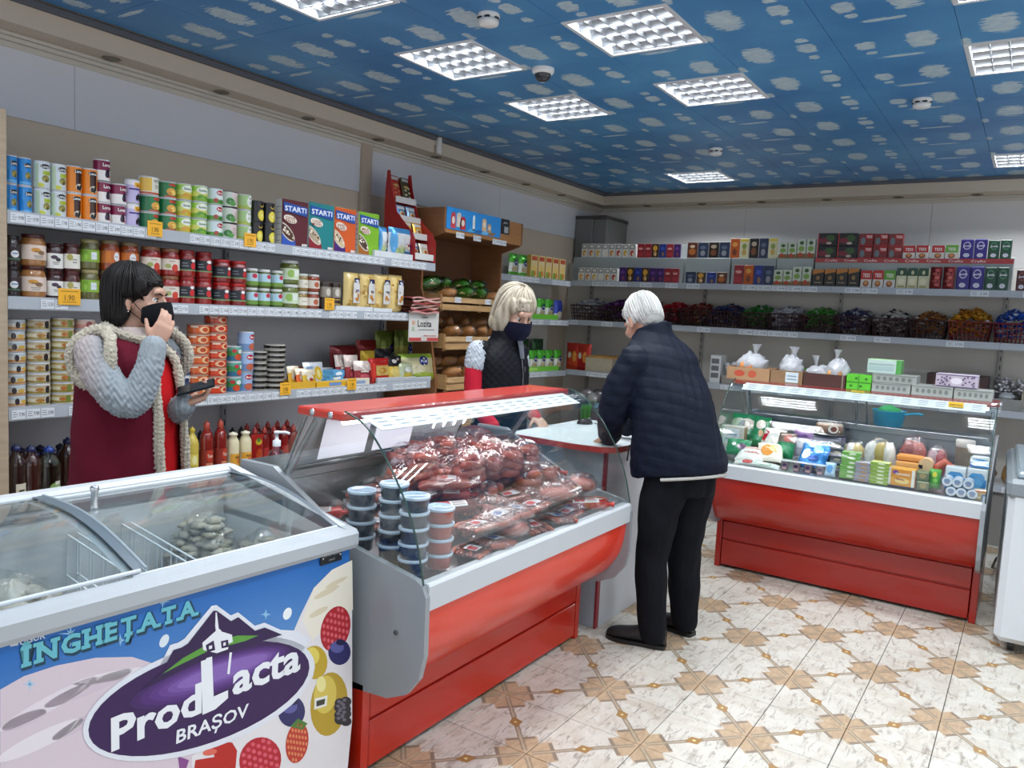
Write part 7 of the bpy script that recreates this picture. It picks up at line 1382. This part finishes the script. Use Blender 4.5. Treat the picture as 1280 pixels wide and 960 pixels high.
def folds(c, n, k=1., s=0.): return .004*k*(wob(c.x*14, c.y*14, c.z*9, s)+.6*wob(c.x*31, c.y*31, c.z*17, s+2))
def cable(P0):      # cable-knit relief of a sleeve
    return lambda c, n: .0035*(sin(c.z*170+3*sin((c.x+c.y)*90))*sin((c.x-c.y)*140))+.0022*sin((c.x+c.y+c.z)*260)

def locks(s, H, c, r, tones, zend, part=.0, n=170, seed=1, rad=.0042, front=.9, fz=.05, sweep=.6, gap=0.):
    """hair laid lock by lock from the parting to its ends, over the cap of hair beneath"""
    rr = random.Random(seed); m = MB()
    for k in range(n):
        az = -PI+2*PI*(k+rr.random())/n; fr = abs(az) < front; out = rr.uniform(.99, 1.06); pts = []
        if gap and abs(abs(az)-1.35) < gap: zz = -.0
        else: zz = (fz if fr else zend)*rr.uniform(.85, 1.1)
        st = rr.uniform(.1, .5)
        for j in range(9):
            f = j/8; ph = st+(PI/2-st)*min(1, f*1.6); a2 = az+(sweep*f*f if fr else .12*f*sin(k)); x, y, z = c[0]+part*(1-f)+r[0]*sin(ph)*sin(a2)*out, c[1]-r[1]*sin(ph)*cos(a2)*out, c[2]+r[2]*cos(ph)*out
            if f > .6: z = c[2]+(zz-c[2])*((f-.6)/.4)**.9; x *= 1-.1*((f-.6)/.4)**2; y = c[1]+(y-c[1])*(1-.1*((f-.6)/.4)**2)
            if fr: z = max(z, zz)
            pts.append(H((x, y, z+.003*sin(k*1.7+f*6))))
        c0 = rr.random(); m.tube(pts, [rad*.7]+[rad]*6+[rad*.8, rad*.25], tuple(p+(q-p)*c0 for p, q in zip(lin(tones[0]), lin(tones[1]))), 5)
    o = m.build('hair_locks', s.e, HAIR); o['kind'] = 'stuff'; return o
# ---------------- the man in the dark jacket
M = Body('grey-haired person in dark navy quilted jacket and black trousers leaning on the cash desk', -1.42, 3.62, (-.7, .7))
H = M.head(-.215, .19, 1.588, -.62, .78, .66)
core = [(.82, .04, .03, .15, .11), (.95, .03, .03, .15, .11), (1.15, -.03, .05, .15, .11), (1.35, -.09, .09, .16, .1), (1.44, -.12, .11, .12, .08), (1.5, -.15, .14, .06, .06)]
aL = [(-.22, -.04, 1.385), (-.285, -.05, 1.25), (-.315, -.02, 1.12), (-.33, .05, 1.03), (-.335, .09, .99)]
aR = [(-.01, .2, 1.35), (-.06, .28, 1.24), (-.12, .33, 1.14), (-.22, .33, 1.06), (-.29, .33, 1.0)]
b = MB(); M.loft(b, core); head_shape(b, H); limb(b, [M.P(-.13, .12, 1.44), M.P(-.17, .15, 1.52), H((0, .03, -.04))], [.06, .058, .06])
for A in (aL, aR):
    limb(b, [M.P(*p) for p in A], [.05, .045, .04, .032, .028])
    hand(b, M.P(*A[-1]), M.d(-.5, .55, -.35), V((0, 0, -1)), M.d(.3, .6, 0) if A is aL else M.d(-.5, -.5, 0), curl=(.3, .35, .4, .45))
LG = [[(-.02, -.05, .86), (-.06, -.06, .65), (-.075, -.055, .46), (-.065, -.075, .25), (-.045, -.085, .09)], [(.1, .09, .86), (.085, .09, .65), (.08, .11, .46), (.09, .12, .25), (.105, .125, .09)]]
for g in LG: limb(b, [M.P(*p) for p in g], [.085, .075, .055, .05, .038])
fuse('body', b, .0065, 'b98d78', SKIN, M.e, 4)
hr = MB(); hblob(hr, H, (0, .03, .045), (.086, .1, .092)); hblob(hr, H, (0, .065, -.01), (.074, .064, .075)); hblob(hr, H, (0, -.045, .085), (.06, .05, .035))
fuse('hair', hr, .005, 'c2c2bf', HAIR, M.e, 3, lambda c, n: .0012*wob(c.x*160, c.y*160, c.z*60, 1)+.0012*wob(c.x*60, c.y*60, c.z*90, 3))
eyes(M, H, brow='b0aeaa')
locks(M, H, (0, .032, .04), (.086, .1, .096), ('a9a9a6', 'dededb'), -.045, 0, 260, 3, .0032, .95, .075, .3, .28)
j = MB(); jr = [(.845, .025, .03, .245, .215, -.2), (.9, .02, .03, .25, .215, -.18), (1.0, .005, .03, .24, .2, -.12), (1.12, -.02, .035, .23, .185, -.08), (1.24, -.05, .055, .228, .175, -.05), (1.34, -.085, .08, .22, .16, 0), (1.43, -.1, .095, .195, .145, .05), (1.49, -.125, .115, .145, .118, .05), (1.53, -.145, .135, .098, .096, -.1), (1.56, -.15, .145, .092, .092, -.4)]
M.loft(j, jr, 32)
for A in (aL, aR): limb(j, [M.P(*p) for p in A[:-1]]+[M.P(*(V(A[-2])*.35+V(A[-1])*.65))], [.088, .084, .076, .062, .054])
dm = V((0, 0, 1))
def quilt(c, n):
    z = c.z + .12*(c.dot(M.r)) + .012*sin((c.x+c.y)*9); a = abs(sin(z*PI/.052)); return .0035*a**.5 - .002 + .003*wob(c.x*40, c.y*40, c.z*26) + .004*wob(c.x*13, c.y*13, c.z*9, 4)
fuse('jacket', j, .0075, '0a1122', NYLON, M.e, 4, quilt)
hm = MB(); hp = M.loft(MB(), [(q[0]-.012, *q[1:]) for q in jr[:2]], 40, off=-.006); hm.tube([hp(k/40, .12) for k in range(13, 29)], .008, 'a9a8a4', 6); hm.build('lining_hem', M.e, FABRIC)
zp = MB(); zp.tube([M.F((.0, .03), .98, .2, .115), M.F((.0, .03), .9, .205, .12)], .004, '3a3d44', 6); zp.build('pocket_zip', M.e, ALU)
t = MB(); M.loft(t, [(.76, .035, .03, .17, .15), (.84, .035, .03, .18, .16), (.93, .03, .03, .18, .15), (.98, .03, .03, .17, .14)], 24)
for g in LG: limb(t, [M.P(*p) for p in g[:-1]]+[M.P(g[-1][0], g[-1][1], .075)], [.118, .1, .083, .078, .068])
fuse('trousers', t, .0085, '0b0d14', FABRIC, M.e, 5, lambda c, n: 1.6*folds(c, n))
shoe(M, M.P(.02, -.09, 0), M.P(-.275, -.035, 0), h=.1); shoe(M, M.P(.155, .11, 0), M.P(-.06, .24, 0), h=.1)

# ---------------- the clerk behind the desk
K_ = Body('blonde person in black vest, red sleeves and dark mask looking down behind the counter', -2.56, 3.8, (.82, -.57))
H = K_.head(.03, -.035, 1.6, .66, -.75, .5, .05, 1.06)
cc = (-.03, 0)
b = MB(); K_.loft(b, [(.8, *cc, .15, .11), (1.0, *cc, .13, .1), (1.2, *cc, .15, .11), (1.34, *cc, .16, .1), (1.41, *cc, .1, .07), (1.45, *cc, .05, .05)]); head_shape(b, H); limb(b, [K_.P(-.02, 0, 1.4), K_.P(.0, -.01, 1.48), H((0, .03, -.05))], [.052, .05, .05])
kR = [(-.17, -.1, 1.365), (-.185, -.125, 1.24), (-.175, -.15, 1.12), (-.12, -.22, 1.02), (-.06, -.28, .97)]; kL = [(.06, .135, 1.35), (.07, .17, 1.24), (.08, .15, 1.1), (.14, .04, 1.03), (.18, -.06, 1.0)]
for A in (kR, kL):
    limb(b, [K_.P(*p) for p in A], [.042, .038, .034, .03, .025]); hand(b, K_.P(*A[-1]), K_.d(.4, -.7, -.35), V((0, 0, -1)), K_.d(.5, .4, 0) if A is kR else K_.d(-.5, -.3, 0), k=.92)
KL = [[(-.08, -.05, .84), (-.08, -.05, .46), (-.08, -.04, .09)], [(.04, .05, .84), (.04, .05, .46), (.04, .06, .09)]]
for g in KL: limb(b, [K_.P(*p) for p in g], [.085, .055, .038])
fuse('body', b, .006, 'c29a86', SKIN, K_.e, 4)
eyes(K_, H, 0, brow='8a745e')
hr = MB(); hblob(hr, H, (0, .028, .05), (.096, .108, .092)); hblob(hr, H, (0, .075, -.03), (.085, .06, .1)); hblob(hr, H, (0, -.028, .098), (.064, .05, .024))
for sx in (-1, 1): hblob(hr, H, (sx*.078, .005, -.03), (.03, .06, .1)); hblob(hr, H, (sx*.072, -.025, .055), (.02, .04, .05)); hblob(hr, H, (sx*.08, .035, -.085), (.03, .05, .045))
def strand(c, n): return .0022*wob((c.x-c.y)*38, (c.x+c.y)*38, c.z*16, 2)+.0006*wob((c.x-c.y)*190, (c.x+c.y)*190, c.z*30, 5)
fuse('hair', hr, .005, 'c2b59a', HAIR, K_.e, 4, strand, lambda c: tuple(a+(b-a)*max(0, min(1, ( .55+.8*wob((c.x-c.y)*34, (c.x+c.y)*34, c.z*7, 2)))) for a, b in zip(lin('9a8d78'), lin('d2c8b4'))))
locks(K_, H, (0, .03, .045), (.099, .113, .1), ('94866f', 'e2d9c8'), -.115, .015, 250, 2, .0042, 1.1, .06, .45)
def mask(s, H, col, k=1.):
    m = MB()
    def q(u, v):
        t = (u-.5)*2*1.35; w = 1-abs(t/1.35)**3*.45; z = -.056+(v-.5)*.094*w - .004; bul = .016*sin(v*PI)*cos(t); r = .085+bul; return H((r*.92*sin(t)*k, -.028-(r+.012*cos(t)*(1 if v > .3 else .7))*cos(t)*.98, z+.012*cos(t)*(v-.5)+.008*cos(t)*(v > .8)))
    m.grid(q, 26, 12, col); o = m.build('face_mask', s.e, FABRIC)
    for sx in (-1, 1): MB().tube([q(0 if sx < 0 else 1, .8), H((sx*.083, -.01, -.005)), H((sx*.086, .022, .004)), H((sx*.084, .022, -.03)), q(0 if sx < 0 else 1, .2)], .0016, col, 5).build('ear_loop', o, FABRIC)
mask(K_, H, '11142a')
v_ = MB(); kr_ = [(.72, *cc, .2, .155), (.9, *cc, .19, .15), (1.08, *cc, .19, .145), (1.24, *cc, .19, .145), (1.34, *cc, .18, .125), (1.4, *cc, .13, .1), (1.44, -.02, -.005, .09, .09), (1.49, -.015, -.012, .078, .085)]
K_.loft(v_, kr_, 28); hblob(v_, lambda q: K_.P(-.15, -.09, 1.375)+V(q), (0, 0, .0), (.066, .066, .055)); hblob(v_, lambda q: K_.P(.06, .12, 1.365)+V(q), (0, 0, 0), (.066, .066, .055))
fuse('vest', v_, .0065, '0c0e15', NYLON, K_.e, 4, lambda c, n: .003*abs(sin((c.z*1.+(c.x+c.y)*.7)*70))*abs(sin((c.z-(c.x+c.y)*.7)*70))+.7*folds(c, n))
z_ = MB(); z_.tube([K_.F(cc, z, 0, d) for z, d in ((1.16, .152), (1.24, .152), (1.32, .14), (1.38, .122))], .004, '7d8086', 6); z_.box(-.004, -.004, 0, .004, .004, .03, '9a9da2'); z_.v[-8:] = [tuple(K_.F(cc, 1.26, 0, .157)+V(q)) for q in z_.v[-8:]]; z_.build('zip', K_.e, ALU)
n_ = MB(); nr = K_.loft(MB(), kr_[5:], 24); K_.loft(n_, [(1.33, -.02, -.005, .03, .142, .05), (1.4, -.012, -.008, .05, .118, .1), (1.46, -.005, -.012, .068, .092, .15)], 20, -.5, .5); n_.c = [lin('5f636b')]*len(n_.c); n_.build('inner_collar', K_.e, FABRIC)
for A in (kR, kL): s1 = MB(); limb(s1, [K_.P(*p) for p in A[:1]]+[K_.P(*(V(A[0])*.45+V(A[1])*.55))], [.066, .066]); fuse('knit_sleeve_cap', s1, .006, 'aeb5bd', KNIT, K_.e, 3, cable(0))
for A in (kR, kL): s2_ = MB(); limb(s2_, [K_.P(*(V(A[0])*.5+V(A[1])*.5))]+[K_.P(*p) for p in A[1:]], [.056, .056, .05, .044, .036]); fuse('sleeve', s2_, .006, 'b01c30', FABRIC, K_.e, 4, lambda c, n: 1.2*folds(c, n))
t = MB(); K_.loft(t, [(.72, *cc, .16, .12), (.82, *cc, .17, .13), (.95, *cc, .16, .12)], 20)
for g in KL: limb(t, [K_.P(*p) for p in g], [.1, .08, .065])
fuse('trousers', t, .01, '15161c', FABRIC, K_.e, 4)
shoe(K_, K_.P(-.1, .0, 0), K_.P(.03, -.2, 0)); shoe(K_, K_.P(.02, .1, 0), K_.P(.15, -.1, 0))

# ---------------- the woman in the fleece-trimmed vest
Wm = Body('dark-haired person in wine-red fleece-trimmed vest and black mask holding a phone', -2.93, 1.765, (.78, -.62))
H = Wm.head(-.01, .0, 1.575, .9, -.43, .05, 0., .97)
cc = (-.035, 0)
b = MB(); Wm.loft(b, [(.8, *cc, .17, .14), (1.0, *cc, .15, .12), (1.2, *cc, .16, .12), (1.33, *cc, .17, .1), (1.4, *cc, .11, .08), (1.44, *cc, .055, .055)]); head_shape(b, H); limb(b, [Wm.P(-.04, 0, 1.4), Wm.P(-.035, 0, 1.47), H((0, .03, -.05))], [.054, .05, .052])
wR = [(-.165, -.155, 1.375), (-.12, -.22, 1.27), (-.035, -.25, 1.2), (.02, -.245, 1.31), (.04, -.225, 1.405)]; wL = [(.09, .145, 1.375), (.1, .13, 1.24), (.1, .06, 1.13), (.135, -.07, 1.15), (.15, -.13, 1.175)]
for A in (wR, wL): limb(b, [Wm.P(*p) for p in A], [.046, .042, .04, .033, .026])
hand(b, Wm.P(.042, -.222, 1.41), Wm.d(.42, .1, .88), Wm.d(-.2, .95, .1), Wm.d(-1, .1, .1), curl=(.35, .4, .45, .55), k=.88, tc=.75, spread=.006)
hand(b, Wm.P(.15, -.135, 1.18), Wm.d(.75, -.1, .3), Wm.d(-.2, -.1, 1), Wm.d(-.1, 1, .2), curl=(.75, .8, .85, .9), k=.92)
WL = [[(-.1, -.06, .84), (-.1, -.06, .46), (-.1, -.06, .09)], [(.03, .07, .84), (.03, .07, .46), (.03, .07, .09)]]
for g in WL: limb(b, [Wm.P(*p) for p in g], [.095, .06, .04])
fuse('body', b, .0055, 'b58c78', SKIN, Wm.e, 3)
eyes(Wm, H, .5)
hr = MB(); hblob(hr, H, (0, .03, .045), (.092, .105, .094)); hblob(hr, H, (0, .075, -.04), (.084, .058, .095)); hblob(hr, H, (0, -.015, .1), (.06, .05, .022))
for sx in (-1, 1): hblob(hr, H, (sx*.074, .045, -.03), (.024, .05, .085)); hblob(hr, H, (sx*.07, -.02, .055), (.022, .04, .045))
fuse('hair', hr, .005, '0b0a0c', HAIR, Wm.e, 4, lambda c, n: .004*wob((c.x-c.y)*80, (c.x+c.y)*80, c.z*18, 1))
locks(Wm, H, (0, .032, .042), (.095, .11, .102), ('060607', '1a191c'), -.105, -.01, 240, 5, .0042, 1.2, .075, .4, .25)
er = MB(); er.lathe([(.004, 0), (.0045, .003), (.0, .005)], 'd9d9dc', 10); p = H((-.083, .004, -.052)); er.v = [tuple(V(q)+p) for q in er.v]; er.build('earring', Wm.e, ALU)
mask(Wm, H, '0c0d13')
sw = MB(); Wm.loft(sw, [(.76, *cc, .2, .172), (.95, *cc, .195, .168), (1.15, *cc, .19, .16), (1.3, *cc, .18, .135), (1.38, *cc, .13, .1), (1.43, *cc, .07, .07)], 26)
fuse('red_top', sw, .0075, 'b81218', FABRIC, Wm.e, 4, lambda c, n: folds(c, n))
ck_ = MB(); Wm.loft(ck_, [(1.3, *cc, .1, .128, -.1), (1.38, *cc, .105, .115, -.1), (1.43, *cc, .075, .078, 0), (1.465, *cc, .062, .064, 0)], 24)
fuse('knit_yoke', ck_, .006, 'c2b4b0', KNIT, Wm.e, 3, lambda c, n: .003*abs(sin((c.x+c.y)*120)))
vr = [(.5, *cc, .25, .215), (.7, *cc, .245, .215), (.9, *cc, .235, .205), (1.1, *cc, .225, .19), (1.25, *cc, .22, .172), (1.34, *cc, .215, .15), (1.395, *cc, .165, .115, -.1), (1.438, *cc, .09, .088, -.35)]
gap = .34; ve = MB(); po = Wm.loft(ve, vr, 44, gap, 2*PI-gap); pi_ = Wm.loft(ve, vr, 44, 2*PI-gap, gap, off=-.014)
def vfold(c, n): return 1.5*folds(c, n, 1., 3.)
for u0 in (0, 1): ve.grid(lambda a, w, u0=u0: po(u0, w).lerp(pi_(1-u0, w), a), 1, (len(vr)-1)*4, 'ffffff')
ve.grid(lambda a, w: po(a, 1).lerp(pi_(1-a, 1), w), 44, 1, 'ffffff'); ve.grid(lambda a, w: po(1-a, 0).lerp(pi_(a, 0), w), 44, 1, 'ffffff')
fuse('vest', ve, .0065, '5c0f24', FABRIC, Wm.e, 4, vfold)
def trim(pts, r, name='fleece_trim', n=6):
    m = MB(); P = cat_(pts, n); m.tube(P, [r]*len(P), 'ffffff', 12); blob(m, tuple(P[0]), (r,)*3, 'ffffff'); blob(m, tuple(P[-1]), (r,)*3, 'ffffff')
    return fuse(name, m, .0055, 'bdb5a4', FLEECE, Wm.e, 2, lambda c, n: .006*wob(c.x*150, c.y*150, c.z*150)+.003*wob(c.x*330, c.y*330, c.z*330, 2))
trim([po(0, w/14) for w in range(15)], .017); trim([po(1, w/14) for w in range(15)], .02)
trim([po(k/12, 1) + V((0, 0, .008)) for k in range(13)], .019)
for sd, A in ((-1, wR), (1, wL)):
    c0 = (cc[0], cc[1]); ring = []
    for k in range(21):
        t = k/20*2*PI; fr = .085*cos(t); z = 1.355+.1*sin(t); ring.append(Wm.F(c0, z, sd*(.222-.05*max(0, sin(t))**2), fr+.005))
    trim(ring, .022)
for A in (wR, wL): sl = MB(); limb(sl, [Wm.P(*p) for p in A[:-1]]+[Wm.P(*(V(A[-2])*.15+V(A[-1])*.85))], [.062, .064, .062, .05, .042]); fuse('knit_sleeve', sl, .005, '9aa3ab', KNIT, Wm.e, 3, cable(0), lambda c: tuple(lin('a69c9c')[i]*(1-q)+lin('8d959b')[i]*q for q in (max(0, min(1, ((c-Wm.P(0, 0, 0)).dot(Wm.r)+.19)/.09)),) for i in range(4)))
for A in (wR, wL): cu_ = MB(); limb(cu_, [Wm.P(*(V(A[-2])*.4+V(A[-1])*.6)), Wm.P(*(V(A[-2])*.02+V(A[-1])*.98))], [.046, .044]); fuse('ribbed_cuff', cu_, .005, '8f979d', KNIT, Wm.e, 2, lambda c, n: .003*sin(math.atan2(n.y, n.x)*22))
t = MB(); Wm.loft(t, [(.7, *cc, .18, .15), (.82, *cc, .19, .16), (.95, *cc, .17, .14)], 20)
for g in WL: limb(t, [Wm.P(*p) for p in g], [.11, .085, .07])
fuse('trousers', t, .01, '1c1d24', FABRIC, Wm.e, 4)
shoe(Wm, Wm.P(-.15, -.03, 0), Wm.P(.05, -.2, 0)); shoe(Wm, Wm.P(-.02, .1, 0), Wm.P(.18, -.05, 0))
ph = MB().box(-.072, -.036, -.0045, .072, .036, .0045, {'*': '121317', 't': '0a0b0e'}, b=.004)
o = ph.build('phone', None, GLOSS); tag(o, 'black smartphone held by the woman in the red vest', 'phone'); p = Wm.o+Wm.P(.19, -.165, 1.247)
xa = Wm.d(.93, -.15, .28); up_ = Wm.d(-.25, -.35, 1); ya = up_.cross(xa).normalized(); up_ = xa.cross(ya)
o.matrix_world = Matrix(((xa.x, ya.x, up_.x, p.x), (xa.y, ya.y, up_.y, p.y), (xa.z, ya.z, up_.z, p.z), (0, 0, 0, 1)))
MB().rect(lambda u, v, l: (u, v, .0045+l), -.066, -.032, .066, .032, '1b2026').build('screen', o, GLOSS)
